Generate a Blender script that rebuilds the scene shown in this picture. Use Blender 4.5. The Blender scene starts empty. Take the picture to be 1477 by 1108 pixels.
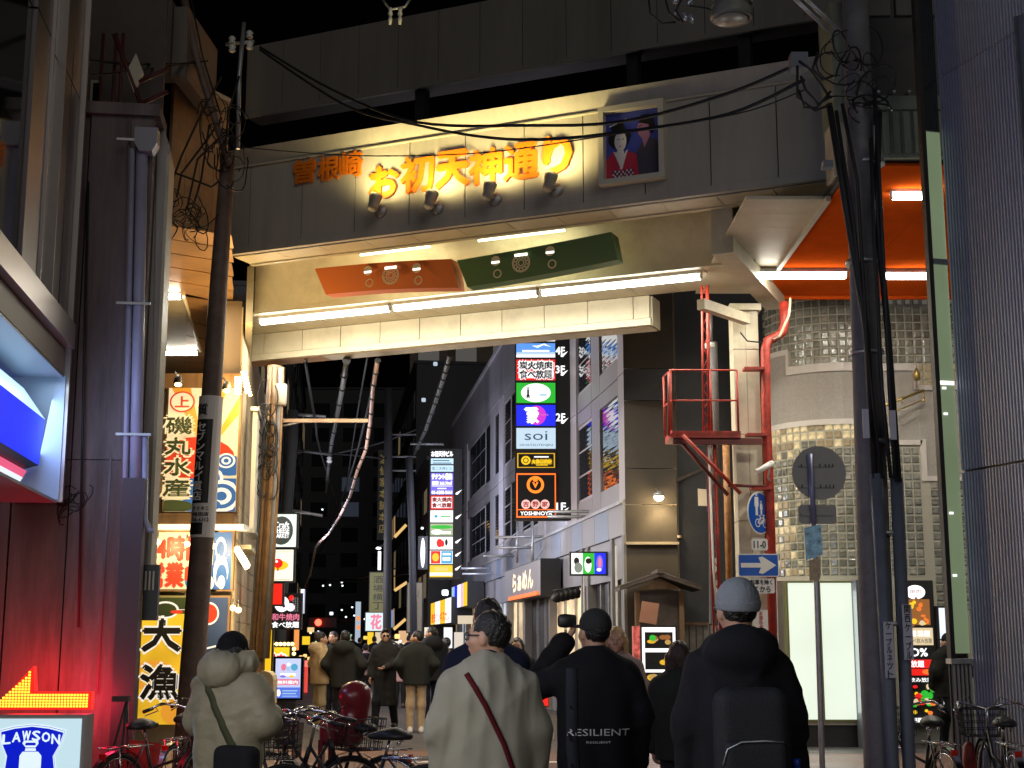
import bpy, math, random
import numpy as np
from mathutils import Vector, Matrix, Euler

sc = bpy.context.scene
COL = sc.collection
R_ = math.radians
rnd = random.Random(7)

# ------------------------------------------------------------------ camera
CAMZ = 1.6
FPX = 2000.0
PITCH = math.atan(366 / FPX)
CP, SP = math.cos(PITCH), math.sin(PITCH)
cam = bpy.data.cameras.new('camera')
cam.sensor_width = 36
cam.lens = 36 * FPX / 1477.0
cam.clip_end = 600
cam.clip_start = 0.1
camo = bpy.data.objects.new('camera', cam)
COL.objects.link(camo)
camo.location = (0, 0, CAMZ)
camo.rotation_euler = (math.pi / 2 + PITCH, 0, 0)
sc.camera = camo

# ------------------------------------------------------------------ night sky, faint city light
w = bpy.data.worlds.new('World'); sc.world = w; w.use_nodes = True
nt = w.node_tree
bg = nt.nodes['Background']
sky = nt.nodes.new('ShaderNodeTexSky'); sky.sky_type = 'NISHITA'; sky.sun_disc = False
sky.sun_elevation = R_(-4); sky.sun_rotation = R_(200)
nt.links.new(sky.outputs[0], bg.inputs[0])
bg.inputs[1].default_value = 0.02
sun = bpy.data.lights.new('sun', 'SUN'); sun.energy = 0.27; sun.angle = R_(35); sun.color = (1.0, 0.93, 0.84)
suno = bpy.data.objects.new('sun', sun); COL.objects.link(suno)
suno.rotation_euler = (R_(68), 0, R_(16))
suno.location = (0, 0, 30)
sc.view_settings.view_transform = 'Standard'
sc.view_settings.look = 'None'
sc.view_settings.exposure = 0.12
sc.view_settings.gamma = 1.0
sc.view_settings.use_curve_mapping = False
sc.cycles.use_denoising = True
sc.cycles.max_bounces = 7
sc.cycles.diffuse_bounces = 3
sc.cycles.glossy_bounces = 4
sc.cycles.transparent_max_bounces = 8
sc.cycles.sample_clamp_indirect = 3.0
sc.cycles.caustics_reflective = False
sc.cycles.caustics_refractive = False

# ------------------------------------------------------------------ pixel to place
CAM = Vector((0, 0, CAMZ))
def ray(u, v):
    a = (u - 738.5) / FPX; b = (554 - v) / FPX
    return Vector((a, CP - SP * b, SP + CP * b))
def P(u, v, Y):
    r = ray(u, v); return CAM + r * (Y / r.y)
def PZ(u, v, z):
    r = ray(u, v); return CAM + r * ((z - CAMZ) / r.z)
def ZY(v, Y):
    return P(738, v, Y).z
def XY(u, Y, v=920):
    return P(u, v, Y).x

class Frame:
    """x to the right along a wall, y away from the viewer, z up"""
    def __init__(s, o, xdir=None, ang=None):
        s.o = Vector((o[0], o[1], o[2] if len(o) > 2 else 0))
        s.ang = math.atan2(xdir[1], xdir[0]) if xdir is not None else (ang or 0)
        s.M = Matrix.Translation(s.o) @ Matrix.Rotation(s.ang, 4, 'Z')
        s.I = s.M.inverted()
    def hit(s, u, v, d=0.0):
        o = s.I @ CAM; r = s.I.to_3x3() @ ray(u, v)
        return o + r * ((d - o.y) / r.y)
    def x(s, u, v=700, d=0.0): return s.hit(u, v, d).x
    def z(s, u, v, d=0.0): return s.hit(u, v, d).z
    def w(s, x, y, z=0): return s.M @ Vector((x, y, z))
WORLD = Frame((0, 0, 0))
SDIR = Vector((-0.1318, 0.9913, 0))     # down the street
GDIR = Vector((0.919, -0.394, 0))       # along the gate

# ------------------------------------------------------------------ materials
MATS = {}
def pm(name, col, rough=0.6, metal=0.0, var=0.0, scale=4.0, bump=0.0, bscale=60.0, dirt=0.0, spec=0.5, coat=0.0, streak=False):
    if name in MATS: return MATS[name]
    m = bpy.data.materials.new(name); m.use_nodes = True
    n = m.node_tree.nodes; l = m.node_tree.links
    b = n['Principled BSDF']
    b.inputs['Roughness'].default_value = rough
    b.inputs['Metallic'].default_value = metal
    b.inputs['Specular IOR Level'].default_value = spec
    b.inputs['Coat Weight'].default_value = coat
    b.inputs['Base Color'].default_value = (*col, 1)
    if var > 0 or dirt > 0 or bump > 0:
        tc = n.new('ShaderNodeTexCoord')
        mp = n.new('ShaderNodeMapping'); l.new(tc.outputs['Object'], mp.inputs[0])
        if streak: mp.inputs['Scale'].default_value = (1, 1, 0.12)
    if var > 0 or dirt > 0:
        no = n.new('ShaderNodeTexNoise'); no.inputs['Scale'].default_value = scale; no.inputs['Detail'].default_value = 6
        no.inputs['Roughness'].default_value = 0.65
        l.new(mp.outputs[0], no.inputs['Vector'])
        cr = n.new('ShaderNodeValToRGB')
        cr.color_ramp.elements[0].position = 0.3; cr.color_ramp.elements[1].position = 0.7
        cr.color_ramp.elements[0].color = (*[max(0, c * (1 - var)) for c in col], 1)
        cr.color_ramp.elements[1].color = (*[min(1, c * (1 + var)) for c in col], 1)
        l.new(no.outputs[0], cr.inputs[0])
        out = cr.outputs[0]
        if dirt > 0:
            n2 = n.new('ShaderNodeTexNoise'); n2.inputs['Scale'].default_value = scale * 0.37; n2.inputs['Detail'].default_value = 9
            n2.inputs['Roughness'].default_value = 0.75
            l.new(mp.outputs[0], n2.inputs['Vector'])
            r2 = n.new('ShaderNodeValToRGB'); r2.color_ramp.elements[0].position = 0.48; r2.color_ramp.elements[1].position = 0.68
            r2.color_ramp.elements[0].color = (0, 0, 0, 1); r2.color_ramp.elements[1].color = (dirt, dirt, dirt, 1)
            l.new(n2.outputs[0], r2.inputs[0])
            mx = n.new('ShaderNodeMixRGB'); mx.blend_type = 'MULTIPLY'
            mx.inputs[2].default_value = (0.32, 0.28, 0.23, 1)
            l.new(r2.outputs[0], mx.inputs[0]); l.new(out, mx.inputs[1]); out = mx.outputs[0]
        l.new(out, b.inputs['Base Color'])
        rr = n.new('ShaderNodeMapRange'); rr.inputs[3].default_value = max(0, rough - 0.12); rr.inputs[4].default_value = min(1, rough + 0.12)
        l.new(no.outputs[0], rr.inputs[0]); l.new(rr.outputs[0], b.inputs['Roughness'])
    if bump > 0:
        nb = n.new('ShaderNodeTexNoise'); nb.inputs['Scale'].default_value = bscale; nb.inputs['Detail'].default_value = 4
        l.new(tc.outputs['Object'], nb.inputs['Vector'])
        bp = n.new('ShaderNodeBump'); bp.inputs['Strength'].default_value = bump; bp.inputs['Distance'].default_value = 0.02
        l.new(nb.outputs[0], bp.inputs['Height']); l.new(bp.outputs[0], b.inputs['Normal'])
    MATS[name] = m
    return m
def em(name, col, st=1.0, light=False, var=0.0, scale=3.0):
    """something that gives off light; light=True when it is big enough to be sampled as a lamp"""
    if name in MATS: return MATS[name]
    m = bpy.data.materials.new(name); m.use_nodes = True
    n = m.node_tree.nodes; l = m.node_tree.links
    b = n['Principled BSDF']
    b.inputs['Base Color'].default_value = (*[c * 0.3 for c in col], 1)
    b.inputs['Roughness'].default_value = 0.4
    b.inputs['Emission Color'].default_value = (*col, 1)
    b.inputs['Emission Strength'].default_value = st
    if var > 0:
        tc = n.new('ShaderNodeTexCoord'); no = n.new('ShaderNodeTexNoise'); no.inputs['Scale'].default_value = scale
        l.new(tc.outputs['Object'], no.inputs['Vector'])
        mr = n.new('ShaderNodeMapRange'); mr.inputs[1].default_value = 0.3; mr.inputs[2].default_value = 0.7
        mr.inputs[3].default_value = st * (1 - var); mr.inputs[4].default_value = st * (1 + var)
        l.new(no.outputs[0], mr.inputs[0]); l.new(mr.outputs[0], b.inputs['Emission Strength'])
    try: m.cycles.emission_sampling = 'FRONT_BACK' if light else 'NONE'
    except Exception: pass
    MATS[name] = m
    return m

# ------------------------------------------------------------------ mesh builder
WM = {}     # world matrix of every object made here
def put(o, M, parent=None):
    COL.objects.link(o)
    if parent is not None:
        o.parent = parent
        loc = WM[parent].inverted() @ M
    else: loc = M
    o.matrix_basis = loc
    WM[o] = M
    return o
def tag(o, label=None, cat=None, group=None, kind=None):
    if label: o['label'] = label
    if cat: o['category'] = cat
    if group: o['group'] = group
    if kind: o['kind'] = kind
    return o
def thing(name, label, cat, loc=(0, 0, 0), ang=0.0, group=None):
    o = bpy.data.objects.new(name, None); o.empty_display_size = 0.2
    put(o, Matrix.Translation(Vector(loc)) @ Matrix.Rotation(ang, 4, 'Z'))
    return tag(o, label, cat, group)

GLY = {}
def glyph(s):
    if s in GLY: return GLY[s]
    cu = bpy.data.curves.new('t', 'FONT'); cu.body = s; cu.size = 1; cu.resolution_u = 2
    ob = bpy.data.objects.new('t', cu); COL.objects.link(ob)
    dg = bpy.context.evaluated_depsgraph_get(); dg.update()
    me = bpy.data.meshes.new_from_object(ob.evaluated_get(dg))
    V = np.array([v.co[:2] for v in me.vertices]) if len(me.vertices) else np.zeros((1, 2))
    Fc = [tuple(p.vertices) for p in me.polygons]
    bpy.data.meshes.remove(me); bpy.data.objects.remove(ob); bpy.data.curves.remove(cu)
    GLY[s] = (V, Fc)
    return GLY[s]

class MB:
    def __init__(s, frame=WORLD):
        s.v = []; s.f = []; s.m = []; s.mi = 0; s.fr = frame; s.smooth = []; s.sm = False
    def _f(s, *idx):
        s.f.append(tuple(idx)); s.m.append(s.mi); s.smooth.append(s.sm)
    def add(s, verts, faces, M=None):
        b = len(s.v)
        for p in verts:
            p = Vector(p)
            s.v.append(M @ p if M is not None else p)
        for q in faces: s._f(*[b + i for i in q])
        return s
    def box(s, x0, x1, y0, y1, z0, z1, M=None, ch=0.0):
        if ch > 0:
            a = ch
            pr = [(x0 + a, z0), (x1 - a, z0), (x1, z0 + a), (x1, z1 - a), (x1 - a, z1), (x0 + a, z1), (x0, z1 - a), (x0, z0 + a)]
            return s.ext(pr, y0, y1, M)
        V = [(x0, y0, z0), (x1, y0, z0), (x1, y1, z0), (x0, y1, z0), (x0, y0, z1), (x1, y0, z1), (x1, y1, z1), (x0, y1, z1)]
        return s.add(V, [(0, 1, 5, 4), (1, 2, 6, 5), (2, 3, 7, 6), (3, 0, 4, 7), (4, 5, 6, 7), (3, 2, 1, 0)], M)
    def ext(s, pts, y0, y1, M=None):
        """outline in x,z given depth from y0 to y1"""
        n = len(pts)
        V = [(p[0], y0, p[1]) for p in pts] + [(p[0], y1, p[1]) for p in pts]
        Fc = [tuple(range(n)), tuple(reversed(range(n, 2 * n)))] + [(i, i + n, (i + 1) % n + n, (i + 1) % n) for i in range(n)]
        return s.add(V, Fc, M)
    def slab(s, pts, z0, z1, M=None):
        n = len(pts)
        V = [(p[0], p[1], z0) for p in pts] + [(p[0], p[1], z1) for p in pts]
        Fc = [tuple(reversed(range(n))), tuple(range(n, 2 * n))] + [(i, (i + 1) % n, (i + 1) % n + n, i + n) for i in range(n)]
        return s.add(V, Fc, M)
    def tube(s, path, r, n=8, cap=True, closed=False):
        path = [Vector(p) for p in path]; N = len(path)
        rs = r if isinstance(r, (list, tuple)) else [r] * N
        b0 = len(s.v); prev = None
        osm = s.sm; s.sm = True
        for i, p in enumerate(path):
            if closed: d = path[(i + 1) % N] - path[i - 1]
            else: d = path[min(i + 1, N - 1)] - path[max(i - 1, 0)]
            if d.length < 1e-9: d = Vector((0, 0, 1))
            d.normalize()
            if prev is None:
                up = Vector((0, 0, 1)) if abs(d.z) < 0.9 else Vector((1, 0, 0))
                a = d.cross(up).normalized()
            else:
                a = (prev - d * prev.dot(d))
                a = a.normalized() if a.length > 1e-6 else d.orthogonal().normalized()
            prev = a; c = d.cross(a)
            for k in range(n):
                t = 2 * math.pi * k / n
                s.v.append(p + (a * math.cos(t) + c * math.sin(t)) * rs[i])
        for i in range(N if closed else N - 1):
            j = (i + 1) % N
            for k in range(n):
                k2 = (k + 1) % n
                s._f(b0 + i * n + k, b0 + i * n + k2, b0 + j * n + k2, b0 + j * n + k)
        s.sm = osm
        if cap and not closed:
            s._f(*[b0 + k for k in reversed(range(n))]); s._f(*[b0 + (N - 1) * n + k for k in range(n)])
        return s
    def cyl(s, p0, p1, r0, r1=None, n=12):
        return s.tube([p0, p1], [r0, r0 if r1 is None else r1], n)
    def lathe(s, prof, c, axis=(0, 0, 1), n=16):
        """profile of (radius, height) along axis from c"""
        ax = Vector(axis).normalized(); c = Vector(c)
        return s.tube2([c + ax * h for _, h in prof], [max(r, 1e-4) for r, _ in prof], ax, n)
    def tube2(s, path, rs, ax, n):
        a = ax.orthogonal().normalized(); cc = ax.cross(a); b0 = len(s.v)
        osm = s.sm; s.sm = True
        for p, r in zip(path, rs):
            for k in range(n):
                t = 2 * math.pi * k / n
                s.v.append(p + (a * math.cos(t) + cc * math.sin(t)) * r)
        for i in range(len(path) - 1):
            for k in range(n):
                k2 = (k + 1) % n
                s._f(b0 + i * n + k, b0 + i * n + k2, b0 + (i + 1) * n + k2, b0 + (i + 1) * n + k)
        s.sm = osm
        s._f(*[b0 + k for k in reversed(range(n))]); s._f(*[b0 + (len(path) - 1) * n + k for k in range(n)])
        return s
    def ell(s, c, r, nu=12, nv=8):
        c = Vector(c); r = r if hasattr(r, '__len__') else (r, r, r)
        V = []; Fc = []
        for j in range(nv + 1):
            ph = math.pi * j / nv
            for i in range(nu):
                th = 2 * math.pi * i / nu
                V.append(c + Vector((r[0] * math.sin(ph) * math.cos(th), r[1] * math.sin(ph) * math.sin(th), r[2] * math.cos(ph))))
        for j in range(nv):
            for i in range(nu):
                i2 = (i + 1) % nu
                Fc.append((j * nu + i, (j + 1) * nu + i, (j + 1) * nu + i2, j * nu + i2))
        osm = s.sm; s.sm = True; s.add(V, Fc); s.sm = osm
        return s
    def disc(s, x, z, rx, rz, y0, y1, n=24, a0=0, a1=2 * math.pi):
        full = abs(a1 - a0 - 2 * math.pi) < 1e-6
        pts = [(x + rx * math.cos(a0 + (a1 - a0) * k / (n if full else n - 1)), z + rz * math.sin(a0 + (a1 - a0) * k / (n if full else n - 1))) for k in range(n)]
        return s.ext(pts, y0, y1)
    def ring(s, x, z, r, wd, y0, y1, n=24):
        for k in range(n):
            a = 2 * math.pi * k / n; b = 2 * math.pi * (k + 1) / n
            s.ext([(x + r * math.cos(a), z + r * math.sin(a)), (x + (r + wd) * math.cos(a), z + (r + wd) * math.sin(a)),
                   (x + (r + wd) * math.cos(b), z + (r + wd) * math.sin(b)), (x + r * math.cos(b), z + r * math.sin(b))], y0, y1)
        return s
    def text(s, t, x, z, h, y, wd=None, bold=0.0, vert=False, depth=0.0, shear=0.0, M=None):
        """lettering centred at x,z on the plane y, facing the viewer; h = letter height, wd = whole width"""
        if vert:
            n = len(t)
            for i, ch in enumerate(t):
                s.text(ch, x, z + h * ((n - 1) / 2 - i), h * 0.88, y, wd, bold, False, depth, shear, M)
            return s
        V, Fc = glyph(t)
        mn = V.min(0); mx = V.max(0); sz = np.maximum(mx - mn, 1e-4)
        k = h / sz[1]; kx = k if wd is None else wd / sz[0]
        if t == 'ー' or t == '一': k = kx * 1.3
        Q = (V - (mn + mx) / 2) * np.array([kx, k])
        Q[:, 1] += Q[:, 0] * shear
        offs = [(0, 0)] if bold <= 0 else [(0, 0), (bold, 0), (-bold, 0), (0, bold), (0, -bold)]
        for i, (ox, oz) in enumerate(offs):
            yy = y - i * 0.0006
            if depth <= 0:
                s.add([(x + q[0] + ox, yy, z + q[1] + oz) for q in Q], Fc, M)
            else:
                b = len(Q); ed = {}
                for q in Fc:
                    for a, c in zip(q, q[1:] + q[:1]):
                        if (c, a) in ed: del ed[(c, a)]
                        else: ed[(a, c)] = 1
                V2 = [(x + q[0] + ox, yy - depth, z + q[1] + oz) for q in Q] + [(x + q[0] + ox, yy, z + q[1] + oz) for q in Q]
                s.add(V2, list(Fc) + [(a, a + b, c + b, c) for a, c in ed], M)
        return s
    def build(s, name, mat, parent=None, M=None, frame_origin=None, label=None, kind=None, me_only=False):
        """parent: thing it belongs to; without one, the object gets its own origin at the base of its shape"""
        if parent is not None: W = WM[parent] if M is None else M
        elif M is not None: W = M
        else:
            P_ = [s.fr.M @ v for v in s.v] if len(s.v) < 50000 else [s.fr.M @ v for v in s.v[::10]]
            c = Vector((sum(p.x for p in P_) / len(P_), sum(p.y for p in P_) / len(P_), min(p.z for p in P_)))
            W = Matrix.Translation(c) @ Matrix.Rotation(s.fr.ang, 4, 'Z')
        T = W.inverted() @ s.fr.M
        me = bpy.data.meshes.new(name)
        me.from_pydata([T @ v for v in s.v], [], s.f)
        for mm in (mat if isinstance(mat, (list, tuple)) else [mat]): me.materials.append(mm)
        me.polygons.foreach_set('material_index', s.m)
        me.polygons.foreach_set('use_smooth', s.smooth)
        me.update()
        o = bpy.data.objects.new(name, me)
        put(o, W, parent)
        return tag(o, label, None, None, kind)
def bx(fr, name, mat, parent, x0, x1, y0, y1, z0, z1, **k):
    return MB(fr).box(x0, x1, y0, y1, z0, z1).build(name, mat, parent, **k)
def struct(name, mb, mat): return mb.build(name, mat, kind='structure')
def copy_tree(o, W, parent=None):
    c = o.copy(); COL.objects.link(c)
    if parent is not None: c.parent = parent; WM[c] = WM[parent] @ (WM[o.parent].inverted() @ WM[o] if o.parent else Matrix())
    else: c.parent = None; c.matrix_basis = W; WM[c] = W
    for ch in [x for x in list(WM) if x.parent == o]: copy_tree(ch, None, c)
    return c
def lamp(name, parent, loc, power, col, kind='AREA', size=0.5, size_y=None, aim=(0, 0, -1), spot=60, blend=0.5, rad=0.05):
    L = bpy.data.lights.new(name, kind); L.energy = power; L.color = col
    if kind == 'AREA':
        L.shape = 'RECTANGLE' if size_y else 'SQUARE'; L.size = size
        if size_y: L.size_y = size_y
    else: L.shadow_soft_size = rad
    if kind == 'SPOT': L.spot_size = R_(spot); L.spot_blend = blend
    o = bpy.data.objects.new(name, L)
    q = Vector(aim).to_track_quat('-Z', 'Y')
    put(o, Matrix.Translation(Vector(loc)) @ q.to_matrix().to_4x4(), parent)
    return o
def lamp_x(name, parent, loc, xdir, power, col, sx, sy, aim=(0, 0, -1)):
    """area lamp with its long side along xdir"""
    z = -Vector(aim).normalized(); x = Vector(xdir); x = (x - z * x.dot(z)).normalized(); y = z.cross(x)
    L = bpy.data.lights.new(name, 'AREA'); L.energy = power; L.color = col; L.shape = 'RECTANGLE'; L.size = sx; L.size_y = sy
    o = bpy.data.objects.new(name, L)
    Mx = Matrix((x, y, z)).transposed().to_4x4()
    put(o, Matrix.Translation(Vector(loc)) @ Mx, parent)
    return o
# ------------------------------------------------------------------ shared materials
cream = pm('cream_enamel', (0.62, 0.57, 0.43), 0.42, var=0.10, scale=2.4, dirt=0.4, spec=0.4)
creamd = pm('cream_enamel_front', (0.48, 0.45, 0.39), 0.5, var=0.10, scale=1.6, dirt=0.35, streak=True)
beamgrey = pm('grey_beam_panel', (0.20, 0.185, 0.165), 0.6, var=0.10, scale=1.6, dirt=0.4, streak=True)
soffit = pm('soffit_panel', (0.64, 0.58, 0.44), 0.45, var=0.12, scale=1.5, dirt=0.3)
copper = pm('copper_soffit', (0.52, 0.30, 0.14), 0.35, metal=0.35, var=0.2, scale=2.0, dirt=0.4)
orange = pm('orange_enamel', (0.75, 0.11, 0.012), 0.45, var=0.1, scale=2.0, dirt=0.2, spec=0.0)
orange.node_tree.nodes['Principled BSDF'].inputs['IOR'].default_value = 1.15
darkmetal = pm('dark_metal', (0.03, 0.03, 0.033), 0.45, metal=0.3, var=0.2, scale=6)
black = pm('black_plastic', (0.012, 0.012, 0.013), 0.5)
rubber = pm('cable_rubber', (0.012, 0.012, 0.014), 0.6)
galv = pm('galvanised_steel', (0.42, 0.43, 0.44), 0.42, metal=0.6, var=0.2, scale=8)
chrome = pm('chrome', (0.7, 0.7, 0.7), 0.18, metal=1.0)
white = pm('white_paint', (0.75, 0.74, 0.70), 0.45, var=0.06, scale=3)
redpaint = pm('red_paint', (0.38, 0.035, 0.02), 0.5, var=0.4, scale=9, dirt=0.7)
concrete = pm('dark_concrete', (0.20, 0.155, 0.155), 0.8, var=0.4, scale=2.6, dirt=0.85, bump=0.25, bscale=25, streak=True)
polecon = pm('pole_concrete', (0.16, 0.155, 0.16), 0.75, var=0.2, scale=5, dirt=0.4, bump=0.15, bscale=40)
poledark = pm('pole_dark_steel', (0.17, 0.12, 0.10), 0.6, var=0.3, scale=5, dirt=0.4)
conduit = pm('conduit_guard', (0.10, 0.115, 0.15), 0.5, var=0.15, scale=6)
brown = pm('brown_pipe', (0.20, 0.11, 0.045), 0.5, var=0.35, scale=6, dirt=0.5)
wood = pm('old_wood', (0.20, 0.12, 0.06), 0.7, var=0.35, scale=8, streak=True)
tube_m = em('tube_light', (1.0, 0.95, 0.80), 20.0, light=True)
bulb_m = em('warm_bulb', (1.0, 0.62, 0.22), 14.0)
wlet = em('lit_white', (1, 1, 1), 1.1)
inkblack = pm('ink_black', (0.012, 0.012, 0.012), 0.5)
inkred = pm('ink_red', (0.55, 0.02, 0.015), 0.5)
inkblue = pm('ink_blue', (0.02, 0.10, 0.42), 0.5)
insul = pm('white_porcelain', (0.7, 0.7, 0.68), 0.2)

# ------------------------------------------------------------------ ground
def brickmat(name, c1, c2, cm, sx, sy, rough, rot=0.0):
    m = bpy.data.materials.new(name); m.use_nodes = True
    n = m.node_tree.nodes; l = m.node_tree.links; b = n['Principled BSDF']
    tc = n.new('ShaderNodeTexCoord'); mp = n.new('ShaderNodeMapping'); mp.inputs['Rotation'].default_value = (0, 0, rot)
    l.new(tc.outputs['Object'], mp.inputs[0])
    br = n.new('ShaderNodeTexBrick'); br.inputs['Scale'].default_value = 1
    br.inputs['Brick Width'].default_value = sx; br.inputs['Row Height'].default_value = sy; br.inputs['Mortar Size'].default_value = 0.006
    br.inputs['Color1'].default_value = (*c1, 1); br.inputs['Color2'].default_value = (*c2, 1); br.inputs['Mortar'].default_value = (*cm, 1)
    l.new(mp.outputs[0], br.inputs['Vector'])
    no = n.new('ShaderNodeTexNoise'); no.inputs['Scale'].default_value = 1.3; no.inputs['Detail'].default_value = 8; l.new(tc.outputs['Object'], no.inputs['Vector'])
    mx = n.new('ShaderNodeMixRGB'); mx.blend_type = 'MULTIPLY'; mx.inputs[0].default_value = 0.7
    l.new(br.outputs[0], mx.inputs[1]); l.new(no.outputs[0], mx.inputs[2]); l.new(mx.outputs[0], b.inputs['Base Color'])
    mr = n.new('ShaderNodeMapRange'); mr.inputs[3].default_value = rough - 0.2; mr.inputs[4].default_value = rough + 0.15
    l.new(no.outputs[0], mr.inputs[0]); l.new(mr.outputs[0], b.inputs['Roughness'])
    bp = n.new('ShaderNodeBump'); bp.inputs['Strength'].default_value = 0.4; bp.inputs['Distance'].default_value = 0.01
    l.new(br.outputs['Fac'], bp.inputs['Height']); bp.invert = True; l.new(bp.outputs[0], b.inputs['Normal'])
    return m
asphalt = pm('asphalt', (0.055, 0.052, 0.05), 0.55, var=0.35, scale=2.5, bump=0.5, bscale=120)
paving = brickmat('red_brick_paving', (0.26, 0.13, 0.085), (0.19, 0.10, 0.07), (0.06, 0.05, 0.045), 0.2, 0.1, 0.6, R_(23))
greypave = brickmat('grey_brick_paving', (0.14, 0.12, 0.12), (0.10, 0.09, 0.09), (0.04, 0.04, 0.04), 0.2, 0.1, 0.55, R_(7.5))
struct('ground', MB().slab([(-200, -60), (200, -60), (200, 400), (-200, 400)], -0.3, 0.0), asphalt)
LF = Frame((-4.41, 22, 0), xdir=SDIR)          # left shop fronts, x grows away down the street
RF = Frame((1.97, 24, 0), xdir=-SDIR)          # right shop fronts, x grows towards the viewer
struct('street_paving', MB().slab([(-6.2, 21), (5.6, 20), (5.6, 23.6), (1.9, 24.3), (-7.5, 95), (-14.5, 95)], 0.0, 0.004), greypave)
struct('crossing_paving', MB().slab([(-7, 9.0), (7.4, 9.0), (6.6, 20.0), (-6.2, 21.0)], 0.0, 0.004), paving)
mb = MB()
for k in range(2): mb.box(-1.4 + k * 0.0, 0.6, 17.5 + k * 1.1, 17.65 + k * 1.1, 0.004, 0.008)
mb.build('road_marking', white, kind='structure')

# ------------------------------------------------------------------ arcade gate
GF = Frame((3.82, 17.0, 0), xdir=GDIR)
ZB, ZT = 7.35, 8.98
XL = GF.x(330, 365); XR = GF.x(1197, 262)
gate = thing('arcade_gate', 'long cream arcade gate beam spanning the street with orange lettering and lit soffit', 'gate', GF.w((XL + XR) / 2, 1.5, 0), GF.ang)
def gb(name, mat, x0, x1, y0, y1, z0, z1, parent=None): return bx(GF, name, mat, parent or gate, x0, x1, y0, y1, z0, z1)
seams = [XL] + [GF.x(u, 230) for u in (362.5, 437, 513, 591, 671, 756, 841, 930, 1025, 1122)] + [XR]
for a, b in zip(seams[:-1], seams[1:]):
    bx(GF, 'fascia_panel', creamd, gate, a + 0.008, b - 0.008, 0.0, 0.05, ZB + 0.115, ZT - 0.22)
gb('fascia_backing', darkmetal, XL, XR, 0.03, 0.12, ZB + 0.01, ZT - 0.02)
gb('bottom_trim', creamd, XL - 0.01, XR + 0.015, -0.025, 0.06, ZB, ZB + 0.105)
# sloping cap above the panels
MB(GF).add([(x, y, z) for x in (XL, XR) for (y, z) in ((0.02, ZT - 0.24), (-0.12, ZT), (0.12, ZT), (0.12, ZT - 0.24))], [(0, 4, 5, 1), (1, 5, 6, 2), (3, 7, 4, 0), (2, 6, 7, 3), (0, 1, 2, 3), (7, 6, 5, 4)]).build('cap', creamd, gate)
gb('cap_lip', cream, XL, XR, -0.03, 0.03, ZT - 0.265, ZT - 0.245)
gb('end_return', cream, XR + 0.02, XR + 0.14, 0.02, 0.62, ZB, ZB + 1.05)
# first soffit
n = 12
for k in range(n):
    a = XL + (XR - XL) * k / n; b = XL + (XR - XL) * (k + 1) / n
    gb('soffit_panel', soffit, a + 0.006, b - 0.006, 0.13, 0.56, ZB + 0.004, ZB + 0.03)
gb('soffit_edge', cream, XL, XR, 0.565, 0.66, ZB - 0.012, ZB + 0.06)
# cove behind it
XCR = GF.x(1058, 380, 1.9)
X2 = GF.x(338, 500, 3.3)
mb = MB(GF); N = 10; mb.sm = True
prof = []
for k in range(N + 1):
    t = k / N
    prof.append((0.70 + 1.30 * math.sin(t * math.pi / 2) ** 0.8, 6.98 + 0.95 * math.cos(t * math.pi / 2) ** 0.7))
prof = [(0.67, 7.42), (0.72, 7.95)] + [(1.15, 7.93), (1.5, 7.84), (1.72, 7.68), (1.86, 7.48), (1.94, 7.26), (1.97, 7.08), (1.98, 6.96)]
V = [];
for (y, z) in prof: V += [(XL + 0.03 + (X2 - XL) * (y - 0.67) / 3.2, y, z), (XCR + 0.35, y, z)]
mb.add(V, [(2 * i, 2 * i + 1, 2 * i + 3, 2 * i + 2) for i in range(len(prof) - 1)])
mb.build('cove', cream, gate)
gb('cove_trim', cream, XL + 0.05, XCR + 0.3, 1.97, 2.03, 6.925, 7.0)
# second soffit, tubes, back beam
Z2 = 6.95
n = 14
X2 = GF.x(338, 500, 3.3); X3 = GF.x(1090, 395, 2.6)
for k in range(n):
    a = X2 + (X3 - X2) * k / n; b = X2 + (X3 - X2) * (k + 1) / n
    gb('back_soffit_panel', soffit, a + 0.006, b - 0.006, 2.04, 3.4, Z2 + 0.003, Z2 + 0.03)
XB = GF.x(937, 460, 3.39)
s2 = [X2] + [GF.x(u, 490, 3.39) for u in (381, 436, 491, 548, 605, 664, 724, 785, 848, 914)] + [XB]
for a, b in zip(s2[:-1], s2[1:]):
    gb('back_beam_panel', cream, a + 0.007, b - 0.007, 3.39, 3.43, 6.585, Z2 - 0.005)
gb('back_beam_core', soffit, X2, XB, 3.43, 3.85, 6.49, Z2 - 0.006)
gb('back_beam_trim', cream, X2, XB + 0.02, 3.37, 3.45, 6.465, 6.575)
gb('back_beam_end', cream, XB + 0.003, XB + 0.03, 3.455, 3.86, 6.47, Z2 - 0.005)
for k in range(9):
    a = X2 + (XB - X2) * k / 9; b = X2 + (XB - X2) * (k + 1) / 9
    gb('underside_panel', copper if k < 2 else soffit, a + 0.006, b - 0.006, 3.46, 3.84, 6.455, 6.485)
xq = XL + 0.02
MB(GF).slab([(xq - 0.13, 0.67), (xq, 0.67), (X2 - 0.01, 3.85), (X2 - 0.14, 3.85)], 6.44, ZB).build('left_side_beam', cream, gate)
gb('roof_deck', darkmetal, XL, XR, 0.66, 3.9, 8.0, 8.08)
# side beam from the fascia back to the column on the right
XS = GF.x(1058, 420, 1.9)
p1 = GF.hit(1128, 292, 0.67); p2 = GF.hit(1010, 445, 3.9)
mb = MB(GF)
q = [(XS + 0.02, 0.67), (XS + 0.32, 0.67), (XS + 0.25, 4.2), (XS - 0.05, 4.2)]
mb.slab(q, 6.72, 7.6).build('side_beam', cream, gate)
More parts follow.
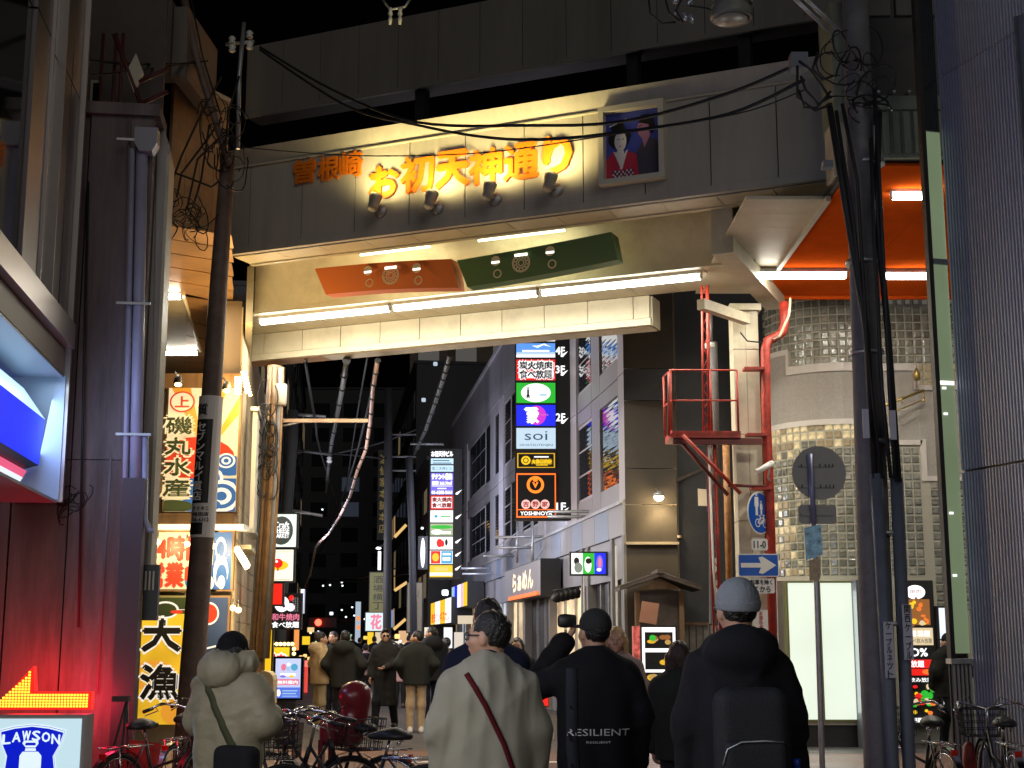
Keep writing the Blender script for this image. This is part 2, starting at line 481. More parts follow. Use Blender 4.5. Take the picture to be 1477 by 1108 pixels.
# upper beam
UF = Frame(GF.w(0, 2.6), xdir=GDIR)
xa, xb = UF.x(355, 120), UF.x(1235, 20)
zb = UF.z(640, 119); zt = zb + 1.32
us = [xa + (xb - xa) * k / 14 for k in range(15)]
for a, b in zip(us[:-1], us[1:]): bx(UF, 'upper_panel', beamgrey, gate, a + 0.006, b - 0.006, 0, 0.05, zb + 0.05, zt)
bx(UF, 'upper_core', darkmetal, gate, xa, xb, 0.05, 0.5, zb, zt - 0.02)
bx(UF, 'upper_trim', beamgrey, gate, xa, xb, -0.02, 0.045, zb - 0.03, zb + 0.045)
for u in (900, 1065, 590): 
    x = UF.x(u, 100, -0.3); bx(UF, 'post', darkmetal, gate, x - 0.09, x + 0.09, 0.1, 0.3, 8.08, zb)
mb = MB(UF)
for k in range(4): mb.tube([(xa, 0.2, 9.0 + k * 0.2), (xb, 0.25, 9.0 + k * 0.22)], 0.025, 6)
rr = random.Random(3)
for k in range(26):
    x = xa + (xb - xa) * rr.random(); mb.tube([(x, -0.2, 9.0), (x + rr.uniform(-1, 1), 0.1, 9.0 + rr.uniform(0.1, 0.9))], 0.02, 5)
mb.build('pipework', darkmetal, gate)
# mesh guard behind the gap
gm = MB(UF)
for cx in (UF.x(915, 90), UF.x(1105, 55)):
    for k in range(14): gm.tube([(cx - 0.7 + k * 0.1, 0.45, 9.15), (cx - 0.5 + k * 0.1, 0.45, 9.75)], 0.012, 4, False); gm.tube([(cx - 0.5 + k * 0.1, 0.46, 9.15), (cx - 0.7 + k * 0.1, 0.46, 9.75)], 0.012, 4, False)
gm.build('mesh_guard', pm('rusty_mesh', (0.35, 0.2, 0.1), 0.6), gate)

# tubes
def fluoro(a, b, label, z=6.86, power=55, r=0.028, col=(1.0, 0.95, 0.80), twin=False, hang=0.05, grp='fluorescent tubes of the arcade'):
    a = Vector(a); b = Vector(b); d = (b - a); L = d.length; d.normalize()
    t = thing('fluorescent_light', label, 'light', (a + b) / 2 + Vector((0, 0, -0.05)), math.atan2(d.y, d.x), grp)
    fr = Frame((a + b) / 2, xdir=d); fr.o = (a + b) / 2
    mb = MB(fr).box(-L / 2, L / 2, -0.07, 0.07, 0.035, 0.035 + hang); mb.build('housing', white, t)
    mb = MB(fr); mb.mi = 0
    for y in ((-0.05, 0.05) if twin else (0,)): mb.tube([(-L / 2 + 0.03, y, 0), (L / 2 - 0.03, y, 0)], r, 10)
    mb.build('tube', tube_m, t)
    MB(fr).box(-L / 2, -L / 2 + 0.03, -0.04, 0.04, -0.03, 0.04).build('socket', galv, t)
    MB(fr).box(L / 2 - 0.03, L / 2, -0.04, 0.04, -0.03, 0.04).build('socket', galv, t)
    lamp_x('tube_glow', t, (a + b) / 2 + Vector((0, 0, -0.04)), d, power * 1.55, col, L, 0.08)
    return t
for (u0, v0, u1, v1, lb) in ((375, 463, 563, 443, 'long lit tube at the left end of the gate soffit'),
                             (567, 441, 776, 417, 'lit tube in the middle of the gate soffit below the orange box'),
                             (780, 416, 1012, 393, 'lit tube at the right end of the gate soffit below the green box')):
    a = GF.hit(u0, v0, 2.3); b = GF.hit(u1, v1, 2.3)
    fluoro(GF.w(a.x, 2.3, 6.87), GF.w(b.x, 2.3, 6.87), lb, power=210, r=0.05)

# two long boxes hung from the gate
def crest(mb, x, z, r, y):
    for k in range(12):
        a = 2 * math.pi * k / 12; mb.ring(x + r * 0.68 * math.cos(a), z + r * 0.68 * math.sin(a), r * 0.13, r * 0.11, y, y + 0.004, 8)
    mb.ring(x, z, r * 0.25, r * 0.12, y, y + 0.004, 12); mb.ring(x, z, r * 0.9, r * 0.1, y, y + 0.004, 20)
def hungbox(name, label, cols, px, mat):
    # px: four corners (left top, right top, right bottom, left bottom) on a plane just behind the fascia
    D = 0.95
    pts = [GF.hit(u, v, D) for u, v in px]
    c = GF.w(sum(p.x for p in pts) / 4, D, min(p.z for p in pts))
    t = thing(name, label, 'light box', c, GF.ang, 'ribbon shaped boxes under the gate')
    mb = MB(GF)
    N = 16; V = []
    lt, rt, rb, lb = pts
    for k in range(N + 1):
        f = k / N
        bow = 0.022 * math.sin(f * math.pi * 1.0) * (1 if 'orange' in label else -0.6)
        p = lt.lerp(rt, f); q_ = lb.lerp(rb, f)
        lean = 0.10
        V += [(p.x, D - 0.02, p.z + bow), (q_.x, D + lean, q_.z + bow * 1.4), (p.x, D + 0.30, p.z + bow), (q_.x, D + 0.34, q_.z + bow * 1.4)]
    Fc = []
    for k in range(N):
        a = 4 * k; b = a + 4
        Fc += [(a, b, b + 1, a + 1), (a + 2, a + 3, b + 3, b + 2), (a, a + 2, b + 2, b), (a + 1, b + 1, b + 3, a + 3)]
    Fc += [(0, 1, 3, 2), (4 * N, 4 * N + 2, 4 * N + 3, 4 * N + 1)]
    mb.add(V, Fc).build('case', mat, t)
    gold = pm('pale_gold_print', (0.85, 0.75, 0.52), 0.4)
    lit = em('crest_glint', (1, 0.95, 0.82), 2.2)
    mb = MB(GF)
    for f, kind in ((0.38, 'dot'), (0.55, 'crest'), (0.74, 'dot')) if 'orange' in label else ((0.24, 'dot'), (0.41, 'crest'), (0.6, 'dot')):
        p = lt.lerp(rt, f); q_ = lb.lerp(rb, f); bow = 0.022 * math.sin(f * math.pi) * (1 if 'orange' in label else -0.6)
        m_ = p.lerp(q_, 0.5)
        y = D - 0.035
        mb.mi = 0
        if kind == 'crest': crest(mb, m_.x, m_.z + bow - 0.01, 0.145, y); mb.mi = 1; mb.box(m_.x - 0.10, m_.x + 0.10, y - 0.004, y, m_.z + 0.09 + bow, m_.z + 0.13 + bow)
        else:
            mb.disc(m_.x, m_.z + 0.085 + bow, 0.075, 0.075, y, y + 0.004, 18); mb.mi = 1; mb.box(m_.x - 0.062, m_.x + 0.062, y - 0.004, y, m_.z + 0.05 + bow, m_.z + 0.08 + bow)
            mb.mi = 0; mb.ring(m_.x + 0.03, m_.z - 0.11 + bow, 0.05, 0.018, y, y + 0.004, 14)
    mb.build('crest_print', [gold, lit], t, kind='stuff')
    return t
hungbox('ribbon_light_box', 'orange ribbon shaped box with white crests under the gate', 0,
        [(455, 388), (652, 374), (657, 413), (465, 423)], pm('ribbon_orange', (0.62, 0.16, 0.035), 0.5))
hungbox('ribbon_light_box', 'dark green ribbon shaped box with white crests under the gate', 0,
        [(660, 376), (882, 335), (888, 372), (670, 412)], pm('ribbon_green', (0.10, 0.19, 0.07), 0.5))
# strip lights behind the boxes that wash the cove
for (u0, u1, lb) in ((520, 620, 'strip light hidden behind the orange ribbon box'), (690, 815, 'strip light hidden behind the green ribbon box')):
    a = GF.hit(u0, 372, 1.25); b = GF.hit(u1, 358, 1.25)
    A = GF.w(a.x, 1.25, 7.5); B = GF.w(b.x, 1.25, 7.5)
    t = thing('strip_light', lb, 'light', (A + B) / 2, GF.ang, 'strip lights above the ribbon boxes')
    MB().tube([A, B], 0.02, 8).build('tube', em('strip_tube', (1, 0.95, 0.6), 4.0, light=True), t)
    MB().tube([A + Vector((0, 0, 0.05)), B + Vector((0, 0, 0.05))], 0.04, 6).build('housing', white, t)
    lamp_x('strip_glow', t, (A + B) / 2 + Vector((0.03, 0.08, -0.05)), B - A, 9, (1, 0.95, 0.55), (B - A).length, 0.05, aim=(0.2, 0.6, -0.3))

# raised letters, in two sizes
letm = pm('orange_letter', (0.80, 0.20, 0.012), 0.35)
letters = [('曽', 436, 245, 34), ('根', 471, 241, 34), ('崎', 503, 235, 36), ('お', 551, 261, 44), ('初', 599, 249, 52), ('天', 650, 242, 50), ('神', 698, 238, 50), ('通', 749, 231, 52), ('り', 802, 222, 54)]
lt_ = thing('gate_lettering', 'orange raised letters naming the street on the lit gate', 'sign', GF.w(-4.6, -0.1, 7.9), GF.ang)
for ch, u, v, h in letters:
    c = GF.hit(u, v, -0.1); k = h / 2033 * P(u, v, 18).y
    hh = (GF.hit(u, v - h / 2, -0.1).z - GF.hit(u, v + h / 2, -0.1).z) * 0.98
    ww = hh * (0.74 if ch in 'り' else 0.98)
    MB(GF).text(ch, c.x, c.z, hh, -0.012, ww, bold=0.010 if ch in '曽根崎' else (0.027 if ch in 'お天り' else 0.016), depth=0.04).build('letter', letm, lt_)
# spot lamps under the letters
def gatespot(u, v, ut, vt, i):
    b = GF.hit(u + 6, v + 12, -0.02); h = GF.hit(u - 4, v - 10, -0.34)
    t = thing('gate_spot_lamp', ['first spot lamp from the left under the gate letters, below the first large letter', 'second spot lamp from the left under the gate letters', 'third spot lamp from the left under the gate letters', 'rightmost spot lamp under the gate letters near the portrait'][i], 'spotlight', GF.w(b.x, -0.03, b.z - 0.1), GF.ang, 'spot lamps under the gate letters')
    MB(GF).lathe([(0.10, 0), (0.10, -0.03), (0.06, -0.05), (0.02, -0.07)], (b.x, 0.0, b.z), (0, 1, 0)).build('mount', galv, t)
    body0 = Vector((h.x, -0.34, h.z - 0.13)); ax = Vector((0.18, 0.42, 0.9)).normalized()
    ax = Vector((0.12, 0.30, 0.95)).normalized()
    MB(GF).tube([(b.x, -0.07, b.z), (b.x - 0.01, -0.22, b.z + 0.0), tuple(body0)], 0.02, 8).build('arm', galv, t)
    MB(GF).lathe([(0.03, -0.10), (0.07, -0.09), (0.075, -0.02), (0.068, 0.0), (0.085, 0.06), (0.095, 0.14), (0.095, 0.15), (0.088, 0.15), (0.08, 0.10)], body0, ax).build('lamp_head', pm('lamp_grey', (0.35, 0.33, 0.28), 0.5), t)
    MB(GF).lathe([(0.085, 0.125), (0.02, 0.127)], body0, ax).build('lens', em('spot_lens', (1, 0.85, 0.5), 6), t)
    wp = GF.w(body0.x + ax.x * 0.2, body0.y - 0.06, body0.z + ax.z * 0.2)
    aim = GF.M.to_3x3() @ Vector((0.05, 0.62, 0.80))
    lamp('spot', t, wp, 92, (1.0, 0.80, 0.34), 'SPOT', aim=aim, spot=150, blend=1.0, rad=0.16)
for i, (u, v) in enumerate(((543, 292), (624, 288), (708, 275), (796, 262))): gatespot(u, v, u, v - 60, i)

# framed portrait
pf = [GF.hit(u, v, -0.10) for u, v in ((862, 160), (960, 148), (962, 260), (860, 272))]
x0, x1 = pf[0].x + 0.02, pf[1].x - 0.02; z0, z1 = pf[3].z + 0.02, pf[0].z + 0.02
pt = thing('framed_portrait', 'framed picture of a kimono couple on the gate right of the letters', 'picture', GF.w((x0 + x1) / 2, -0.05, z0), GF.ang)
fm = pm('picture_frame', (0.62, 0.58, 0.48), 0.4)
fw = 0.075
for a in ((x0, x1, z1 - fw, z1), (x0, x1, z0, z0 + fw)): MB(GF).box(a[0], a[1], -0.16, 0.0, a[2], a[3]).build('frame', fm, pt)
for a in ((x0, x0 + fw), (x1 - fw, x1)): MB(GF).box(a[0], a[1], -0.158, 0.0, z0 + fw, z1 - fw).build('frame', fm, pt)
W_ = x1 - x0 - 2 * fw; H_ = z1 - z0 - 2 * fw
mb = MB(GF)
def pp(mi, pts, y):
    mb.mi = mi
    pts = [(min(max(0.49 + (a - 0.5) * 1.05, 0), 1), min(b * 1.04, 1)) for a, b in pts]
    mb.ext([(x0 + fw + W_ * a, z0 + fw + H_ * b) for a, b in pts], -0.03 - 0.003 * y, -0.028 - 0.003 * (y - 1))
def pe(mi, cx, cz, rx, rz, y, n=18):
    pp(mi, [(cx + rx * math.cos(2 * math.pi * k / n), cz + rz * math.sin(2 * math.pi * k / n)) for k in range(n)], y)
mb.box(x0 + fw, x1 - fw, -0.03, -0.02, z0 + fw, z1 - fw)
# the man
pp(4, [(0.52, 0.02), (0.55, 0.35), (0.66, 0.50), (0.80, 0.56), (0.98, 0.45), (0.99, 0.02)], 1)
pp(5, [(0.70, 0.42), (0.66, 0.55), (0.60, 0.62), (0.58, 0.72), (0.62, 0.80), (0.78, 0.80), (0.80, 0.58)], 2)
pp(3, [(0.60, 0.78), (0.64, 0.83), (0.86, 0.84), (0.89, 0.70), (0.84, 0.60), (0.79, 0.64), (0.78, 0.74), (0.66, 0.77)], 3)
pe(3, 0.72, 0.86, 0.10, 0.03, 4)
pp(3, [(0.605, 0.725), (0.66, 0.74), (0.66, 0.73), (0.605, 0.715)], 5)
# the woman
pe(3, 0.26, 0.60, 0.19, 0.16, 3); pe(3, 0.24, 0.76, 0.12, 0.08, 4); pe(3, 0.40, 0.62, 0.07, 0.05, 4)
pe(1, 0.29, 0.55, 0.105, 0.14, 6)
pp(3, [(0.18, 0.62), (0.30, 0.70), (0.42, 0.62), (0.38, 0.74), (0.2, 0.74)], 7)
pp(1, [(0.25, 0.44), (0.33, 0.44), (0.36, 0.36), (0.30, 0.22), (0.2, 0.38)], 5)
pp(2, [(0.0, 0.02), (0.03, 0.30), (0.16, 0.42), (0.30, 0.28), (0.42, 0.40), (0.56, 0.34), (0.60, 0.02)], 4)
pp(1, [(0.16, 0.42), (0.20, 0.40), (0.33, 0.18), (0.30, 0.14)], 6); pp(1, [(0.42, 0.42), (0.38, 0.40), (0.27, 0.16), (0.31, 0.14)], 7)
for k in range(11):
    for j in range(3): pe(1 if (k + j) % 2 else 6, 0.16 + k * 0.034, 0.045 + j * 0.035 + 0.01 * math.sin(k), 0.016, 0.016, 8, 6)
for sx in (0.255, 0.33): pp(3, [(sx - 0.022, 0.575), (sx + 0.022, 0.58), (sx + 0.02, 0.567)], 9)
pe(2, 0.29, 0.475, 0.016, 0.010, 9, 8)
pp(1, [(0.10, 0.78), (0.40, 0.86), (0.40, 0.845), (0.10, 0.765)], 9)
mb.build('picture', [pm('pic_blue', (0.06, 0.08, 0.42), 0.5), pm('pic_skin', (0.80, 0.76, 0.78), 0.5), pm('pic_red', (0.55, 0.03, 0.07), 0.5), inkblack,
                     pm('pic_robe', (0.07, 0.06, 0.09), 0.6), pm('pic_face', (0.5, 0.22, 0.34), 0.5), pm('pic_navy', (0.03, 0.04, 0.12), 0.5)], pt)

# insulators on the roof of the upper beam
mb = MB()
t = thing('roof_insulator', 'pair of pale insulators standing on the upper beam at the top of the picture', 'insulator', P(572, 40, 19.6) - Vector((0, 0, 0.15)))
for u in (563, 577):
    p = P(u, 22, 19.6); MB().lathe([(0.02, -0.15), (0.035, -0.05), (0.02, -0.03), (0.04, 0.02), (0.025, 0.06), (0.04, 0.10), (0.01, 0.13)], p).build('insulator', insul, t)
mb = MB(); mb.tube([P(552, 0, 19.6), P(563, 14, 19.6), P(584, 10, 19.6), P(592, -2, 19.6)], 0.02, 6); mb.build('bracket', galv, t)

# ------------------------------------------------------------------ left wing of the canopy
lw = thing('canopy_wing', 'left canopy wing with lit brown cladding above copper coloured soffit', 'canopy', P(285, 700, 18) * 1.0 - Vector((0, 0, P(285, 700, 18).z)))
A = P(243, 300, 17.4); B = P(326, 300, 18.4)
WF = Frame((A.x, A.y, 0), xdir=(B - A)); Lw = (B - A).to_2d().length if hasattr((B - A), 'to_2d') else (B - A).length
Lw = math.hypot(B.x - A.x, B.y - A.y)
clad = pm('brown_cladding', (0.42, 0.30, 0.18), 0.6, var=0.2, scale=2, dirt=0.5)
for k in range(4):
    bx(WF, 'cladding_panel', clad, lw, Lw * k / 4 + 0.005, Lw * (k + 1) / 4 - 0.005, 0, 0.05, 6.98, 8.95)
bx(WF, 'trim', cream, lw, -0.02, Lw, -0.03, 0.1, 8.955, 9.02)
z = 6.95
poly = [PZ(u, v, z) for u, v in ((241, 318), (331, 352), (344, 545), (150, 548), (150, 340))]
MB().slab([(p.x, p.y) for p in poly], z, z + 0.1).build('soffit_core', clad, lw)
# soffit strips
for k in range(11):
    v0 = 322 + k * 20; v1 = v0 + 19
    q = [PZ(268 if v0 > 420 else 235, v0, z), PZ(334, v0 + 16, z), PZ(337, v1 + 16, z), PZ(268 if v0 > 420 else 235, v1, z)]
    MB().slab([(p.x, p.y) for p in q], z - 0.02, z - 0.003).build('soffit_panel', copper, lw)
q = [PZ(170, 432, z), PZ(264, 428, z), PZ(288, 505, z), PZ(170, 508, z)]
MB().slab([(p.x, p.y) for p in q], z - 0.015, z - 0.002).build('ceiling_panel', cream, lw)
MB().tube([PZ(265, 428, z - 0.04), PZ(289, 506, z - 0.04)], 0.03, 6).build('edge_trim', cream, lw)
mb = Frame(P(172, 60, 16.6).xy.to_3d(), ang=R_(-4))
for k in range(2):
    bx(mb, 'upper_cladding', beamgrey, lw, k * 0.46 + 0.004, (k + 1) * 0.46 - 0.004 - (0.25 if k else 0), 0, 0.6, 8.75, 9.62)
bx(mb, 'upper_end', beamgrey, lw, 0.68, 0.86, 0.05, 1.4, 8.6, 9.55)
for (u0, u1, v, lb, twin) in ((238, 262, 428, 'short lit tube behind the left pole, upper one', True), (234, 287, 510, 'short lit tube behind the left pole, lower one', False)):
    a = PZ(u0, v, 6.88); b = PZ(u1, v, 6.88)
    fluoro(a, b, lb, power=70, r=0.035, twin=twin, col=(1.0, 0.86, 0.6), grp='tubes under the left canopy wing')

# ------------------------------------------------------------------ right wing: orange ceiling
rw = thing('canopy_wing', 'right canopy wing with bright orange ceiling panels and green ribbed front', 'canopy', Vector((5.2, 17.5, 0)))
z = 6.93
A = PZ(1095, 437, z); B = PZ(1242, 272, z)
XRW = 7.6
rows = [15.2, 17.0, 19.2, 21.35]
for i in range(3):
    for j in range(3):
        ya, yb = rows[i], rows[i + 1]
        xa_, xb_ = 3.95 + j * 1.25, 3.95 + (j + 1) * 1.25
        MB().slab([(xa_ + 0.004, ya + 0.004), (xb_ - 0.004, ya + 0.004), (xb_ - 0.004, yb - 0.004), (xa_ + 0.004, yb - 0.004)], z, z + 0.03).build('ceiling_panel', orange, rw)
MB().slab([(3.9, 15.1), (XRW, 15.1), (XRW, 21.4), (3.9, 21.4)], z + 0.04, z + 0.12).build('deck', darkmetal, rw)
MB().slab([(3.86, 21.36), (XRW, 21.36), (XRW, 21.42), (3.86, 21.42)], z - 0.05, z + 0.03).build('edge_trim', orange, rw)
MB().slab([(3.87, 16.4), (3.93, 16.4), (3.93, 21.35), (3.87, 21.35)], z - 0.04, z + 0.03).build('edge_trim', cream, rw)
# cream soffit between gate and orange ceiling
for i in range(8):
    ya, yb = 16.5 + i * 0.6, 16.5 + (i + 1) * 0.6
    MB().slab([(2.9 + 0.0 * i, ya + 0.003), (3.865, ya + 0.003), (3.865, yb - 0.003), (2.9, yb - 0.003)], z + 0.02, z + 0.06).build('soffit_panel', soffit, rw)
gmet = pm('pale_green_metal', (0.30, 0.34, 0.27), 0.5, var=0.15, scale=3, dirt=0.35)
xg0 = XY(1262, 15.1, 200)
MB().box(xg0, XRW, 15.02, 15.08, 6.96, 7.66).build('ribbed_front', gmet, rw)
for k in range(9):
    x = xg0 + 0.06 + k * 0.12
    MB().box(x, x + 0.075, 14.975, 15.017, 7.0, 7.5).build('rib', gmet, rw)
MB().box(xg0, XRW, 14.96, 15.06, 7.52, 7.68).build('rib_cap', gmet, rw)
xg = XY(1205, 15.8, 230)
MB().box(xg, xg + 0.55, 15.9, 16.3, 7.05, 7.72).build('knee_box', cream, rw)
MB().box(xg + 0.05, xg + 0.62, 15.95, 16.6, 7.74, 9.3).build('ribbed_back', gmet, rw)
for (u0, v0, u1, v1, lb) in ((1093, 397, 1222, 397, 'lit tube under the orange ceiling left of the large pole'), (1272, 398, 1357, 398, 'lit tube under the orange ceiling right of the large pole')):
    a = PZ(u0, v0, 6.84); b = PZ(u1, v1, 6.84)
    fluoro(a, b, lb, power=140, r=0.055, grp='tubes under the orange ceiling')
a = PZ(1285, 283, 6.86); b = PZ(1352, 283, 6.86)
fluoro(a, b, 'twin lit tube at the front of the orange ceiling near the green glass', power=80, r=0.03, twin=True, grp='tubes under the orange ceiling')
# dark rack with small bright fittings above the green front
t = thing('roof_rack', 'dark rack with small bright fittings above the green ribbed front', 'rack', Vector((xg0 + 0.4, 15.6, 7.68)))
MB().box(xg0 - 0.1, XRW, 15.5, 15.9, 7.70, 9.6).build('panel', darkmetal, t)
for k in range(7):
    MB().ell((xg0 + 0.08 + k * 0.09, 15.45, 7.83 + 0.1 * (k % 2)), (0.022, 0.02, 0.02), 8, 5).build('fitting', insul, t)
for k in range(3): MB().box(xg0 + 0.1 + k * 0.33, xg0 + 0.36 + k * 0.33, 15.46, 15.5, 8.9, 9.12).build('plate', beamgrey, t)
# roof behind the gate so that no gap shows between both wings
# ------------------------------------------------------------------ right: building clad in glass blocks
gbm = pm('glass_block', (0.21, 0.215, 0.18), 0.12, var=0.5, scale=7, bump=0.3, bscale=14, spec=0.9)
gbl = em('glass_block_lit', (0.95, 0.76, 0.42), 0.42, var=0.7, scale=9)
gbw = em('glass_block_dim_lit', (0.8, 0.62, 0.35), 0.10, var=0.9, scale=9)
gb2 = pm('glass_block_b', (0.15, 0.155, 0.13), 0.10, var=0.5, scale=7, bump=0.3, bscale=18, spec=0.9)
gb3 = pm('glass_block_c', (0.29, 0.285, 0.24), 0.14, var=0.4, scale=7, bump=0.3, bscale=11, spec=0.9)
groutm = pm('block_joint', (0.42, 0.40, 0.33), 0.7)
stone = pm('speckled_stone_panel', (0.36, 0.335, 0.30), 0.6, var=0.12, scale=30, dirt=0.15, bump=0.15, bscale=90)
whitetrim = pm('white_trim', (0.62, 0.58, 0.54), 0.45)
YD = 22.0
XC = XY(1240, YD); RC = 1.14
cyb = thing('glass_block_building', 'pale stone and glass block building with a rounded corner behind the big right pole', 'building', (XC + 1, YD, 0))
def arc(th, r=RC): # th 0 = front, growing to the left
    return Vector((XC - r * math.sin(th), YD + RC - r * math.cos(th), 0))
def surf(sv, r=RC):
    """point along the facade; sv<0 on the rounded part, sv>0 on the flat part"""
    if sv >= 0: return Vector((XC + sv, YD + RC - r, 0)), 0.0
    th = -sv / RC; return arc(th, r), th
def wallstrip(name, mat, s0, s1, z0, z1, r=RC, dep=0.1, parent=cyb, n=None):
    n = n or max(1, int((s1 - s0) / 0.12)); mb = MB(); V = []
    for k in range(n + 1):
        s_ = s0 + (s1 - s0) * k / n
        p, _ = surf(s_, r); q, _ = surf(s_, r - dep)
        V += [(p.x, p.y, z0), (p.x, p.y, z1), (q.x, q.y, z1), (q.x, q.y, z0)]
    Fc = []
    for k in range(n):
        a = 4 * k; b = a + 4
        Fc += [(a, b, b + 1, a + 1), (a + 1, b + 1, b + 2, a + 2), (a + 3, a, b, b + 3)[::-1]]
    Fc += [(0, 1, 2, 3), (4 * n, 4 * n + 3, 4 * n + 2, 4 * n + 1)]
    mb.add(V, Fc); return mb.build(name, mat, parent)
SL = -RC * 1.45; SR = 2.6
zt0, zt1, zt2 = ZY(525, YD), ZY(608, YD), ZY(838, YD)
Zc = ZY(560, YD)
def zz(v): return ZY(v, YD)
sx = lambda u: XY(u, YD) - XC
# stone panels, with joints
for (a, b, z0, z1) in ((SL, -0.62, zz(606), zz(560) + 0.33), (-0.61, 0.30, zz(606), zz(535)), (0.31, sx(1342), zz(636), zz(535)), (sx(1342) + 0.01, SR, zz(690), zz(560)),
                       ):
    wallstrip('stone_panel', stone, a, b, z0, z1)
wallstrip('stone_panel', stone, SL, -0.98, zz(560) + 0.331, zz(500))
# backing with joints colour
wallstrip('grout', groutm, SL, SR, 0.0, 7.3, r=RC - 0.002, dep=0.05)
# trims
for (a, b, z0, z1) in ((-0.98, 0.30, zz(535), zz(523)), (0.30, sx(1337), zz(535), zz(525)), (SL, 0.31, zz(612), zz(604)), (0.31, sx(1345), zz(642), zz(635)), (sx(1337) - 0.001, sx(1345), zz(562), zz(524)),
                       (-1.03, -0.975, zz(535), zz(500)), (SL, -0.98, zz(505), zz(497)), (sx(1342), sx(1350), zz(694), zz(634)), (sx(1350), SR, zz(694), zz(687)), (sx(1345) , SR, zz(563), zz(556))):
    wallstrip('trim', whitetrim, a, b, z0, z1, r=RC + 0.03, dep=0.1)
# blocks
BS = 0.136
blocks = []
def inblock(s, z):
    top = z > zz(523) and s > -0.97 or z > zz(497) and s <= -0.97
    if top and z < 7.12: return not (s > sx(1337) and False)
    if s > sx(1345) and zz(556) < z: return True
    low = (s < 0.31 and z < zz(613)) or (0.31 <= s < sx(1342) and z < zz(643)) or (s >= sx(1350) and z < zz(695))
    return low and z > zz(836) or (low and s > sx(1342) and z > zz(880))
nb = 0
prot = None; extra = MB(); lst = []
for i in range(-13, 18):
    s_ = (i + 0.5) * BS
    for j in range(0, 60):
        z_ = 1.95 + j * BS
        if inblock(s_, z_): lst.append((s_, z_))
lst.sort(key=lambda q: (abs(q[0] + 0.2)))
MB3 = {}
rb = random.Random(5)
def blockmesh(kind):
    mb = MB(); h = BS / 2 - 0.012
    V = [(-h, 0, -h), (h, 0, -h), (h, 0, h), (-h, 0, h), (-h * .72, -0.010, -h * .72), (h * .72, -0.010, -h * .72), (h * .72, -0.010, h * .72), (-h * .72, -0.010, h * .72)]
    Fc = [(0, 1, 5, 4), (1, 2, 6, 5), (2, 3, 7, 6), (3, 0, 4, 7), (4, 5, 6, 7)]
    me = bpy.data.meshes.new('glass_block'); me.from_pydata(V, [], Fc); me.materials.append(kind); return me
bm_ = [blockmesh(m) for m in (gbm, gbl, gbw, gb2, gb3)]
restf = {0: MB(), 1: MB(), 2: MB()}
for idx, (s_, z_) in enumerate(lst):
    p, th = surf(s_, RC + 0.002); 
    kk = 0
    kk = rb.choice([0, 0, 3, 4, 0, 3])
    if s_ < 0.25 and zz(632) < z_ < zz(608): kk = 1 if rb.random() < 0.9 else 2
    elif s_ < 0.25 and zz(655) < z_ < zz(608): kk = rb.choice([1, 2, 2, 0])
    elif s_ < -0.9 and z_ < zz(720): kk = rb.choice([0, 2, 2, 1, 3])
    elif s_ < -0.5 and z_ < zz(780): kk = rb.choice([0, 2, 0, 3, 2])
    elif s_ > sx(1330) and zz(560) < z_ < zz(520): kk = 2
    M = Matrix.Translation((p.x, p.y, z_)) @ Matrix.Rotation(-th, 4, 'Z') @ Matrix.Rotation(rb.uniform(-0.02, 0.02), 4, 'X')
    if idx < 300:
        o = bpy.data.objects.new('glass_block', bm_[kk]); put(o, M, cyb)
    else:
        restf[0].mi = kk
        restf[0].add([v.co for v in bm_[0].vertices], [tuple(q.vertices) for q in bm_[0].polygons], M)
restf[0].build('far_glass_block', [gbm, gbl, gbw, gb2, gb3], cyb, kind='stuff')
print('blocks', len(lst))
# ground floor of it: dark recess, side trims
bx(WORLD, 'shop_front', darkmetal, cyb, XC + 0.75, XC + 2.6, YD + 0.2, YD + 0.25, 0, 2.5)
bx(WORLD, 'base_course', concrete, cyb, XC - 1.1, XC + 0.3, YD - 0.02, YD + 0.1, 0, 0.5)
bx(WORLD, 'steel_door_frame', pm('brown_metal', (0.16, 0.12, 0.10), 0.5), cyb, XY(1118, 21.7), XY(1136, 21.7), 21.7, 22.3, 0, ZY(838, 21.7))
# gold hoist hanging on the wall
brass = pm('old_brass', (0.5, 0.36, 0.12), 0.35, metal=0.8)
t = thing('hanging_hoist', 'brass sign arm with small hook hanging on the stone wall', 'bracket', P(1320, 575, 21.7))
MB().tube([P(1268, 588, 21.6), P(1333, 563, 21.75)], 0.022, 8).build('arm', brass, t)
MB().tube([P(1275, 600, 21.6), P(1331, 577, 21.75)], 0.012, 6).build('arm', brass, t)
MB().tube([P(1333, 563, 21.7), P(1332, 578, 21.7)], 0.012, 6).ell(P(1332, 578, 21.7), 0.03, 8, 6).build('hook', brass, t)
MB().tube([P(1300, 572, 21.65), P(1301, 583, 21.65)], 0.010, 6).build('hook', brass, t)
MB().tube([P(1319, 510, 21.7), P(1322, 528, 21.7), P(1322, 560, 21.7)], 0.008, 6).build('chain', brass, t)
MB().lathe([(0.02, -0.1), (0.05, -0.08), (0.055, 0), (0.03, 0.06), (0.01, 0.10)], P(1322, 540, 21.7)).build('pulley', brass, t)

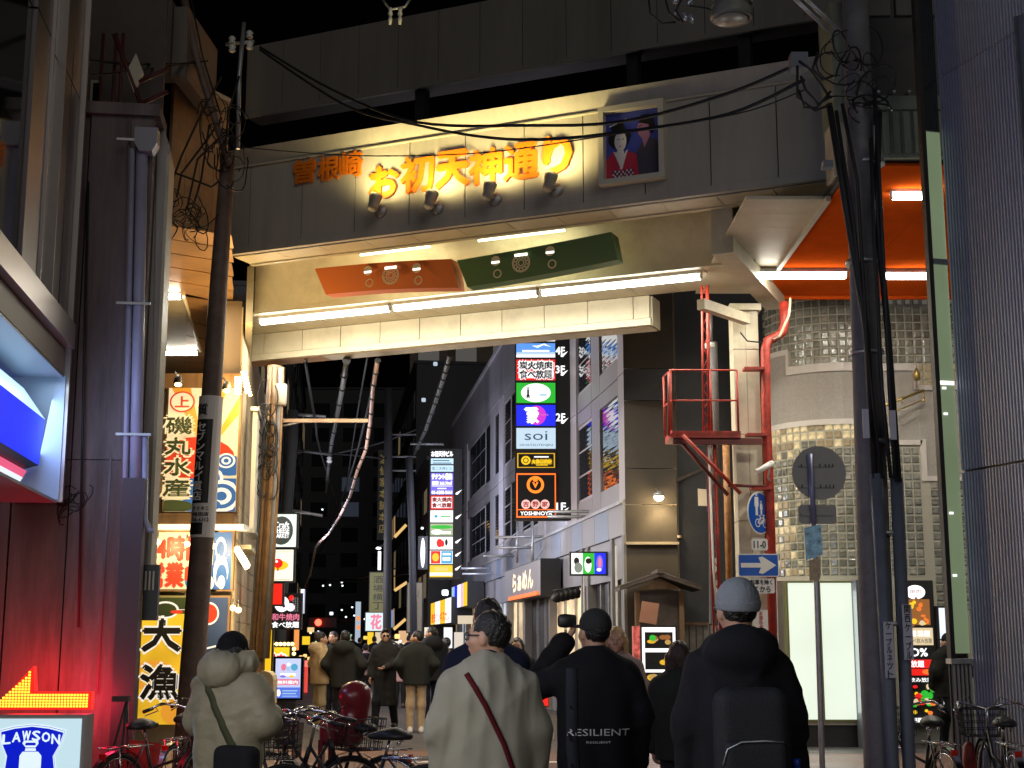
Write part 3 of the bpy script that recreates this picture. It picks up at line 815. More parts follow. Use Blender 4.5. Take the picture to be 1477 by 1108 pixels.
# lit white advertising cabinet
t = thing('light_cabinet', 'tall blank lit white panel behind the round sign post', 'cabinet', (XY(1186, 21.3), 21.3, 0))
xa, xb = XY(1136, 21.2), XY(1236, 21.2)
zl0, zl1 = ZY(1041, 21.2), ZY(838, 21.2)
panel = em('cabinet_panel', (0.90, 1.0, 0.84), 0.80, light=True, var=0.06, scale=0.9)
xm = (xa + xb) / 2 - 0.02
olive = pm('olive_frame', (0.20, 0.21, 0.08), 0.5)
bx(WORLD, 'panel', panel, t, xa + 0.03, xm - 0.02, 21.215, 21.26, zl0 + 0.03, zl1 - 0.03)
bx(WORLD, 'panel', panel, t, xm + 0.02, xb - 0.03, 21.215, 21.26, zl0 + 0.03, zl1 - 0.03)
MB().box(xa, xa + 0.03, 21.2, 21.45, zl0, zl1).build('frame', olive, t)
MB().box(xb - 0.03, xb, 21.2, 21.45, zl0, zl1).build('frame', olive, t)
MB().box(xa + 0.03, xb - 0.03, 21.2, 21.45, zl1 - 0.03, zl1).build('frame', olive, t)
MB().box(xa + 0.03, xb - 0.03, 21.2, 21.45, zl0, zl0 + 0.03).build('frame', olive, t)
bx(WORLD, 'divider', olive, t, xm - 0.02, xm + 0.02, 21.2, 21.3, zl0 + 0.03, zl1 - 0.03)
bx(WORLD, 'base', pm('beige_metal', (0.36, 0.32, 0.25), 0.6, var=0.1), t, xa, xb, 21.22, 21.6, 0.32, zl0)
bx(WORLD, 'plinth', darkmetal, t, xa + 0.02, xb - 0.02, 21.26, 21.6, 0.0, 0.32)
lamp_x('cabinet_glow', t, ((xa + xb) / 2, 21.15, 1.4), (1, 0, 0), 16, (0.92, 1, 0.88), 0.9, 1.8, aim=(0, -1, 0))
# narrow metal rack next to it
t = thing('metal_rack', 'dark narrow steel frame between white lit panel and right pole', 'rack', (XY(1243, 21), 21.0, 0))
xr = XY(1238, 20.9)
MB().box(xr, xr + 0.06, 20.9, 21.2, 0, 2.45).build('upright', conduit, t)
for k in range(4): MB().box(xr + 0.07, xr + 0.2, 20.95, 21.25, 0.08 + k * 0.6, 0.08 + k * 0.6 + 0.56).build('panel', cream, t)

# posters of the far shop and its customers' entrance
def poster(name, label, cat, u0, v0, u1, v1, Y, bg, items, group=None, frame=black, emis=1.0, base=None):
    """a lit board facing the viewer; items are (kind, colour, geometry...) in 0..1 of the board"""
    x0, x1 = XY(u0, Y), XY(u1, Y); z0, z1 = ZY(v1, Y), ZY(v0, Y)
    t = thing(name, label, cat, ((x0 + x1) / 2, Y, base if base is not None else z0), 0, group)
    MB().box(x0 - 0.03, x1 + 0.03, Y, Y + 0.12, z0 - 0.03, z1 + 0.03).build('frame', frame, t)
    mats = [bg]; mb = MB(); mb.box(x0, x1, Y - 0.012, Y - 0.002, z0, z1)
    W = x1 - x0; H = z1 - z0
    for lay, it in enumerate(items):
        m = it[1]
        if m not in mats: mats.append(m)
        mb.mi = mats.index(m); y = Y - 0.013 - 0.0008 * (lay + 1)
        if it[0] == 'r': a, b, c, d = it[2:6]; mb.ext([(x0 + W * a, z0 + H * b), (x0 + W * c, z0 + H * b), (x0 + W * c, z0 + H * d), (x0 + W * a, z0 + H * d)], y, y + 0.0006)
        elif it[0] == 'p': mb.ext([(x0 + W * a, z0 + H * b) for a, b in it[2]], y, y + 0.0006)
        elif it[0] == 'e': cx, cz, rx, rz = it[2:6]; mb.disc(x0 + W * cx, z0 + H * cz, W * rx, H * rz, y, y + 0.0006, 20)
        elif it[0] == 't':
            s_, cx, cz, hh, ww = it[2:7]; bold = it[7] if len(it) > 7 else 0.0; vert = it[8] if len(it) > 8 else False
            mb.text(s_, x0 + W * cx, z0 + H * cz, H * hh, y, None if ww is None else W * ww, bold * H * hh, vert)
        elif it[0] == 'o': cx, cz, r, wd = it[2:6]; mb.ring(x0 + W * cx, z0 + H * cz, W * r, W * wd, y, y + 0.0006, 24)
    mb.build('printed_face', mats, t)
    return t
eW = em('e_white', (1, 1, 1), 1.15); eR = em('e_red', (1, 0.02, 0.015), 0.75, light=True); eB = em('e_blue', (0.02, 0.03, 1), 0.85, light=True); eG = em('e_green', (0.03, 0.55, 0.04), 0.8, light=True)
eY = em('e_yellow', (1, 0.62, 0.02), 0.9, light=True); eO = em('e_orange', (1, 0.22, 0.03), 0.8, light=True); eK = pm('e_black', (0.01, 0.01, 0.01), 0.4); eLB = em('e_lightblue', (0.45, 0.75, 1), 0.7, light=True)
ePk = em('e_pink', (1, 0.25, 0.4), 0.7); ePu = em('e_purple', (0.25, 0.2, 1), 0.7); eBr = em('e_brown', (0.32, 0.12, 0.03), 0.8); eCy = em('e_cyan', (0.1, 0.5, 0.8), 0.7); eMg = em('e_magenta', (0.75, 0.05, 0.75), 0.8)
eCr = em('e_cream', (1, 0.8, 0.5), 0.65); eGo = em('e_gold', (0.95, 0.55, 0.03), 0.7); eDk = em('e_dim', (0.25, 0.3, 0.35), 0.3)
pit = [('r', eK, 0, 0, 1, 1), ('e', eW, .42, .93, .35, .05), ('t', inkred, '焼肉', .42, .935, .03, .4), ('r', eBr, .1, .70, .9, .88)]
rp = random.Random(11)
for k in range(26): pit.append(('e', rp.choice([eBr, eO, eCr, eBr, eY]), rp.uniform(.12, .88), rp.uniform(.69, .88), rp.uniform(.05, .13), rp.uniform(.008, .02)))
pit += [('r', eCr, .05, .56, .95, .68), ('t', eW, '居酒屋', .5, .64, .04, .7, 0.02), ('t', inkblack, '食べ飲み放題', .5, .59, .035, .8), ('t', eW, 'O%', .42, .51, .055, .6, 0.04), ('r', eR, .1, .40, .95, .46), ('t', eW, '放題', .35, .43, .045, .45, 0.03),
        ('r', eR, .1, .35, .95, .395), ('e', eO, .7, .375, .2, .018), ('t', eW, '飲み放題', .45, .32, .03, .8, 0.02)]
for k in range(22): pit.append(('e', rp.choice([eBr, eO, eCr, eG, eY, eR]), rp.uniform(.12, .9), rp.uniform(.08, .28), rp.uniform(.06, .14), rp.uniform(.01, .025)))
pit.append(('r', eW, .15, .03, .9, .06))
poster('menu_poster', 'tall lit food menu poster behind the right pole', 'poster', 1306, 840, 1347, 1048, 21.6, eBr, pit, base=0)
poster('lit_window_poster', 'bright white lit board with a small blue picture near walking man', 'poster', 1356, 877, 1392, 1035, 21.5, em('pale_board', (0.85, 0.9, 1), 0.95, light=True), [('r', eLB, .3, .45, .9, .65), ('r', eW, .4, .5, .8, .55), ('r', inkblack, .35, .60, .6, .63)], base=0)

# ------------------------------------------------------------------ right: blue grey corrugated building, close by
CW = Frame((XY(1401, 14.0, 920), 14.0, 0), xdir=(0.341, -0.94, 0))
corr = pm('blue_grey_cladding', (0.52, 0.56, 0.70), 0.45, metal=0.2, var=0.08, scale=1.0, dirt=0.15)
cb = thing('ribbed_clad_building', 'blue grey ribbed metal building filling the right edge', 'building', CW.w(0.5, 0.2, 0), CW.ang)
def ribs(name, x0, x1, z0, z1, mat, pitch=0.046):
    mb = MB(CW); n = int((x1 - x0) / pitch); pts = [(x0, 0.05)]
    for k in range(n):
        a = x0 + k * pitch
        pts += [(a, 0.0), (a + pitch * 0.42, 0.0), (a + pitch * 0.5, 0.024), (a + pitch * 0.92, 0.024)]
    pts += [(x0 + n * pitch, 0.0), (x0 + n * pitch, 0.05)]
    mb.slab(pts, z0, z1).build(name, mat, cb)
zsm = CW.hit(1435, 672, 0).z
zs2 = CW.hit(1410, 78, 0).z
ribs('cladding_panel', 0.0, 2.4, 0.0, zsm - 0.012, corr)
ribs('cladding_panel', 0.0, 2.4, zsm + 0.012, zs2 - 0.01, corr)
ribs('cladding_panel', 0.0, 2.4, zs2 + 0.01, 10.5, corr)
bx(CW, 'wall_core', darkmetal, cb, 0.01, 2.4, 0.03, 0.35, 0.0, 10.5)
# glass strip facing the crossing, at the corner
co = CW.w(0, 0.0)
GW = Frame((co.x, co.y + 0.02, 0), ang=R_(14))
wl = -0.235
zwb = GW.hit(1392, 950, 0).z
lit = em('lit_green_glass', (0.36, 0.47, 0.27), 0.33, light=True, var=0.12, scale=0.8)
dk = pm('dark_glass', (0.02, 0.028, 0.025), 0.08, spec=0.9)
zsp = GW.hit(1362, 378, 0).z; zdk = GW.hit(1345, 190, 0).z
for (a, b, m) in ((zwb + 0.05, zsp - 0.03, lit), (zsp + 0.03, zdk, lit), (zdk + 0.012, 10.5, dk)):
    bx(GW, 'window_pane', m, cb, wl + 0.055, -0.01, 0.012, 0.03, a, b)
bx(GW, 'window_frame', darkmetal, cb, wl, wl + 0.05, -0.01, 0.06, zwb, 10.5)
bx(GW, 'window_bar', pm('grey_bar', (0.2, 0.22, 0.24), 0.4), cb, wl + 0.052, -0.008, -0.012, 0.03, zsp - 0.028, zsp + 0.028)
bx(GW, 'window_sill', galv, cb, wl - 0.02, 0.0, -0.04, 0.06, zwb - 0.05, zwb)
mb = MB(GW); 
for k in range(5): mb.box(wl + 0.02 + k * 0.045, wl + 0.046 + k * 0.045, 0.0, 0.03, 0, zwb - 0.055)
mb.build('lower_cladding', pm('beige_ribs', (0.34, 0.33, 0.32), 0.5), cb)
bx(GW, 'lower_core', darkmetal, cb, wl, 0.0, 0.031, 0.05, 0, zwb - 0.055)
for v in (560, 597, 740, 830): 
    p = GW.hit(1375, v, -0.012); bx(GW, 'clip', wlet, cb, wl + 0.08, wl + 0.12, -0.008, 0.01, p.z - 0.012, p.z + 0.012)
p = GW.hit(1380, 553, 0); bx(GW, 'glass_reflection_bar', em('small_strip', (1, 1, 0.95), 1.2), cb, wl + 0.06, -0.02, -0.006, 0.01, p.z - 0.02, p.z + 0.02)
# framed board at the right edge
q0 = CW.hit(1464, 25, -0.12); q1 = CW.hit(1466, 252, -0.12)
t = thing('wall_board', 'grey framed board on the ribbed wall at the upper right edge', 'sign', CW.w(q1.x + 0.25, -0.1, q1.z), CW.ang)
bx(CW, 'frame', conduit, t, q0.x, q0.x + 0.03, -0.14, -0.003, q1.z, q0.z)
bx(CW, 'board', pm('board_grey', (0.22, 0.24, 0.28), 0.5), t, q0.x + 0.03, q0.x + 0.6, -0.11, -0.003, q1.z, q0.z)

# ------------------------------------------------------------------ gate column and steelwork on the right
YC = 20.6
t = thing('gate_column', 'cream steel column carrying the gate behind the blue oval sign', 'column', (XY(1088, YC), YC, 0))
xa, xb = XY(1070, YC), XY(1108, YC)
zc = ZY(448, YC)
for k, (a, b) in enumerate(((0.0, 1.9), (1.91, 3.3), (3.31, 4.6), (4.61, 5.9), (5.91, zc))):
    MB().box(xa, (xa + xb) / 2 - 0.003, YC, YC + 0.38, a, b).build('panel', cream, t)
    MB().box((xa + xb) / 2 + 0.003, xb, YC, YC + 0.38, a, b).build('panel', cream, t)
MB().box(xa - 0.04, xb + 0.05, YC - 0.05, YC + 0.42, zc, zc + 0.10).build('capital', cream, t)
a = P(1012, 440, 19.6); b = P(1078, 462, 20.5)
fr = Frame(a, xdir=(b - a).to_2d().to_3d()); L = (b - a).to_2d().length
MB(fr).add([(0, -0.05, 0.09), (L, -0.05, b.z - a.z + 0.09), (L, -0.05, b.z - a.z - 0.06), (0, -0.05, -0.06), (0, 0.08, 0.09), (L, 0.08, b.z - a.z + 0.09), (L, 0.08, b.z - a.z - 0.06), (0, 0.08, -0.06)],
           [(3, 2, 1, 0), (4, 5, 6, 7), (0, 1, 5, 4), (2, 3, 7, 6), (0, 4, 7, 3), (1, 2, 6, 5)]).build('arm', cream, t)
MB().tube([P(1068, 480, 20.5), P(1078, 492, 20.4), P(1098, 494, 20.4), P(1112, 485, 20.5)], 0.012, 6).build('cable', rubber, t)
# red drain pipe
t = thing('red_drain_pipe', 'thick bright red pipe bending down beside the cream column', 'pipe', (XY(1120, 20.4), 20.4, 0))
MB().tube([P(1131, 436, 20.5), P(1131, 470, 20.5), P(1128, 480, 20.5), P(1116, 488, 20.5), P(1107, 492, 20.45), P(1104, 504, 20.4), P(1105, 600, 20.4), P(1110, 720, 20.4), P(1116, 930, 20.4)], 0.072, 14).build('pipe', redpaint, t)
for (u, v) in ((1106, 533), (1107, 628), (1111, 705)): MB().box(XY(u - 22, 20.4), XY(u + 8, 20.4), 20.28, 20.5, ZY(v, 20.4) - 0.02, ZY(v, 20.4) + 0.02).build('clamp', redpaint, t)
MB().tube([P(1140, 430, 20.3), P(1138, 455, 20.3), P(1125, 485, 20.3), P(1116, 490, 20.3)], 0.02, 8).build('hose', pm('tan_hose', (0.5, 0.4, 0.28), 0.6), t)
# red maintenance cage
YG = 20.2
t = thing('maintenance_cage', 'small red railed steel platform hung beside the cream column', 'platform', (XY(1020, YG), YG, ZY(625, YG)))
x0, x1 = XY(975, YG), XY(1074, YG); z0 = ZY(622, YG); z1 = ZY(534, YG)
yb_ = YG + 0.0; yf = YG - 0.55; xo = x0 - 0.04
def bar(a, b, r=0.014, nm='rail', par=None, m=redpaint): return MB().tube([a, b], r, 6).build(nm, m, par or t)
for (xx) in (x0, x0 + 0.5 * (x1 - x0) + 0.1, x1): bar((xx, yb_, z0), (xx, yb_, z1), 0.018, 'post')
for zz_ in (z1, (z0 + z1) / 2): bar((x0, yb_, zz_), (x1, yb_, zz_))
for zz_ in (z1, (z0 + z1) / 2): bar((x0, yb_, zz_), (x0 - 0.04, yb_ + 0.55, zz_ ))
bar((x0 - 0.04, yb_ + 0.55, z0), (x0 - 0.04, yb_ + 0.55, z1), 0.018, 'post')
p_ = [P(965, 536, 19.7), P(965, 628, 19.7)]
bar(p_[0], p_[1], 0.022, 'post'); bar(p_[0], (x0, yb_, z1), 0.016); bar((p_[0] + p_[1]) / 2, (x0, yb_, (z0 + z1) / 2), 0.012); bar(p_[1], (x0, yb_, z0), 0.02)
MB().box(x0 - 0.02, x1 + 0.03, YG - 0.02, YG + 0.7, z0 - 0.1, z0).build('deck', redpaint, t)
mb = MB()
for k in range(30): mb.box(x0 + k * (x1 - x0) / 30, x0 + (k + 0.5) * (x1 - x0) / 30, YG - 0.03, YG - 0.021, z0 - 0.045, z0 - 0.005)
mb.build('grating', redpaint, t, kind='stuff')
darkred = pm('dark_red_steel', (0.13, 0.018, 0.014), 0.5, var=0.3, scale=5)
MB().box(x0 + 0.02, XY(1110, YG), YG + 0.02, YG + 0.1, z0 - 0.19, z0 - 0.10).build('beam', darkred, t)
bar(P(975, 630, 20.25), P(1050, 714, 20.3), 0.03, 'brace', m=darkred); bar(P(985, 628, 20.1), P(1068, 712, 20.2), 0.03, 'brace'); bar(P(1050, 700, 20.3), P(1105, 702, 20.3), 0.026, 'brace', m=darkred)
# red lattice ladder and riser
t = thing('lattice_mast', 'thin red lattice mast rising through the small cage', 'mast', (XY(1025, 20.4), 20.4, 0))
def mast(u0a, v0a, u1a, v1a, w, Y, n):
    a = P(u0a, v0a, Y); b = P(u1a, v1a, Y)
    for dx in (0, w): MB().tube([a + Vector((dx, 0, 0)), b + Vector((dx, 0, 0))], 0.018 if dx == 0 else 0.028, 6).build('upright', redpaint, t)
    mb = MB()
    for k in range(n):
        p = a.lerp(b, k / n); q = a.lerp(b, (k + 1) / n)
        mb.tube([p + Vector((w if k % 2 else 0, 0, 0)), q + Vector((0 if k % 2 else w, 0, 0))], 0.009, 5)
    mb.build('lacing', redpaint, t)
mast(1012, 412, 1015, 622, 0.085, 20.35, 14)
mast(1020, 622, 1030, 930, 0.10, 20.35, 20)
MB().tube([P(1022, 640, 20.3), P(1029, 820, 20.3), P(1034, 880, 20.3)], 0.016, 8).build('white_conduit', white, t)
# concrete post behind
t = thing('concrete_post', 'grey round concrete post with a white collar behind the cage', 'post', (XY(1028, 21.4), 21.4, 0))
MB().tube([P(1027, 494, 21.4), P(1029, 590, 21.4), P(1031, 900, 21.4)], 0.085, 14).build('post', polecon, t)
MB().lathe([(0.07, -0.08), (0.095, -0.07), (0.095, 0.0), (0.06, 0.02)], P(1025, 496, 21.4)).build('collar', white, t)
MB().tube([P(1025, 452, 21.4), P(1025, 492, 21.4)], 0.033, 10).build('riser', galv, t)
t = thing('timber_post', 'reddish brown wooden post beside the grey concrete post', 'post', (XY(1047, 21.3), 21.3, 0))
MB().tube([P(1047, 640, 21.3), P(1050, 760, 21.3), P(1054, 930, 21.3)], 0.055, 8).build('post', pm('orange_wood', (0.42, 0.20, 0.08), 0.6, var=0.4, scale=9), t)
for (u, v) in ((1037, 808), (1038, 840)): MB().box(XY(u, 21.1) - 0.03, XY(u, 21.1) + 0.035, 21.1, 21.11, ZY(v + 18, 21.1), ZY(v - 3, 21.1)).build('paper_label', white, t)

# ------------------------------------------------------------------ corner house between the streets
CX0, CX1 = XY(905, 24), XY(980, 24)
dbrown = pm('dark_brown_render', (0.05, 0.04, 0.03), 0.7, var=0.2, scale=2, dirt=0.3, bump=0.2, bscale=60)
beige = pm('stained_beige_render', (0.40, 0.33, 0.23), 0.75, var=0.2, scale=1.5, dirt=0.6, bump=0.2, bscale=30, streak=True)
t = thing('corner_house', 'dark brown corner building with stained beige side wall and a small wall lamp', 'building', ((CX0 + CX1) / 2, 24.1, 0))
zb = [0, 1.9, ZY(782, 24), ZY(655, 24) , ZY(625, 24), ZY(535, 24), 11.5]
zs = [0, ZY(782, 24) - 0.04, ZY(728, 24), ZY(676, 24), ZY(578, 24) , ZY(532, 24), 8.2, 11.5]
for a, b, m in zip(zs[:-1], zs[1:], (dbrown, dbrown, dbrown, dbrown, darkmetal, dbrown, dbrown)):
    MB().box(CX0, CX1, 24.0, 24.3, a + 0.006, b - 0.006).build('wall_panel', m, t)
MB().box(CX0 - 0.0, CX1 + 0.02, 23.93, 24.0, ZY(782, 24) - 0.045, ZY(782, 24)).build('ledge', beige, t)
SW = Frame((CX1, 24.0, 0), xdir=(0.36, 1.0, 0)); SL_ = 2.3
zs = [0, SW.hit(1000, 780).z, SW.hit(1000, 640).z, SW.hit(1000, 560).z, 11.5]
for a, b in zip(zs[:-1], zs[1:]): bx(SW, 'wall_panel', beige, t, 0, SL_, 0.0, 0.3, a + 0.008, b - 0.008)
bx(SW, 'ledge', beige, t, 0, SL_, -0.05, 0.0, zs[1] - 0.03, zs[1] + 0.01)
MB().box(CX0, CX1 + 0.8, 24.31, 26.5, 0, 11.5).build('core', darkmetal, t)
# dim back alley wall beyond
MB().box(XY(1000, 27), XY(1140, 27), 27, 27.4, 0, 12).build('alley_wall', pm('alley', (0.07, 0.058, 0.05), 0.8, var=0.3, scale=1.2, dirt=0.5), t)
for (u, v) in ((1062, 490), (1062, 508)): MB().box(XY(u - 6, 26.5), XY(u + 8, 26.5), 26.5, 26.8, ZY(v + 5, 26.5), ZY(v - 4, 26.5)).build('condenser_box', white, t)
wl_ = thing('wall_lamp', 'small warm wall lamp glowing on the dark corner building', 'lamp', P(950, 715, 23.95))
p = P(950, 716, 23.75)
MB().lathe([(0.10, -0.02), (0.09, 0.03), (0.05, 0.06), (0.02, 0.07)], p + Vector((0, 0, 0.02))).build('shade', galv, wl_)
MB().ell(p + Vector((0, -0.03, -0.02)), (0.085, 0.07, 0.065), 12, 8).build('bulb', em('lamp_bulb', (1, 0.85, 0.5), 10), wl_)
MB().tube([p + Vector((0, 0, 0.06)), p + Vector((-0.02, 0.22, 0.16))], 0.012, 6).build('arm', galv, wl_)
lamp('glow', wl_, p + Vector((0, -0.05, -0.12)), 26, (1, 0.74, 0.38), 'POINT', rad=0.08)
lamp('down_glow', wl_, p + Vector((0.05, -0.1, -0.1)), 40, (1, 0.74, 0.38), 'SPOT', aim=(0.1, 0.5, -1), spot=110, blend=0.7, rad=0.05)
# shrine like little roof
t = thing('notice_shrine', 'small tiled gable roof over a dark wooden notice box at the corner', 'shrine', (XY(950, 23.2), 23.2, 0))
rf = pm('roof_wood', (0.08, 0.06, 0.05), 0.6, var=0.3, scale=9)
xm = XY(950, 23.2); zr = ZY(828, 23.2); ze = ZY(848, 23.2)
for sgn in (-1, 1):
    xe = xm + sgn * 0.66
    V = [(xm, 22.75, zr), (xe, 22.75, ze), (xe, 23.9, ze), (xm, 23.9, zr), (xm, 22.75, zr - 0.06), (xe, 22.75, ze - 0.05), (xe, 23.9, ze - 0.05), (xm, 23.9, zr - 0.06)]
    MB().add(V, [(0, 1, 2, 3), (7, 6, 5, 4), (0, 4, 5, 1), (1, 5, 6, 2)]).build('roof_slope', rf, t)
    for k in range(5):
        y = 22.8 + k * 0.25; MB().tube([(xm, y, zr + 0.012), (xe, y, ze + 0.012)], 0.018, 6).build('batten', rf, t)
MB().box(xm - 0.05, xm + 0.05, 22.7, 23.9, zr - 0.01, zr + 0.06).build('ridge', rf, t)
MB().ext([(xm - 0.35, ze - 0.03), (xm + 0.35, ze - 0.03), (xm, zr - 0.08)], 22.85, 22.9).build('gable', wood, t)
MB().box(xm - 0.33, xm + 0.33, 23.0, 23.8, 0.4, ze - 0.06).build('box', rf, t)
for sgn in (-1, 1): MB().box(xm + sgn * 0.36 - 0.04, xm + sgn * 0.36 + 0.04, 22.95, 23.05, 0.0, ze - 0.06).build('post', wood, t)
px_, pz_ = XY(937, 22.8), ZY(884, 22.8)
o = MB(Frame((px_, 22.8, pz_))); o.box(-0.14, 0.14, -0.01, 0.01, -0.17, 0.17, Matrix.Rotation(R_(9), 4, 'Y')).build('notice_board', pm('pinkish_wood', (0.42, 0.20, 0.13), 0.6), t)
# plank fence behind
t = thing('plank_fence', 'low grey plank fence behind the menu box at the corner', 'fence', (XY(985, 23.4), 23.4, 0))
for k in range(7): MB().box(XY(975, 23.4) + k * 0.115, XY(975, 23.4) + k * 0.115 + 0.095, 23.38, 23.42, 0, ZY(902, 23.4)).build('plank', pm('grey_plank', (0.25, 0.23, 0.2), 0.8, var=0.3, scale=8), t)
MB().box(XY(972, 23.4), XY(1022, 23.4), 23.32, 23.45, ZY(902, 23.4), ZY(898, 23.4)).build('rail', wood, t)
# purple and white awning flap in the alley
t = thing('alley_banner', 'white and purple cloth banner under a small dark eave in the alley', 'banner', P(1006, 720, 24.2))
q = [P(u, v, 24.2) for u, v in ((992, 682), (1018, 676), (1022, 738), (990, 748))]
MB().add([q[0], q[1], q[2], q[3]] + [p + Vector((0, 0.01, 0)) for p in q], [(3, 2, 1, 0), (4, 5, 6, 7)]).build('cloth', pm('purple_cloth', (0.12, 0.04, 0.09), 0.8), t)
q = [P(u, v, 24.18) for u, v in ((994, 704), (1019, 706), (1020, 730), (991, 729))]
MB().add(q, [(3, 2, 1, 0)]).build('white_band', pm('cloth_white', (0.6, 0.52, 0.42), 0.8), t)
q = P(970, 694, 24.0); q2 = P(1020, 672, 24.2)
MB().add([q, q2, q2 + Vector((0, 0.5, 0.06)), q + Vector((0, 0.5, 0.06)), q + Vector((0, 0, -0.05)), q2 + Vector((0, 0, -0.05))], [(0, 1, 2, 3), (0, 4, 5, 1)]).build('eave', rf, t)
# white menu display
y = 22.3
menu = [('r', eW, .0, .0, 1, 1)]
ylw = em('food_yellow', (0.8, 0.5, 0.15), 0.5)
for k, (b0, b1) in enumerate(((.78, .95), (.56, .74), (.35, .53))):
    menu.append(('r', eK, .08, b0, .92, b1))
    for j in range(7 if k != 1 else 4): menu.append(('e', rp.choice([ylw, eGo, eBr, eG, ylw]), (rp.uniform(.2, .8) if k != 1 else rp.uniform(.55, .85)), rp.uniform(b0 + .04, b1 - .04), rp.uniform(.08, .14), rp.uniform(.02, .035)))
menu += [('r', em('pink_pale', (1, .5, .5), 0.7), .05, .2, .95, .33)]
for k in range(5): menu.append(('r', eR, .1, .215 + k * .022, .1 + rp.uniform(.5, .8), .222 + k * .022))
t = poster('menu_display', 'upright lit white display box with three food pictures at the corner', 'menu board', 926, 905, 974, 1044, y, eW, menu, frame=black, base=0)
MB().box(XY(926, y) - 0.03, XY(974, y) + 0.03, y + 0.125, y + 0.35, 0.0, ZY(905, y) + 0.03).build('case', black, t)
MB().box(XY(914, y), XY(924, y) , y + 0.01, y + 0.3, 0.25, ZY(905, y) + 0.02).build('side_print', em('side_red', (0.8, 0.15, 0.12), 0.45, var=0.8, scale=14), t)
lamp_x('glow', t, (XY(950, y), y - 0.06, 1.0), (1, 0, 0), 10, (0.95, 0.97, 1), 0.5, 1.4, aim=(0, -1, 0))

# ------------------------------------------------------------------ road signs on the column
YS = 20.3
signblue = pm('sign_blue', (0.012, 0.10, 0.50), 0.35); signblue.node_tree.nodes['Principled BSDF'].inputs['Coat Weight'].default_value = 0.3
signwhite = pm('sign_white', (0.78, 0.78, 0.76), 0.4)
# oval, seen obliquely
pc = P(1096, 740, YS); SF = Frame((pc.x, pc.y, 0), ang=R_(46))
t = thing('round_path_sign', 'round blue walkers and bicycles sign turned sideways on the column', 'sign', (pc.x, pc.y, pc.z - 0.3), SF.ang)
zc = pc.z; rz = 0.31
MB(SF).disc(0, zc, rz, rz, 0.0, 0.01, 36).build('rim', signwhite, t)
MB(SF).disc(0, zc, rz - 0.02, rz - 0.02, -0.004, 0.0, 36).build('face', signblue, t)
mb = MB(SF); Y_ = -0.008
def ped(x, z, k):
    mb.disc(x, z + 0.17 * k, 0.028 * k, 0.028 * k, Y_, Y_ + 0.003, 12)
    mb.ext([(x - 0.045 * k, z + 0.13 * k), (x + 0.045 * k, z + 0.13 * k), (x + 0.055 * k, z - 0.0 * k), (x + 0.03 * k, z - 0.02 * k), (x + 0.03 * k, z - 0.14 * k), (x - 0.03 * k, z - 0.14 * k), (x - 0.03 * k, z - 0.02 * k), (x - 0.055 * k, z)], Y_, Y_ + 0.003)
ped(-0.09, zc + 0.10, 1.0); ped(0.03, zc + 0.06, 0.62)
mb.ring(-0.07, zc - 0.15, 0.05, 0.014, Y_, Y_ + 0.003, 18); mb.ring(0.12, zc - 0.15, 0.05, 0.014, Y_, Y_ + 0.003, 18)
for a, b in (((-0.07, -0.15), (0.0, -0.07)), ((0.0, -0.07), (0.09, -0.07)), ((0.09, -0.07), (0.12, -0.15)), ((-0.07, -0.15), (0.03, -0.155)), ((0.03, -0.155), (0.09, -0.07)), ((0.0, -0.07), (0.03, -0.155)), ((0.09, -0.07), (0.08, -0.035)), ((0.06, -0.035), (0.11, -0.03)), ((0.0, -0.07), (-0.015, -0.04)), ((-0.035, -0.04), (0.01, -0.04))):
    dx, dz = b[0] - a[0], b[1] - a[1]; l_ = math.hypot(dx, dz); nx, nz = -dz / l_ * 0.007, dx / l_ * 0.007
    mb.ext([(a[0] + nx, zc + a[1] + nz), (b[0] + nx, zc + b[1] + nz), (b[0] - nx, zc + b[1] - nz), (a[0] - nx, zc + a[1] - nz)], Y_, Y_ + 0.003)
mb.build('pictogram', signwhite, t)
def plate(name, label, u0, v0, u1, v1, Y, mat, items, edge=None, ang=0.0, r=0.02):
    x0, x1, z0, z1 = XY(u0, Y, v0), XY(u1, Y, v0), ZY(v1, Y), ZY(v0, Y)
    t = thing(name, label, 'sign', ((x0 + x1) / 2, Y, z0))
    MB().box(x0, x1, Y, Y + 0.012, z0, z1, ch=r).build('plate', mat if edge is None else edge, t)
    if edge is not None: MB().box(x0 + 0.015, x1 - 0.015, Y - 0.004, Y, z0 + 0.015, z1 - 0.015, ch=r * 0.7).build('face', mat, t)
    mb = MB()
    for it in items:
        if it[0] == 't': mb.text(it[1], x0 + (x1 - x0) * it[2], z0 + (z1 - z0) * it[3], (z1 - z0) * it[4], Y - 0.006, (x1 - x0) * it[5], it[6] if len(it) > 6 else 0)
        else: mb.ext([(x0 + (x1 - x0) * a, z0 + (z1 - z0) * b) for a, b in it[1]], Y - 0.008, Y - 0.005)
    mb.build('print', inkblack if mat is signwhite or mat is white else signwhite, t)
    return t
plate('number_plate_sign', 'white plate reading 11-0 under the round blue sign', 1084, 777, 1107, 794, YS - 0.05, signwhite, [('t', '11-0', .5, .5, .6, .75, 0.003)])
plate('one_way_sign', 'blue rectangular sign with white arrow pointing right', 1064, 799, 1123, 832, YS - 0.08, signblue,
      [('p', [(.07, .40), (.56, .40), (.50, .16), (.60, .12), (.93, .5), (.60, .88), (.50, .84), (.56, .60), (.07, .60)])], edge=signwhite)
plate('bicycle_exempt_sign', 'white plate with two rows of Japanese writing beneath the arrow sign', 1073, 834, 1117, 856, YS - 0.05, signwhite,
      [('t', '自転車を除く', .5, .74, .33, .85, 0.002), ('t', 'ここから', .5, .28, .38, .72, 0.003)])
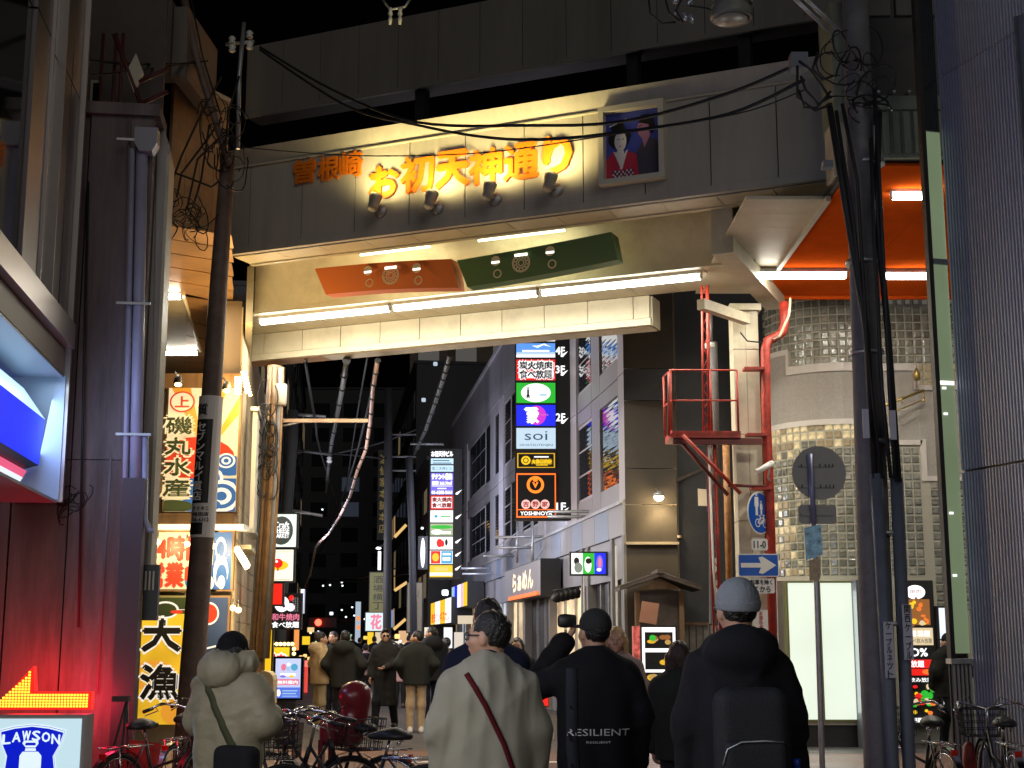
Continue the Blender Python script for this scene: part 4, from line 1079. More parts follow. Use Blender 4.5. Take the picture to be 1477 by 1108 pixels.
MB().box(XY(1090, YS), XY(1097, YS), YS - 0.04, YS - 0.02, ZY(870, YS), ZY(857, YS)).build('paper_tag', white, t)
t = thing('paper_notice', 'white paper notice with red writing on the column near beanie man', 'notice', P(1098, 905, YS))
x0 = XY(1088, YS); 
MB().box(x0, x0 + 0.2, YS - 0.03, YS - 0.02, ZY(909, YS), ZY(880, YS)).build('sheet', white, t)
MB().text('お知らせ', x0 + 0.10, (ZY(909, YS) + ZY(880, YS)) / 2, 0.065, YS - 0.034, 0.05, 0.002, True).build('writing', inkred, t)
# security camera
t = thing('security_camera', 'white bullet camera on an arm beside the red pipe', 'camera', P(1108, 690, 20.1))
a = P(1091, 681, 19.95); b = P(1114, 668, 20.1)
MB().tube([a, b], [0.04, 0.045], 10).build('body', white, t)
MB().tube([P(1110, 675, 20.1), P(1108, 690, 20.15), P(1112, 694, 20.3)], 0.014, 6).build('bracket', galv, t)
# street sign seen from behind
YB = 15.0
t = thing('round_sign_from_behind', 'grey back of a round traffic sign on a thin pole, large pole to its right', 'sign', (XY(1184, YB), YB, 0))
pa, pb = P(1168, 655, YB + 0.05), P(1186, 1104, YB + 0.05); g = P(1190, 1190, YB)
MB().tube([pa, P(1178, 850, YB + 0.03), pb, Vector((pb.x + 0.01, pb.y, 0))], 0.031, 12).build('pole', galv, t)
bk = pm('sign_back', (0.30, 0.29, 0.28), 0.5, metal=0.2, var=0.1)
pc = P(1182, 682, YB - 0.02); MB().disc(pc.x, pc.z, 0.295, 0.295, YB - 0.0, YB + 0.01, 40).build('disc', bk, t)
for v in (672, 702): 
    z_ = ZY(v, YB); MB().box(pc.x - 0.22, pc.x + 0.16, YB - 0.02, YB - 0.002, z_ - 0.012, z_ + 0.012).build('back_rail', bk, t)
    for dx in (-0.2, 0.0, 0.06, 0.1, 0.14): MB().box(pc.x + dx, pc.x + dx + 0.012, YB - 0.026, YB - 0.021, z_ - 0.018, z_ + 0.018).build('bolt', darkmetal, t)
MB().box(XY(1158, YB), XY(1214, YB), YB, YB + 0.01, ZY(756, YB), ZY(728, YB), ch=0.03).build('lower_plate', bk, t)
MB().box(XY(1162, YB), XY(1210, YB), YB - 0.02, YB - 0.002, ZY(744, YB), ZY(740, YB)).build('back_rail', bk, t)
MB().tube([P(1168, 655, YB - 0.03), P(1174, 756, YB - 0.03)], 0.031, 10).build('pole_light_tint', pm('pole_blueish', (0.26, 0.27, 0.45), 0.4, metal=0.3), t)  # purple light on this stretch of pole is put into its colour
q = [P(u, v, YB - 0.06) for u, v in ((1160, 762), (1184, 756), (1187, 800), (1163, 808))]
MB().add(q + [p + Vector((0, 0.01, 0)) for p in q], [(3, 2, 1, 0), (4, 5, 6, 7), (0, 1, 5, 4)]).build('sticker', pm('blue_foil', (0.25, 0.45, 0.65), 0.25, metal=0.4, var=0.6, scale=14), t)
q = [P(u, v, YB - 0.07) for u, v in ((1167, 808), (1184, 805), (1183, 836), (1168, 838))]
MB().add(q + [p + Vector((0, 0.01, 0)) for p in q], [(3, 2, 1, 0), (4, 5, 6, 7), (0, 1, 5, 4)]).build('sticker', pm('tan_sticker', (0.5, 0.38, 0.25), 0.6, var=0.3, scale=20), t)

# ------------------------------------------------------------------ large utility pole on the right
YP = 12.0
t = thing('utility_pole', 'thick dark utility pole with conduits and cable knots at right of centre', 'utility pole', (XY(1262, YP), YP, 0))
path = [P(1232, -40, YP), P(1240, 200, YP), P(1250, 500, YP), P(1262, 840, YP), P(1272, 1130, YP)]
path.append(Vector((path[-1].x, YP, 0)))
MB().tube(path, [0.115, 0.125, 0.13, 0.14, 0.145, 0.145], 20).build('shaft', polecon, t)
def along(u0, v0, u1, v1, Y, r, nm, m, n=10):
    a = P(u0, v0, Y); b = P(u1, v1, Y); return MB().tube([a, (a + b) / 2, b], r, n).build(nm, m, t)
for (u0, v0, u1, v1, Y) in ((1264, 684, 1288, 1120, 11.82), (1293, 690, 1312, 1120, 11.88)):
    a = P(u0, v0, Y); b = P(u1, v1, Y); MB().tube([a, b, Vector((b.x, b.y, 0))], 0.056, 12).build('conduit_guard', conduit, t)
cab = [((1196, 150), (1220, 300), (1250, 480), (1262, 690)), ((1206, 160), (1232, 330), (1256, 560), (1272, 690)), ((1262, 130), (1272, 330), (1283, 560), (1291, 690)), ((1268, 160), (1264, 300), (1280, 470), (1296, 695)),
       ((1215, 150), (1236, 260), (1246, 420), (1258, 640)), ((1256, 200), (1262, 380), (1272, 560), (1285, 690))]
for k, c in enumerate(cab):
    MB().tube([P(u, v, 11.80 - 0.02 * (k % 3)) for u, v in c], 0.018 + 0.012 * (k % 3 == 0), 8).build('riser_cable', rubber, t)
for (u, v) in ((1252, 236), (1244, 380), (1250, 510), (1263, 638), (1275, 770), (1283, 900)):
    p = P(u, v, YP); MB().lathe([(0.15, -0.02), (0.15, 0.02)], p - Vector((0, 0, 0)), n=18).build('band', galv, t)
for (u, v) in ((1244, 598), (1283, 600)):
    MB().box(XY(u, 11.68, v), XY(u + 9, 11.68, v), 11.68, 11.69, ZY(v + 34, 11.68), ZY(v - 8, 11.68)).build('tag_plate', pm('lavender_plate', (0.42, 0.42, 0.5), 0.5), t)
lavp = MATS['lavender_plate']
for (u, v0, v1, Y, s_) in ((1281, 897, 978, 11.75, 'ケーブルネット'), (1309, 872, 952, 11.8, '関西ケーブル')):
    x = XY(u, Y); z0, z1 = ZY(v1, Y), ZY(v0, Y)
    MB().box(x - 0.04, x + 0.04, Y - 0.02, Y - 0.012, z0, z1).build('label_plate', lavp, t)
    MB().text(s_, x, (z0 + z1) / 2, (z1 - z0) / len(s_), Y - 0.024, 0.045, 0.001, True).build('label_writing', inkblack, t, kind='stuff')
rr = random.Random(21)
for k in range(20):
    c = P(rr.uniform(1200, 1266), rr.uniform(60, 175), rr.uniform(11.6, 11.9)); R1 = rr.uniform(0.06, 0.2); R2 = rr.uniform(0.05, 0.2)
    ph = rr.random() * 6.28; a0 = rr.random() * 6.28; da = rr.uniform(2.5, 6)
    pts = [c + Vector((R1 * math.cos(a0 + da * i / 12), 0.12 * math.sin(ph + i * 0.4), R2 * math.sin(a0 + da * i / 12) - 0.05 * i / 12)) for i in range(13)]
    MB().tube(pts, rr.uniform(0.005, 0.011), 6).build('cable_loop', rubber, t)
for k, c in enumerate([[(1152, 88), (1168, 100), (1184, 122), (1196, 140)], [(1155, 110), (1162, 130), (1180, 150), (1200, 140)], [(1152, 130), (1160, 155), (1178, 156), (1198, 132)], [(1150, 95), (1150, 140), (1176, 160), (1200, 150)], [(1180, 75), (1172, 100), (1186, 115), (1202, 110)]]):
    MB().tube([P(u, v, 11.75) for u, v in c], 0.013, 6).build('cable_loop', rubber, t)
MB().box(XY(1172, 11.8), XY(1198, 11.8), 11.75, 11.9, ZY(100, 11.8), ZY(78, 11.8)).build('junction_box', conduit, t)
MB().box(XY(1215, 11.7), XY(1230, 11.7), 11.66, 11.75, ZY(243, 11.7), ZY(233, 11.7)).build('junction_box', conduit, t)
a = P(1120, -20, 11.9); b = P(1196, 52, 11.9)
for dz in (0, 0.10):
    MB().tube([a + Vector((dz, 0, 0.05)), b + Vector((dz, 0, 0.05))], 0.022, 4).build('crossarm', galv, t)
# street lamp head and insulators at the top edge
t = thing('mercury_lamp', 'unlit round ribbed street lamp head at the top edge', 'lamp', P(1052, 30, 12.5))
c = P(1055, 14, 12.5)
MB().lathe([(0.19, -0.10), (0.205, -0.08), (0.205, -0.02), (0.17, 0.03), (0.2, 0.05), (0.2, 0.2), (0.05, 0.3)], c, n=28).build('housing', pm('lamp_olive', (0.20, 0.20, 0.17), 0.5, var=0.2), t)
MB().lathe([(0.172, -0.105), (0.15, -0.115), (0.02, -0.118)], c, n=28).build('lens', pm('lamp_lens', (0.28, 0.27, 0.22), 0.25), t)
for k in range(28):
    a = 2 * math.pi * k / 28; q = c + Vector((0.205 * math.cos(a), 0.205 * math.sin(a), 0.0)); MB().box(-0.012, 0.012, -0.008, 0.008, 0.04, 0.2, Matrix.Translation(q)).build('rib', MATS['lamp_olive'], t)
MB().tube([c + Vector((0.1, 0, 0.2)), P(1120, -6, 12.2), P(1215, -30, 12.0)], 0.03, 8).build('arm', galv, t)
MB().tube([c + Vector((-0.2, 0, 0.0)), P(1020, 12, 12.4), P(990, 8, 12.4)], 0.01, 5).build('wire', rubber, t)
t = thing('insulator_cluster', 'bundle of shiny glass insulators hanging at the top edge', 'insulator', P(980, 30, 12.4))
rr = random.Random(4)
for k in range(9):
    p = P(rr.uniform(968, 1000), rr.uniform(-4, 34), 12.4); MB().lathe([(0.006, -0.05), (0.025, -0.03), (0.018, 0.0), (0.028, 0.02), (0.008, 0.04)], p, axis=(rr.uniform(-0.5, 0.5), 0, -1), n=10).build('insulator', pm('glassy_insulator', (0.55, 0.6, 0.66), 0.08, metal=0.6), t)
for c_ in ([(935, -5), (938, 20), (955, 34), (975, 32)], [(960, 0), (965, 18), (980, 30)], [(985, -5), (975, 15), (985, 32)]): MB().tube([P(u, v, 12.35) for u, v in c_], 0.01, 6).build('wire', rubber, t)
# ------------------------------------------------------------------ left: convenience store front, close by
LW = Frame((XY(75, 12.5), 12.5, 0), xdir=SDIR)      # x<0 comes towards the viewer, y into the building
store = thing('store_building', 'dark panelled store building with a lit blue and white canopy at the left edge', 'building', LW.w(-1.2, 0.2, 0), LW.ang)
alu = pm('brushed_panel', (0.13, 0.11, 0.12), 0.4, metal=0.4, var=0.15, scale=1.5)
trimm = pm('pale_metal_trim', (0.42, 0.38, 0.36), 0.3, metal=0.5)
glass_d = pm('dark_window', (0.012, 0.015, 0.02), 0.05, spec=1.0)
ztr1 = 4.43; ztr0 = 4.20
ZTOP = 9.5
xs = [-4.0, LW.x(0, 300) - 0.5, LW.x(12, 300), LW.x(42, 300), LW.x(72, 300), LW.x(99, 300), 0.02]
xs = [-12, -2.05, -1.45, -0.95, -0.5, -0.06]
kinds = [glass_d, alu, glass_d, alu, alu]
for k in range(5):
    a, b = xs[k] + 0.015, xs[k + 1] - 0.015
    bx(LW, 'wall_panel' if kinds[k] is alu else 'window_pane', kinds[k], store, a, b, 0.02 if kinds[k] is alu else 0.06, 0.12, ztr1 + 0.005, 6.6)
    bx(LW, 'wall_panel' if kinds[k] is alu else 'window_pane', kinds[k], store, a, b, 0.02 if kinds[k] is alu else 0.06, 0.12, 6.62, ZTOP)
bx(LW, 'core', darkmetal, store, -12, -0.02, 0.13, 1.5, 4.0, ZTOP)
bx(LW, 'shop_wall', darkmetal, store, -12, -0.02, 0.9, 1.5, 0, 4.0)
bx(LW, 'corner_trim', trimm, store, -0.055, 0.0, -0.03, 0.12, 2.8, ZTOP)
for x in (-1.45, -0.95): bx(LW, 'mullion', trimm, store, x - 0.012, x + 0.012, -0.01, 0.12, ztr1 + 0.005, ZTOP)
bx(LW, 'canopy_trim', trimm, store, -12, -0.06, -0.06, 0.1, ztr0, ztr1)
bx(LW, 'canopy_soffit', pm('beige_soffit', (0.26, 0.23, 0.18), 0.5), store, -12, -0.06, 0.02, 0.2, 3.96, ztr0 - 0.01)
# canopy light box
cw_ = em('canopy_white', (0.55, 0.80, 1.0), 0.95, light=True)
cw2 = em('canopy_white_low', (0.85, 0.93, 1.0), 0.9, light=True)
cblue = em('canopy_blue', (0.0, 0.012, 0.85), 1.0, light=True)
cpink = em('canopy_pink', (1.0, 0.12, 0.25), 0.75)
yc = 0.13
XE = -0.22
def band(name, z0, z1, y0, y1, m):
    MB(LW).add([(-12, y0, z0), (XE, y0, z0), (XE, y1, z1), (-12, y1, z1), (-12, y0 + 0.03, z0), (XE, y0 + 0.03, z0), (XE, y1 + 0.03, z1), (-12, y1 + 0.03, z1)], [(0, 1, 2, 3), (7, 6, 5, 4), (1, 5, 6, 2), (3, 2, 6, 7), (0, 4, 5, 1)]).build(name, m, store)
zA, zB_, zC, zD, zE, zF = 2.90, 2.98, 3.00, 3.13, 3.52, 3.80
band('lit_band', zE + 0.002, zF, yc, yc + 0.20, cw_)
band('blue_band', zD - 0.02, zE, yc + 0.03, yc, cblue)
band('dark_underside', zC + 0.06, zD - 0.022, yc + 0.2, yc + 0.03, darkmetal)
band('pink_line', zC, zC + 0.055, yc + 0.16, yc + 0.13, cpink)
band('lit_band_low', zA, zC - 0.003, yc + 0.22, yc + 0.16, cw2)
bx(LW, 'end_plate', pm('end_plate_white', (0.42, 0.52, 0.66), 0.4), store, -0.08, -0.06, 0.0, 0.5, 2.82, 3.95)
bx(LW, 'top_plate', pm('end_plate_white', (0.42, 0.52, 0.66), 0.4), store, -12, -0.081, 0.02, 0.5, 3.93, 3.95)
bx(LW, 'bottom_plate', MATS['end_plate_white'], store, -12, -0.06, 0.02, 0.5, 2.79, 2.815)
lamp_x('canopy_glow', store, LW.w(-0.8, yc - 0.16, 3.45), (SDIR), 12, (0.45, 0.6, 1.0), 1.6, 0.5, aim=LW.M.to_3x3() @ Vector((0.25, -1, -0.15)))
lamp_x('canopy_glow', store, LW.w(-7.2, yc - 0.16, 3.45), (SDIR), 120, (0.55, 0.68, 1.0), 8.5, 0.6, aim=LW.M.to_3x3() @ Vector((0.35, -1, -0.05)))
lamp_x('foreground_fill', store, LW.w(-6.5, 0.3, 2.75), (SDIR), 120, (1.0, 0.92, 0.76), 8.0, 0.35, aim=LW.M.to_3x3() @ Vector((0.45, -0.8, -0.55)))  # warm lamp added out of view to brighten the foreground figures
lamp_x('canopy_inside', store, LW.w(-0.9, yc - 0.06, 3.9), (SDIR), 3, (0.7, 0.85, 1.0), 1.4, 0.1, aim=(0, 0, -1))
# ------------------------------------------------------------------ left: dark concrete building, face towards us
DW = Frame((XY(188, 13.0), 13.0, 0), xdir=(0.9913, 0.1318, 0))
db = thing('concrete_building', 'stained dark concrete wall with lilac drain pipes, lit red at its foot', 'building', DW.w(-0.8, 0.3, 0), DW.ang)
zt = DW.hit(160, 168).z
for (x0, x1) in ((-3.2, -1.14), (-1.13, -0.62), (-0.61, 0.0)):
    zz0 = DW.hit(150, 664).z
    bx(DW, 'wall_panel', concrete, db, x0 + 0.004, x1 - 0.004, 0.0 if x1 < 0 else -0.03, 0.12, 0, zz0 - 0.004)
    bx(DW, 'wall_panel', concrete, db, x0 + 0.004, x1 - 0.004, 0.0 if x1 < 0 else -0.03, 0.12, zz0 + 0.004, zt)
bx(DW, 'core', darkmetal, db, -3.2, -0.01, 0.125, 0.4, 0, zt - 0.02)
bx(DW, 'coping', concrete, db, -3.2, 0.05, -0.08, 0.5, zt, zt + 0.12)
lil = pm('lilac_pipe', (0.42, 0.41, 0.55), 0.4, var=0.1, scale=3)
def dp(u0, v0, u1, v1, r, d=-0.12, nm='drain_pipe', m=lil):
    a = DW.hit(u0, v0, d); b = DW.hit(u1, v1, d); MB(DW).tube([(a.x, d, a.z), (b.x, d, b.z)], r, 12).build(nm, m, db)
dp(205, 215, 194, 762, 0.055); dp(191, 215, 176, 905, 0.026); dp(187, 170, 168, 1108, 0.012, m=concrete, nm='conduit')
dp(127, 262, 113, 905, 0.012, nm='conduit', m=darkmetal); dp(160, 660, 140, 1000, 0.012, nm='conduit', m=concrete)
for v in (205, 440, 628): 
    a = DW.hit(200, v, -0.12); bx(DW, 'pipe_strap', galv, db, a.x - 0.2, a.x + 0.12, -0.19, -0.175, a.z - 0.012, a.z + 0.012)
a = DW.hit(212, 205, -0.13)
MB(DW).ext([(a.x - 0.11, a.z + 0.12), (a.x + 0.11, a.z + 0.12), (a.x + 0.11, a.z - 0.03), (a.x + 0.06, a.z - 0.12), (a.x - 0.06, a.z - 0.12), (a.x - 0.11, a.z - 0.03)], -0.22, -0.04).build('rain_hopper', pm('hopper_grey', (0.3, 0.3, 0.34), 0.4), db)
a = DW.hit(203, 765, -0.12); b = DW.hit(222, 765, -0.12)
MB(DW).tube([(a.x, -0.12, a.z + 0.9), (a.x + 0.03, -0.12, a.z + 0.1), (a.x + 0.08, -0.12, a.z), (b.x, -0.12, a.z - 0.0)], 0.03, 10).build('outlet_pipe', lil, db)
a = DW.hit(178, 690, -0.2); b = DW.hit(197, 880, -0.2); bx(DW, 'dark_casing', pm('casing', (0.07, 0.04, 0.055), 0.5), db, a.x, b.x + 0.02, -0.24, -0.02, 0.0, a.z)
rr = random.Random(8)
for k in range(9):
    c = DW.hit(rr.uniform(95, 118), rr.uniform(705, 745), -0.04)
    MB(DW).tube([(c.x + 0.1 * math.cos(i * 0.6 + k), -0.03, c.z + 0.09 * math.sin(i * 0.7 + k)) for i in range(8)], 0.005, 4).build('loose_wire', rubber, db)
# pale metal duct at the corner of that building
t = thing('wall_duct', 'tall pale weathered metal duct with a rounded top beside the lilac pipes', 'duct', DW.w(0.3, 0.5, 2.2))
DU = Frame(DW.w(0.0, 0.3).xy.to_3d(), xdir=(0.9913, 0.1318, 0))
xa, xb = DU.x(207, 600), DU.x(226, 600)
z0 = DU.hit(225, 838).z; z1 = DU.hit(225, 168).z
duct = pm('weathered_duct', (0.42, 0.38, 0.36), 0.5, var=0.25, scale=3, dirt=0.5, streak=True)
pts = [(xa, z0 + 0.1), (xb, z0), (xb, z1 - 0.35), (xb - 0.05, z1 - 0.15), (xb - 0.14, z1 - 0.04), (xa, z1)]
MB(DU).ext(pts, 0.0, 0.42).build('casing', duct, t)
MB(DU).box(xb - 0.02, xb + 0.012, -0.02, 0.42, z0 + 0.02, z1 - 0.4).build('edge_flange', cream, t)
t = thing('meter_box', 'grey meter box with vertical slots low on the wall below the duct', 'meter box', DU.w(xa - 0.02, -0.1, 1.5))
a = DU.hit(209, 815, -0.1); b = DU.hit(227, 895, -0.1)
bx(DU, 'box', darkmetal, t, a.x, b.x, -0.16, -0.02, b.z, a.z)
for k in range(3): bx(DU, 'slot', cream, t, a.x + 0.015 + k * 0.035, a.x + 0.03 + k * 0.035, -0.168, -0.161, b.z + 0.28, a.z - 0.06)
# red steel stair and wall above the concrete building
t = thing('roof_stair', 'dark red steel stair and rails on top of the concrete building', 'stair', DW.w(-0.4, 1.5, zt + 0.13))
fr = Frame(DW.w(0, 1.4).xy.to_3d(), xdir=(0.9913, 0.1318, 0))
rr_ = pm('dim_red_steel', (0.10, 0.022, 0.02), 0.6)
for u in (122, 143, 162, 172): 
    a = fr.hit(u, 160); b = fr.hit(u, 48); MB(fr).tube([(a.x, 0, zt + 0.12), (a.x, 0, b.z)], 0.02, 6).build('post', rr_, t)
a = fr.hit(165, 50); b = fr.hit(205, 155); MB(fr).tube([(a.x, 0, a.z), (b.x, 0, b.z)], 0.03, 6).build('stringer', rr_, t)
for (v0, v1) in ((152, 132), (118, 100)): 
    a = fr.hit(200, v0); b = fr.hit(242, v1); MB(fr).tube([(a.x, 0, a.z), (b.x, 0, b.z)], 0.025, 6).build('rail', rr_, t)
a = fr.hit(125, 110); b = fr.hit(142, 165)
bx(fr, 'small_window_frame', cream, t, a.x + 0.03, b.x, 0.1, 0.14, b.z, a.z); bx(fr, 'small_window', glass_d, t, a.x + 0.06, b.x - 0.03, 0.08, 0.099, b.z + 0.05, a.z - 0.04)
bx(fr, 'back_wall', pm('dim_wall', (0.10, 0.085, 0.08), 0.8, var=0.2), t, -1.6, -0.25, 1.0, 1.1, zt + 0.12, 10.2)
c = fr.hit(195, 105)
MB(fr).ext([(c.x - 0.09, c.z), (c.x, c.z - 0.24), (c.x + 0.09, c.z), (c.x, c.z + 0.22)], -0.02, 0.03).build('diamond_plate', cream, t)

# ------------------------------------------------------------------ left utility pole
YL = 17.0
t = thing('utility_pole', 'slim dark leaning utility pole with black and white wrapped advert at left', 'utility pole', (XY(280, YL), YL, 0))
pth = [P(329, 225, YL), P(316, 400, YL), P(303, 600, YL), P(290, 800, YL), P(279, 950, YL)]
d_ = (pth[-1] - pth[-2]); g0 = pth[-1] + d_ * (pth[-1].z / -d_.z)
MB().tube(pth + [g0], [0.095, 0.11, 0.125, 0.14, 0.15, 0.16], 18).build('shaft', poledark, t)
MB().tube([P(352, 33, YL - 0.1), P(345, 110, YL - 0.1), P(343, 215, YL - 0.1)], 0.028, 10).build('top_tube', galv, t)
MB().tube([P(264, -10, YL - 0.2), P(285, 90, YL - 0.2), P(308, 165, YL - 0.2), P(330, 240, YL - 0.1)], [0.05, 0.05, 0.045, 0.04], 10).build('stay', poledark, t)
MB().tube([P(274, -10, YL - 0.2), P(292, 80, YL - 0.2), P(318, 165, YL - 0.2)], 0.012, 6).build('stay_wire', rubber, t)
for (u, v) in ((360, 50), (360, 66), (335, 58), (335, 70)):
    MB().lathe([(0.03, -0.05), (0.05, -0.03), (0.03, -0.01), (0.05, 0.02), (0.03, 0.05)], P(u, v, YL - 0.1), n=12).build('insulator', insul, t)
MB().tube([P(326, 64, YL), P(366, 60, YL - 0.1)], 0.022, 6).build('crossarm', galv, t)
rr = random.Random(31)
for k in range(26):
    c = P(rr.uniform(300, 348), rr.uniform(150, 245), YL - rr.uniform(0.1, 0.35)); R1 = rr.uniform(0.05, 0.2); R2 = rr.uniform(0.08, 0.32); a0 = rr.random() * 6.28; da = rr.uniform(2, 6)
    MB().tube([c + Vector((R1 * math.cos(a0 + da * i / 10), 0.08 * math.sin(i + k), R2 * math.sin(a0 + da * i / 10))) for i in range(11)], rr.uniform(0.005, 0.010), 5).build('cable_loop', rubber, t)
for k in range(18):
    c = P(rr.uniform(240, 300), rr.uniform(285, 345), YL - rr.uniform(0.0, 0.3)); R1 = rr.uniform(0.06, 0.22); R2 = rr.uniform(0.05, 0.22); a0 = rr.random() * 6.28; da = rr.uniform(2, 6)
    MB().tube([c + Vector((R1 * math.cos(a0 + da * i / 10), 0.08 * math.sin(i + k), R2 * math.sin(a0 + da * i / 10))) for i in range(11)], rr.uniform(0.005, 0.009), 5).build('cable_loop', rubber, t)
for c_ in ([(320, 170), (300, 200), (262, 250), (255, 285)], [(325, 190), (285, 230), (270, 300), (290, 330)], [(320, 110), (292, 160), (262, 225), (245, 270)], [(240, 245), (275, 258), (305, 270), (315, 262)], [(302, 180), (290, 260), (281, 290)], [(345, 110), (330, 160), (322, 240)]):
    MB().tube([P(u, v, YL - 0.15) for u, v in c_], 0.014, 6).build('hanging_cable', rubber, t)
# wrapped advert
def onpole(f0, f1, ang0, ang1, rr_, name, m, text=None):
    """curved sheet round the pole between heights f (pixels) and facing angles"""
    def ax(v):
        for a, b in zip(((329, 225), (316, 400), (303, 600), (290, 800)), ((316, 400), (303, 600), (290, 800), (279, 950))):
            if a[1] <= v <= b[1]:
                f = (v - a[1]) / (b[1] - a[1]); return P(a[0] + (b[0] - a[0]) * f, v, YL)
    V = []; N = 12; p0, p1 = ax(f0), ax(f1)
    for k in range(N + 1):
        a = R_(ang0 + (ang1 - ang0) * k / N)
        for p in (p0, p1): V.append(p + Vector((rr_ * math.sin(a), -rr_ * math.cos(a), 0)))
    MB().add(V, [(2 * i, 2 * i + 1, 2 * i + 3, 2 * i + 2) for i in range(N)]).build(name, m, t)
    return p0, p1
paper = pm('pale_plastic_wrap', (0.8, 0.77, 0.75), 0.4)
onpole(573, 776, -100, 100, 0.148, 'advert_wrap', paper)
p0, p1 = onpole(607, 727, -62, 28, 0.151, 'advert_black_band', inkblack)
def poletext(s_, v0, v1, h, m, off=0.0, rad=0.154, wd=0.11, bold=0.004):
    a = P(302 + (573 - v0) * 0.065, v0, YL); b = P(302 + (573 - v1) * 0.065, v1, YL)
    n = len(s_); mb = MB()
    for i, ch in enumerate(s_):
        p = a.lerp(b, (i + 0.5) / n)
        V, Fc = glyph(ch); mn = V.min(0); mx = V.max(0); sz = np.maximum(mx - mn, 1e-3); Q = (V - (mn + mx) / 2)
        k = h / max(sz[0], sz[1])
        if ch == '一': k = h / sz[0]
        for j, (ox, oz) in enumerate(((0, 0), (bold, 0), (0, bold))):
            VV = []
            for q in Q:
                x = q[0] * k + ox + off; th = x / rad
                VV.append((p.x + (rad + j * 0.0007) * math.sin(th), p.y - (rad + j * 0.0007) * math.cos(th), p.z + q[1] * k + oz))
            mb.add(VV, Fc)
    mb.build('advert_writing', m, t)
poletext('セブンマルイ質店', 611, 724, 0.115, pm('silver_ink', (0.85, 0.85, 0.88), 0.4), off=-0.045)
poletext('質', 584, 603, 0.14, inkblack, off=-0.045)
poletext('曽根崎一丁目四', 618, 700, 0.035, inkred, off=0.115, bold=0.001)
for i, (v, s_) in enumerate(((731, 'すぐそこ'), (739, '梅田店'), (747, '06-6312'))):
    a = P(293, v + 4, YL); MB().text(s_, a.x, a.z, 0.045, YL - 0.16, 0.2, 0.002).build('advert_small_print', inkblack, t)
onpole(755, 772, -80, 10, 0.152, 'advert_black_label', inkblack)

# ------------------------------------------------------------------ store signs at lower left
YA = 11.2
x0, x1 = XY(-60, YA), XY(131, YA); z1 = ZY(1031, YA); z0 = ZY(1190, YA)
t = thing('store_sign', 'lit white shop sign with blue milk can shield at the lower left corner', 'sign', ((x0 + x1) / 2, YA, 0))
grey = pm('sign_case', (0.30, 0.27, 0.27), 0.4)
MB().box(x0 - 0.03, x1, YA, YA + 0.2, z0 - 0.03, z1).build('case', grey, t)
MB().box(x0, x1 - 0.035, YA - 0.008, YA - 0.001, z0, z1 - 0.03).build('face', em('store_face', (0.66, 0.90, 1.0), 0.72, light=True), t)
eBl = em('shield_blue', (0.0, 0.01, 0.62), 0.8)
U = lambda u, v: (XY(u, YA), ZY(v, YA))
shield = [U(10, 1054), U(30, 1049), U(55, 1046), U(80, 1049), U(102, 1055), U(97, 1072), U(88, 1090), U(91, 1110), U(95, 1140), U(55, 1175), U(16, 1140), U(19, 1110), U(21, 1090), U(13, 1072)]
cx, cz = U(55, 1105)
def scl(p, k): return [(cx + (a - cx) * k, cz + (b - cz) * k) for a, b in p]
mb = MB(); mb.mi = 1; mb.ext(scl(shield, 1.04), YA - 0.011, YA - 0.009); mb.mi = 0; mb.ext(scl(shield, 1.01), YA - 0.0135, YA - 0.0115); mb.mi = 1; mb.ext(shield, YA - 0.016, YA - 0.014); mb.mi = 0; mb.ext(scl(shield, 0.965), YA - 0.0185, YA - 0.0165)
mb2 = mb
xs_ = [(20, 1066, 0.10), (34, 1063, 0.05), (48, 1061, 0.02), (62, 1061, -0.02), (76, 1063, -0.05), (90, 1066, -0.10)]
mb.mi = 1
for ch, (u, v, sh) in zip('LAWSON', xs_):
    p = U(u, v); mb.text(ch, p[0], p[1], 0.072, YA - 0.0205, 0.062, 0.003, shear=sh)
can = [U(40, 1108), U(40, 1090), U(44, 1084), U(66, 1084), U(71, 1090), U(71, 1140), U(40, 1140)]
mb.ext(can, YA - 0.022, YA - 0.02)
mb.ext([U(47, 1083), U(48, 1079), U(62, 1079), U(63, 1083)], YA - 0.022, YA - 0.02)
mb.ext([U(43, 1072), U(45, 1068), U(65, 1068), U(66, 1072), U(62, 1078), U(48, 1078)], YA - 0.022, YA - 0.02)
mb.mi = 0; mb.ext([U(47, 1075), U(48, 1071), U(62, 1071), U(62, 1075)], YA - 0.024, YA - 0.0225)
mb.build('emblem', [eBl, em('shield_white', (0.8, 0.95, 1.0), 0.85)], t)
lamp_x('sign_glow', t, ((x0 + x1) / 2, YA - 0.1, 0.7), (1, 0, 0), 5, (0.7, 0.9, 1), 1.0, 0.6, aim=(0, -1, 0))
# red LED arrow board above it
t = thing('led_arrow_board', 'glowing red board with a yellow dotted arrow pointing left above the store sign', 'sign', ((x0 + x1) / 2, YA + 0.1, z1 + 0.01))
zb0, zb1 = ZY(1029, YA), ZY(963, YA)
ledm = em('led_yellow', (1, 0.62, 0.04), 2.2); ledr = em('led_red_board', (1.0, 0.02, 0.012), 0.85)
arrow = [(-4, 1021), (50, 965), (50, 1001), (133, 1001), (133, 1021)]
MB().ext([U(u, v) for u, v in [(-6, 1024), (50, 961), (54, 998), (136, 998), (136, 1024)]], YA + 0.01, YA + 0.09).build('board', ledr, t)
mb = MB(); st = 0.0242
for i in range(34):
    for j in range(20):
        u = -3 + i * 4.42; v = 1019 - j * 4.1
        top = 1021 - (u + 4) * 56 / 54 if u < 50 else 1001
        if u < 133 and v > top: mb.box(*(lambda p: (p[0] - st * 0.33, p[0] + st * 0.33, YA + 0.002, YA + 0.009, p[1] - st * 0.31, p[1] + st * 0.31))(U(u, v)))
